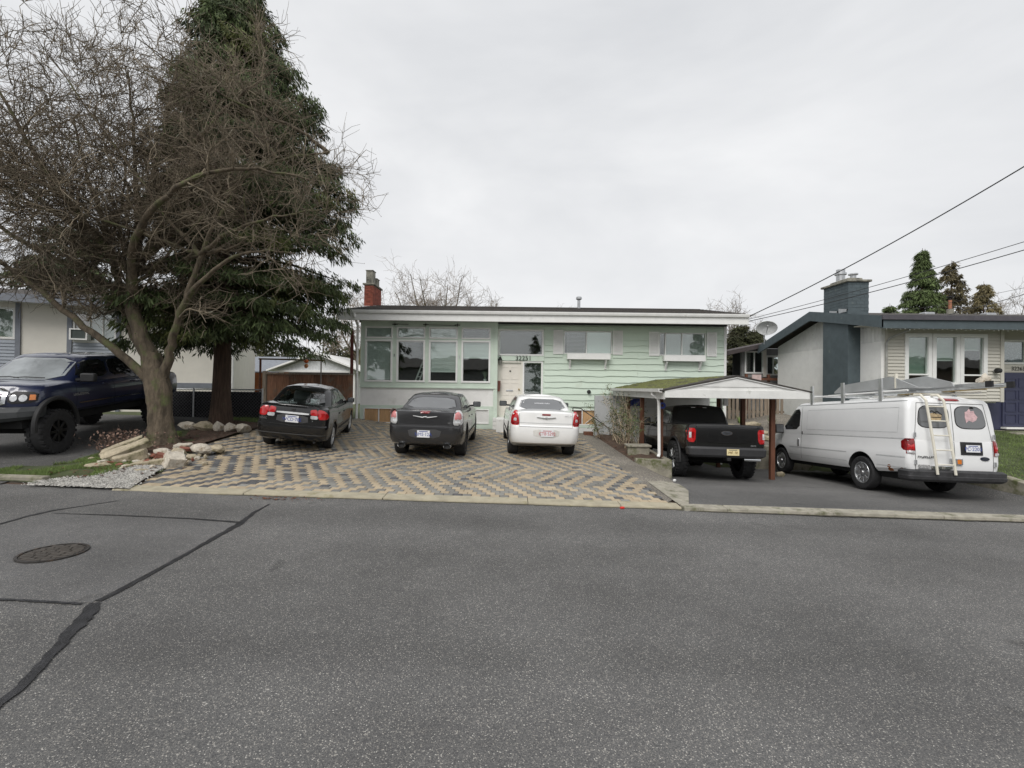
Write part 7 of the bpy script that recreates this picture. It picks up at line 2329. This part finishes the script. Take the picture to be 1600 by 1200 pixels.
# load on the rack
l1 = thing('extension_ladder', 'aluminium extension ladder lying along the van roof rack', 'ladder')
for x in (.15, .58):
    MB().box(x - .015, x + .015, -.55, 4.4, 2.33, 2.41).build('rail', 'alu', l1)
    MB().box(x - .02, x + .02, -.62, -.48, 2.31, 2.43).build('rail_foot', 'black_plastic', l1)
for k in range(15):
    MB().tube([(.15, -.4 + k * .32, 2.37), (.58, -.4 + k * .32, 2.37)], .014, 6).build('rung', 'alu', l1, True)
l2 = thing('gutter_sheet', 'long grey folded sheet metal trough lying on the van rack', 'sheet metal')
sh_m = mat('sheet_metal_grey', (.40, .41, .41), .55, .25, var=.10, scale=2)
MB().prism([(.35, 2.35), (3.1, 2.36), (3.1, 2.40), (2.8, 2.56), (1.1, 2.64), (.95, 2.60)], -.55, -.52, 'yz').build('side_panel', sh_m, l2)
MB().prism([(.05, 2.36), (2.4, 2.36), (2.3, 2.56), (.75, 2.64), (.1, 2.45)], -.02, .01, 'yz').build('side_panel', sh_m, l2)
MB().box(-.52, -.02, .6, 3.0, 2.36, 2.38).build('base_panel', sh_m, l2)
MB().box(-.56, -.50, .93, .97, 2.36, 2.7).build('strap', ldr, l2)
l3 = thing('timber_bundle', 'yellowish timber lengths strapped on top of the van ladder', 'timber')
for k, (x, y0, y1) in enumerate(((.66, -.35, 2.8), (.74, -.1, 3.2), (.82, .2, 2.6))):
    MB().box(x - .03, x + .03, y0, y1, 2.33 + .05 * (k % 2), 2.38 + .05 * (k % 2)).build('timber_length', mat('timber_yellow', (.55, .42, .20), .8, var=.2), l3)
l4 = thing('rag_bundle', 'crumpled grey rag bundle on the rear of the van rack', 'bundle')
for k in range(4):
    o = rock('rag_fold', (.5 + .06 * k, -.02 + .07 * (k % 2), 2.46 + .03 * k), (.16, .14, .16), 'rock_white', k, 400 + k, 2, .25); o.parent = l4
place(vn, 9.62, 9.85, rad(-1.2), 1.52, 5.05, 1.04)
bpy.context.view_layer.update()
for o in (lad, rk, l1, l2, l3, l4):
    o.location = vn.location; o.rotation_euler = vn.rotation_euler; o.scale = vn.scale

# ---- blue lifted pickup on the left
NAVY = paint('paint_navy', (.012, .018, .052), .28)
bt_ = thing('blue_pickup', 'dark blue lifted crew cab pickup facing the road at left', 'pickup truck')
zt = curve([(.0, 1.52), (2.2, 1.52), (4.3, 1.50), (4.6, 1.53), (5.4, 1.48), (5.76, 1.36)]); zb = curve([(0, .86), (2, .82), (6, .84)])
tpf = curve([(.1, .985), (.6, 1.0), (5.0, 1.0), (5.45, .97), (5.8, .88)])
lv = [(0, .12, 5.66, .92, .08, .2), (.08, .10, 5.72, .985, .08, .25), (.35, .10, 5.77, 1.01, .08, .28), (.6, .10, 5.77, 1.005, .08, .28), (.82, .10, 5.74, .99, .08, .28), (.94, .11, 5.68, .95, .08, .28), (1., .13, 5.6, .88, .08, .28)]
me = clean_mesh(hull(lv, lambda y, v: zb(y) + (zt(y) - zb(y)) * v, tpf, ns=44, crown=.05, bow=(.02, .12)), 'body')
fb = bvh_of(me)
me = cut_arches(me, [(1.25, .60, .58, 1.01), (5.22, .60, .58, 1.01)], NAVY, .45)
link('body', me, bt_, True, sharp=32)
gm = clean_mesh(hull([(0, 2.0, 5.0, .93, .1, .3), (.3, 2.04, 4.68, .88, .12, .3), (.7, 2.10, 4.26, .79, .14, .28), (.9, 2.15, 4.06, .73, .14, .26), (.97, 2.20, 3.97, .68, .14, .26), (1., 2.3, 3.82, .58, .14, .24)], lambda y, v: 1.42 + .68 * v, None, ns=46, nc=8, ne=10, crown=.035, bow=(.03, .20)), 'cab')
cb_ = bvh_of(gm)
fwq = [(-.76, 1.56), (.76, 1.56), (.66, 2.02), (-.66, 2.02)]
sws = [[(2.28, 1.60), (3.20, 1.585), (3.18, 2.0), (2.38, 2.0)], [(3.30, 1.585), (4.45, 1.575), (4.02, 1.98), (3.29, 2.0)]]
gm.materials.append(NAVY)
link('cab', gm, bt_, True, sharp=40)
patch(cb_, ring2(fwq, 1.03), 'front', 'window_seal', 'seam', bt_, .003, .02, rnd=1)
patch(cb_, fwq, 'front', 'windscreen', mat('windscreen_sky_tone', (.26, .28, .29), .05, var=.3, scale=1.2, spec=1.), bt_, .007, .015, rnd=1, rings=6)  # bright base colour holds a painted sky reflection
for ax, s in (('left', -1), ('right', 1)):
    for q in sws: patch(cb_, q, ax, 'side_window', 'car_glass_dark', bt_, .007, .015, rnd=1)
    for ln in ([(2.06, 1.5), (2.06, .9)], [(3.24, 1.5), (3.24, .9)], [(4.55, 1.5), (4.58, .9)], [(2.06, .88), (4.55, .88)]):
        strip(fb, ln, ax, 'door_seam', 'seam', bt_, .012)
    strip(fb, [(2.1, 1.02), (4.5, 1.02)], ax, 'chrome_moulding', 'chrome', bt_, .035, .012)
    for y in (2.5, 3.6):
        MB().box(-.015, .015, -.10, .10, -.02, .02).build('door_handle', NAVY, bt_, bevel=.01).location = (s * 1.0, y - .02, 1.40)
    mirror(bt_, s * 1.02, 4.42, 1.60, s, 'black_plastic', (.30, .14, .2))
    for y in (1.25, 5.22):
        wheel(bt_, s * .93, y, .475, .34, s, 'dark', 'rim_black', .52, 26)
        P = [(s * 1.03, y + .60 * math.cos(a), .62 + .58 * math.sin(a)) for a in np.linspace(-.15, math.pi + .15, 26)]
        fo = MB().tube(P, .05, 8).build('wheel_flare', 'black_plastic', bt_, True)
    mk = (lambda q: q) if s > 0 else sym
    patch(fb, mk([(.50, 1.12), (.93, 1.14), (.93, 1.36), (.52, 1.38)]), 'front', 'headlamp_housing', 'black_plastic', bt_, .008, .05, rnd=1, maxd=.13)
    for cx in (.60, .75):
        patch(fb, mk([(cx + .062 * math.cos(a), 1.24 + .07 * math.sin(a)) for a in np.linspace(0, 2 * math.pi, 17)[:-1]]), 'front', 'headlamp', 'lamp_clear', bt_, .018, .02, rnd=0)
    patch(fb, mk([(.84, 1.2), (.91, 1.2), (.91, 1.31), (.84, 1.31)]), 'front', 'indicator_lamp', 'lamp_amber', bt_, .018, .02, rnd=0, maxd=.13)
worn_lettering(bt_, 'badge', 'rim_silver', .5, .055, 10, (-1.012, 4.42, 1.22), (0, 0, rad(-90)), None, 8)
patch(fb, [(-.48, 1.06), (.48, 1.06), (.50, 1.44), (-.50, 1.44)], 'front', 'grille_surround', 'chrome', bt_, .03, .08, rnd=1)
patch(fb, [(-.40, 1.11), (.40, 1.11), (.42, 1.38), (-.42, 1.38)], 'front', 'grille_opening', 'seam', bt_, .035, .02, rnd=1)
for z in (1.16, 1.22, 1.28, 1.34):
    strip(fb, [(-.40, z), (.40, z)], 'front', 'grille_bar', 'chrome', bt_, .018, .042)
MB().box(-.05, .05, 5.78, 5.82, 1.08, 1.42).build('grille_post', 'chrome', bt_, bevel=.01)
for s in (-1, 1):
    MB().tube([(s * .5, 4.75, 1.60), (s * .15, 4.80, 1.615), (s * -.05, 4.83, 1.60)], .012, 6).build('wiper', 'black_plastic', bt_, True)
# steel winch bumper
wbp = mat('steel_bumper', (.035, .038, .04), .5, var=.2)
vb = MB()
sec = [(.0, 6.1), (.45, 6.08), (.80, 5.92), (1.0, 5.72)]
vs = []
full = [(-x, y) for x, y in reversed(sec)] + sec[1:]
for x, y in full:
    e = .10 * abs(x)
    vs += [(x, y - .04, .72 + e), (x, y, .82 + e * .6), (x, y - .02, .98), (x, y - .12, 1.06), (x, y - .30, 1.06), (x, y - .25, .74 + e)]
fs = []
for i in range(len(full) - 1):
    for k in range(6):
        k2 = (k + 1) % 6
        fs.append((i * 6 + k, i * 6 + k2, i * 6 + 6 + k2, i * 6 + 6 + k))
fs += [tuple(range(6)), tuple(range(len(full) * 6 - 1, len(full) * 6 - 7, -1))]
vb.add(vs, fs).build('front_bumper', wbp, bt_, bevel=.008)
for s in (-1, 1):
    for x in (.42, .62):
        MB().lathe([(.045, .02), (.045, .0), (.03, -.02), (.0001, -.02)], 14, 'y').build('fog_lamp', 'lamp_clear' if x < .5 else 'seam', bt_, True).location = (s * x, 6.05 - (.09 if x > .5 else 0), .90)
MB().box(-.8, .8, .3, 5.8, .62, .86).build('chassis', 'well', bt_)
for y in (1.25, 5.22):
    MB().tube([(-.85, y, .5), (.85, y, .5)], .08, 10).build('axle', 'well', bt_, True)
place(bt_, -12.05, 15.25, rad(190.1), 1.25, 5.22, 1.02)
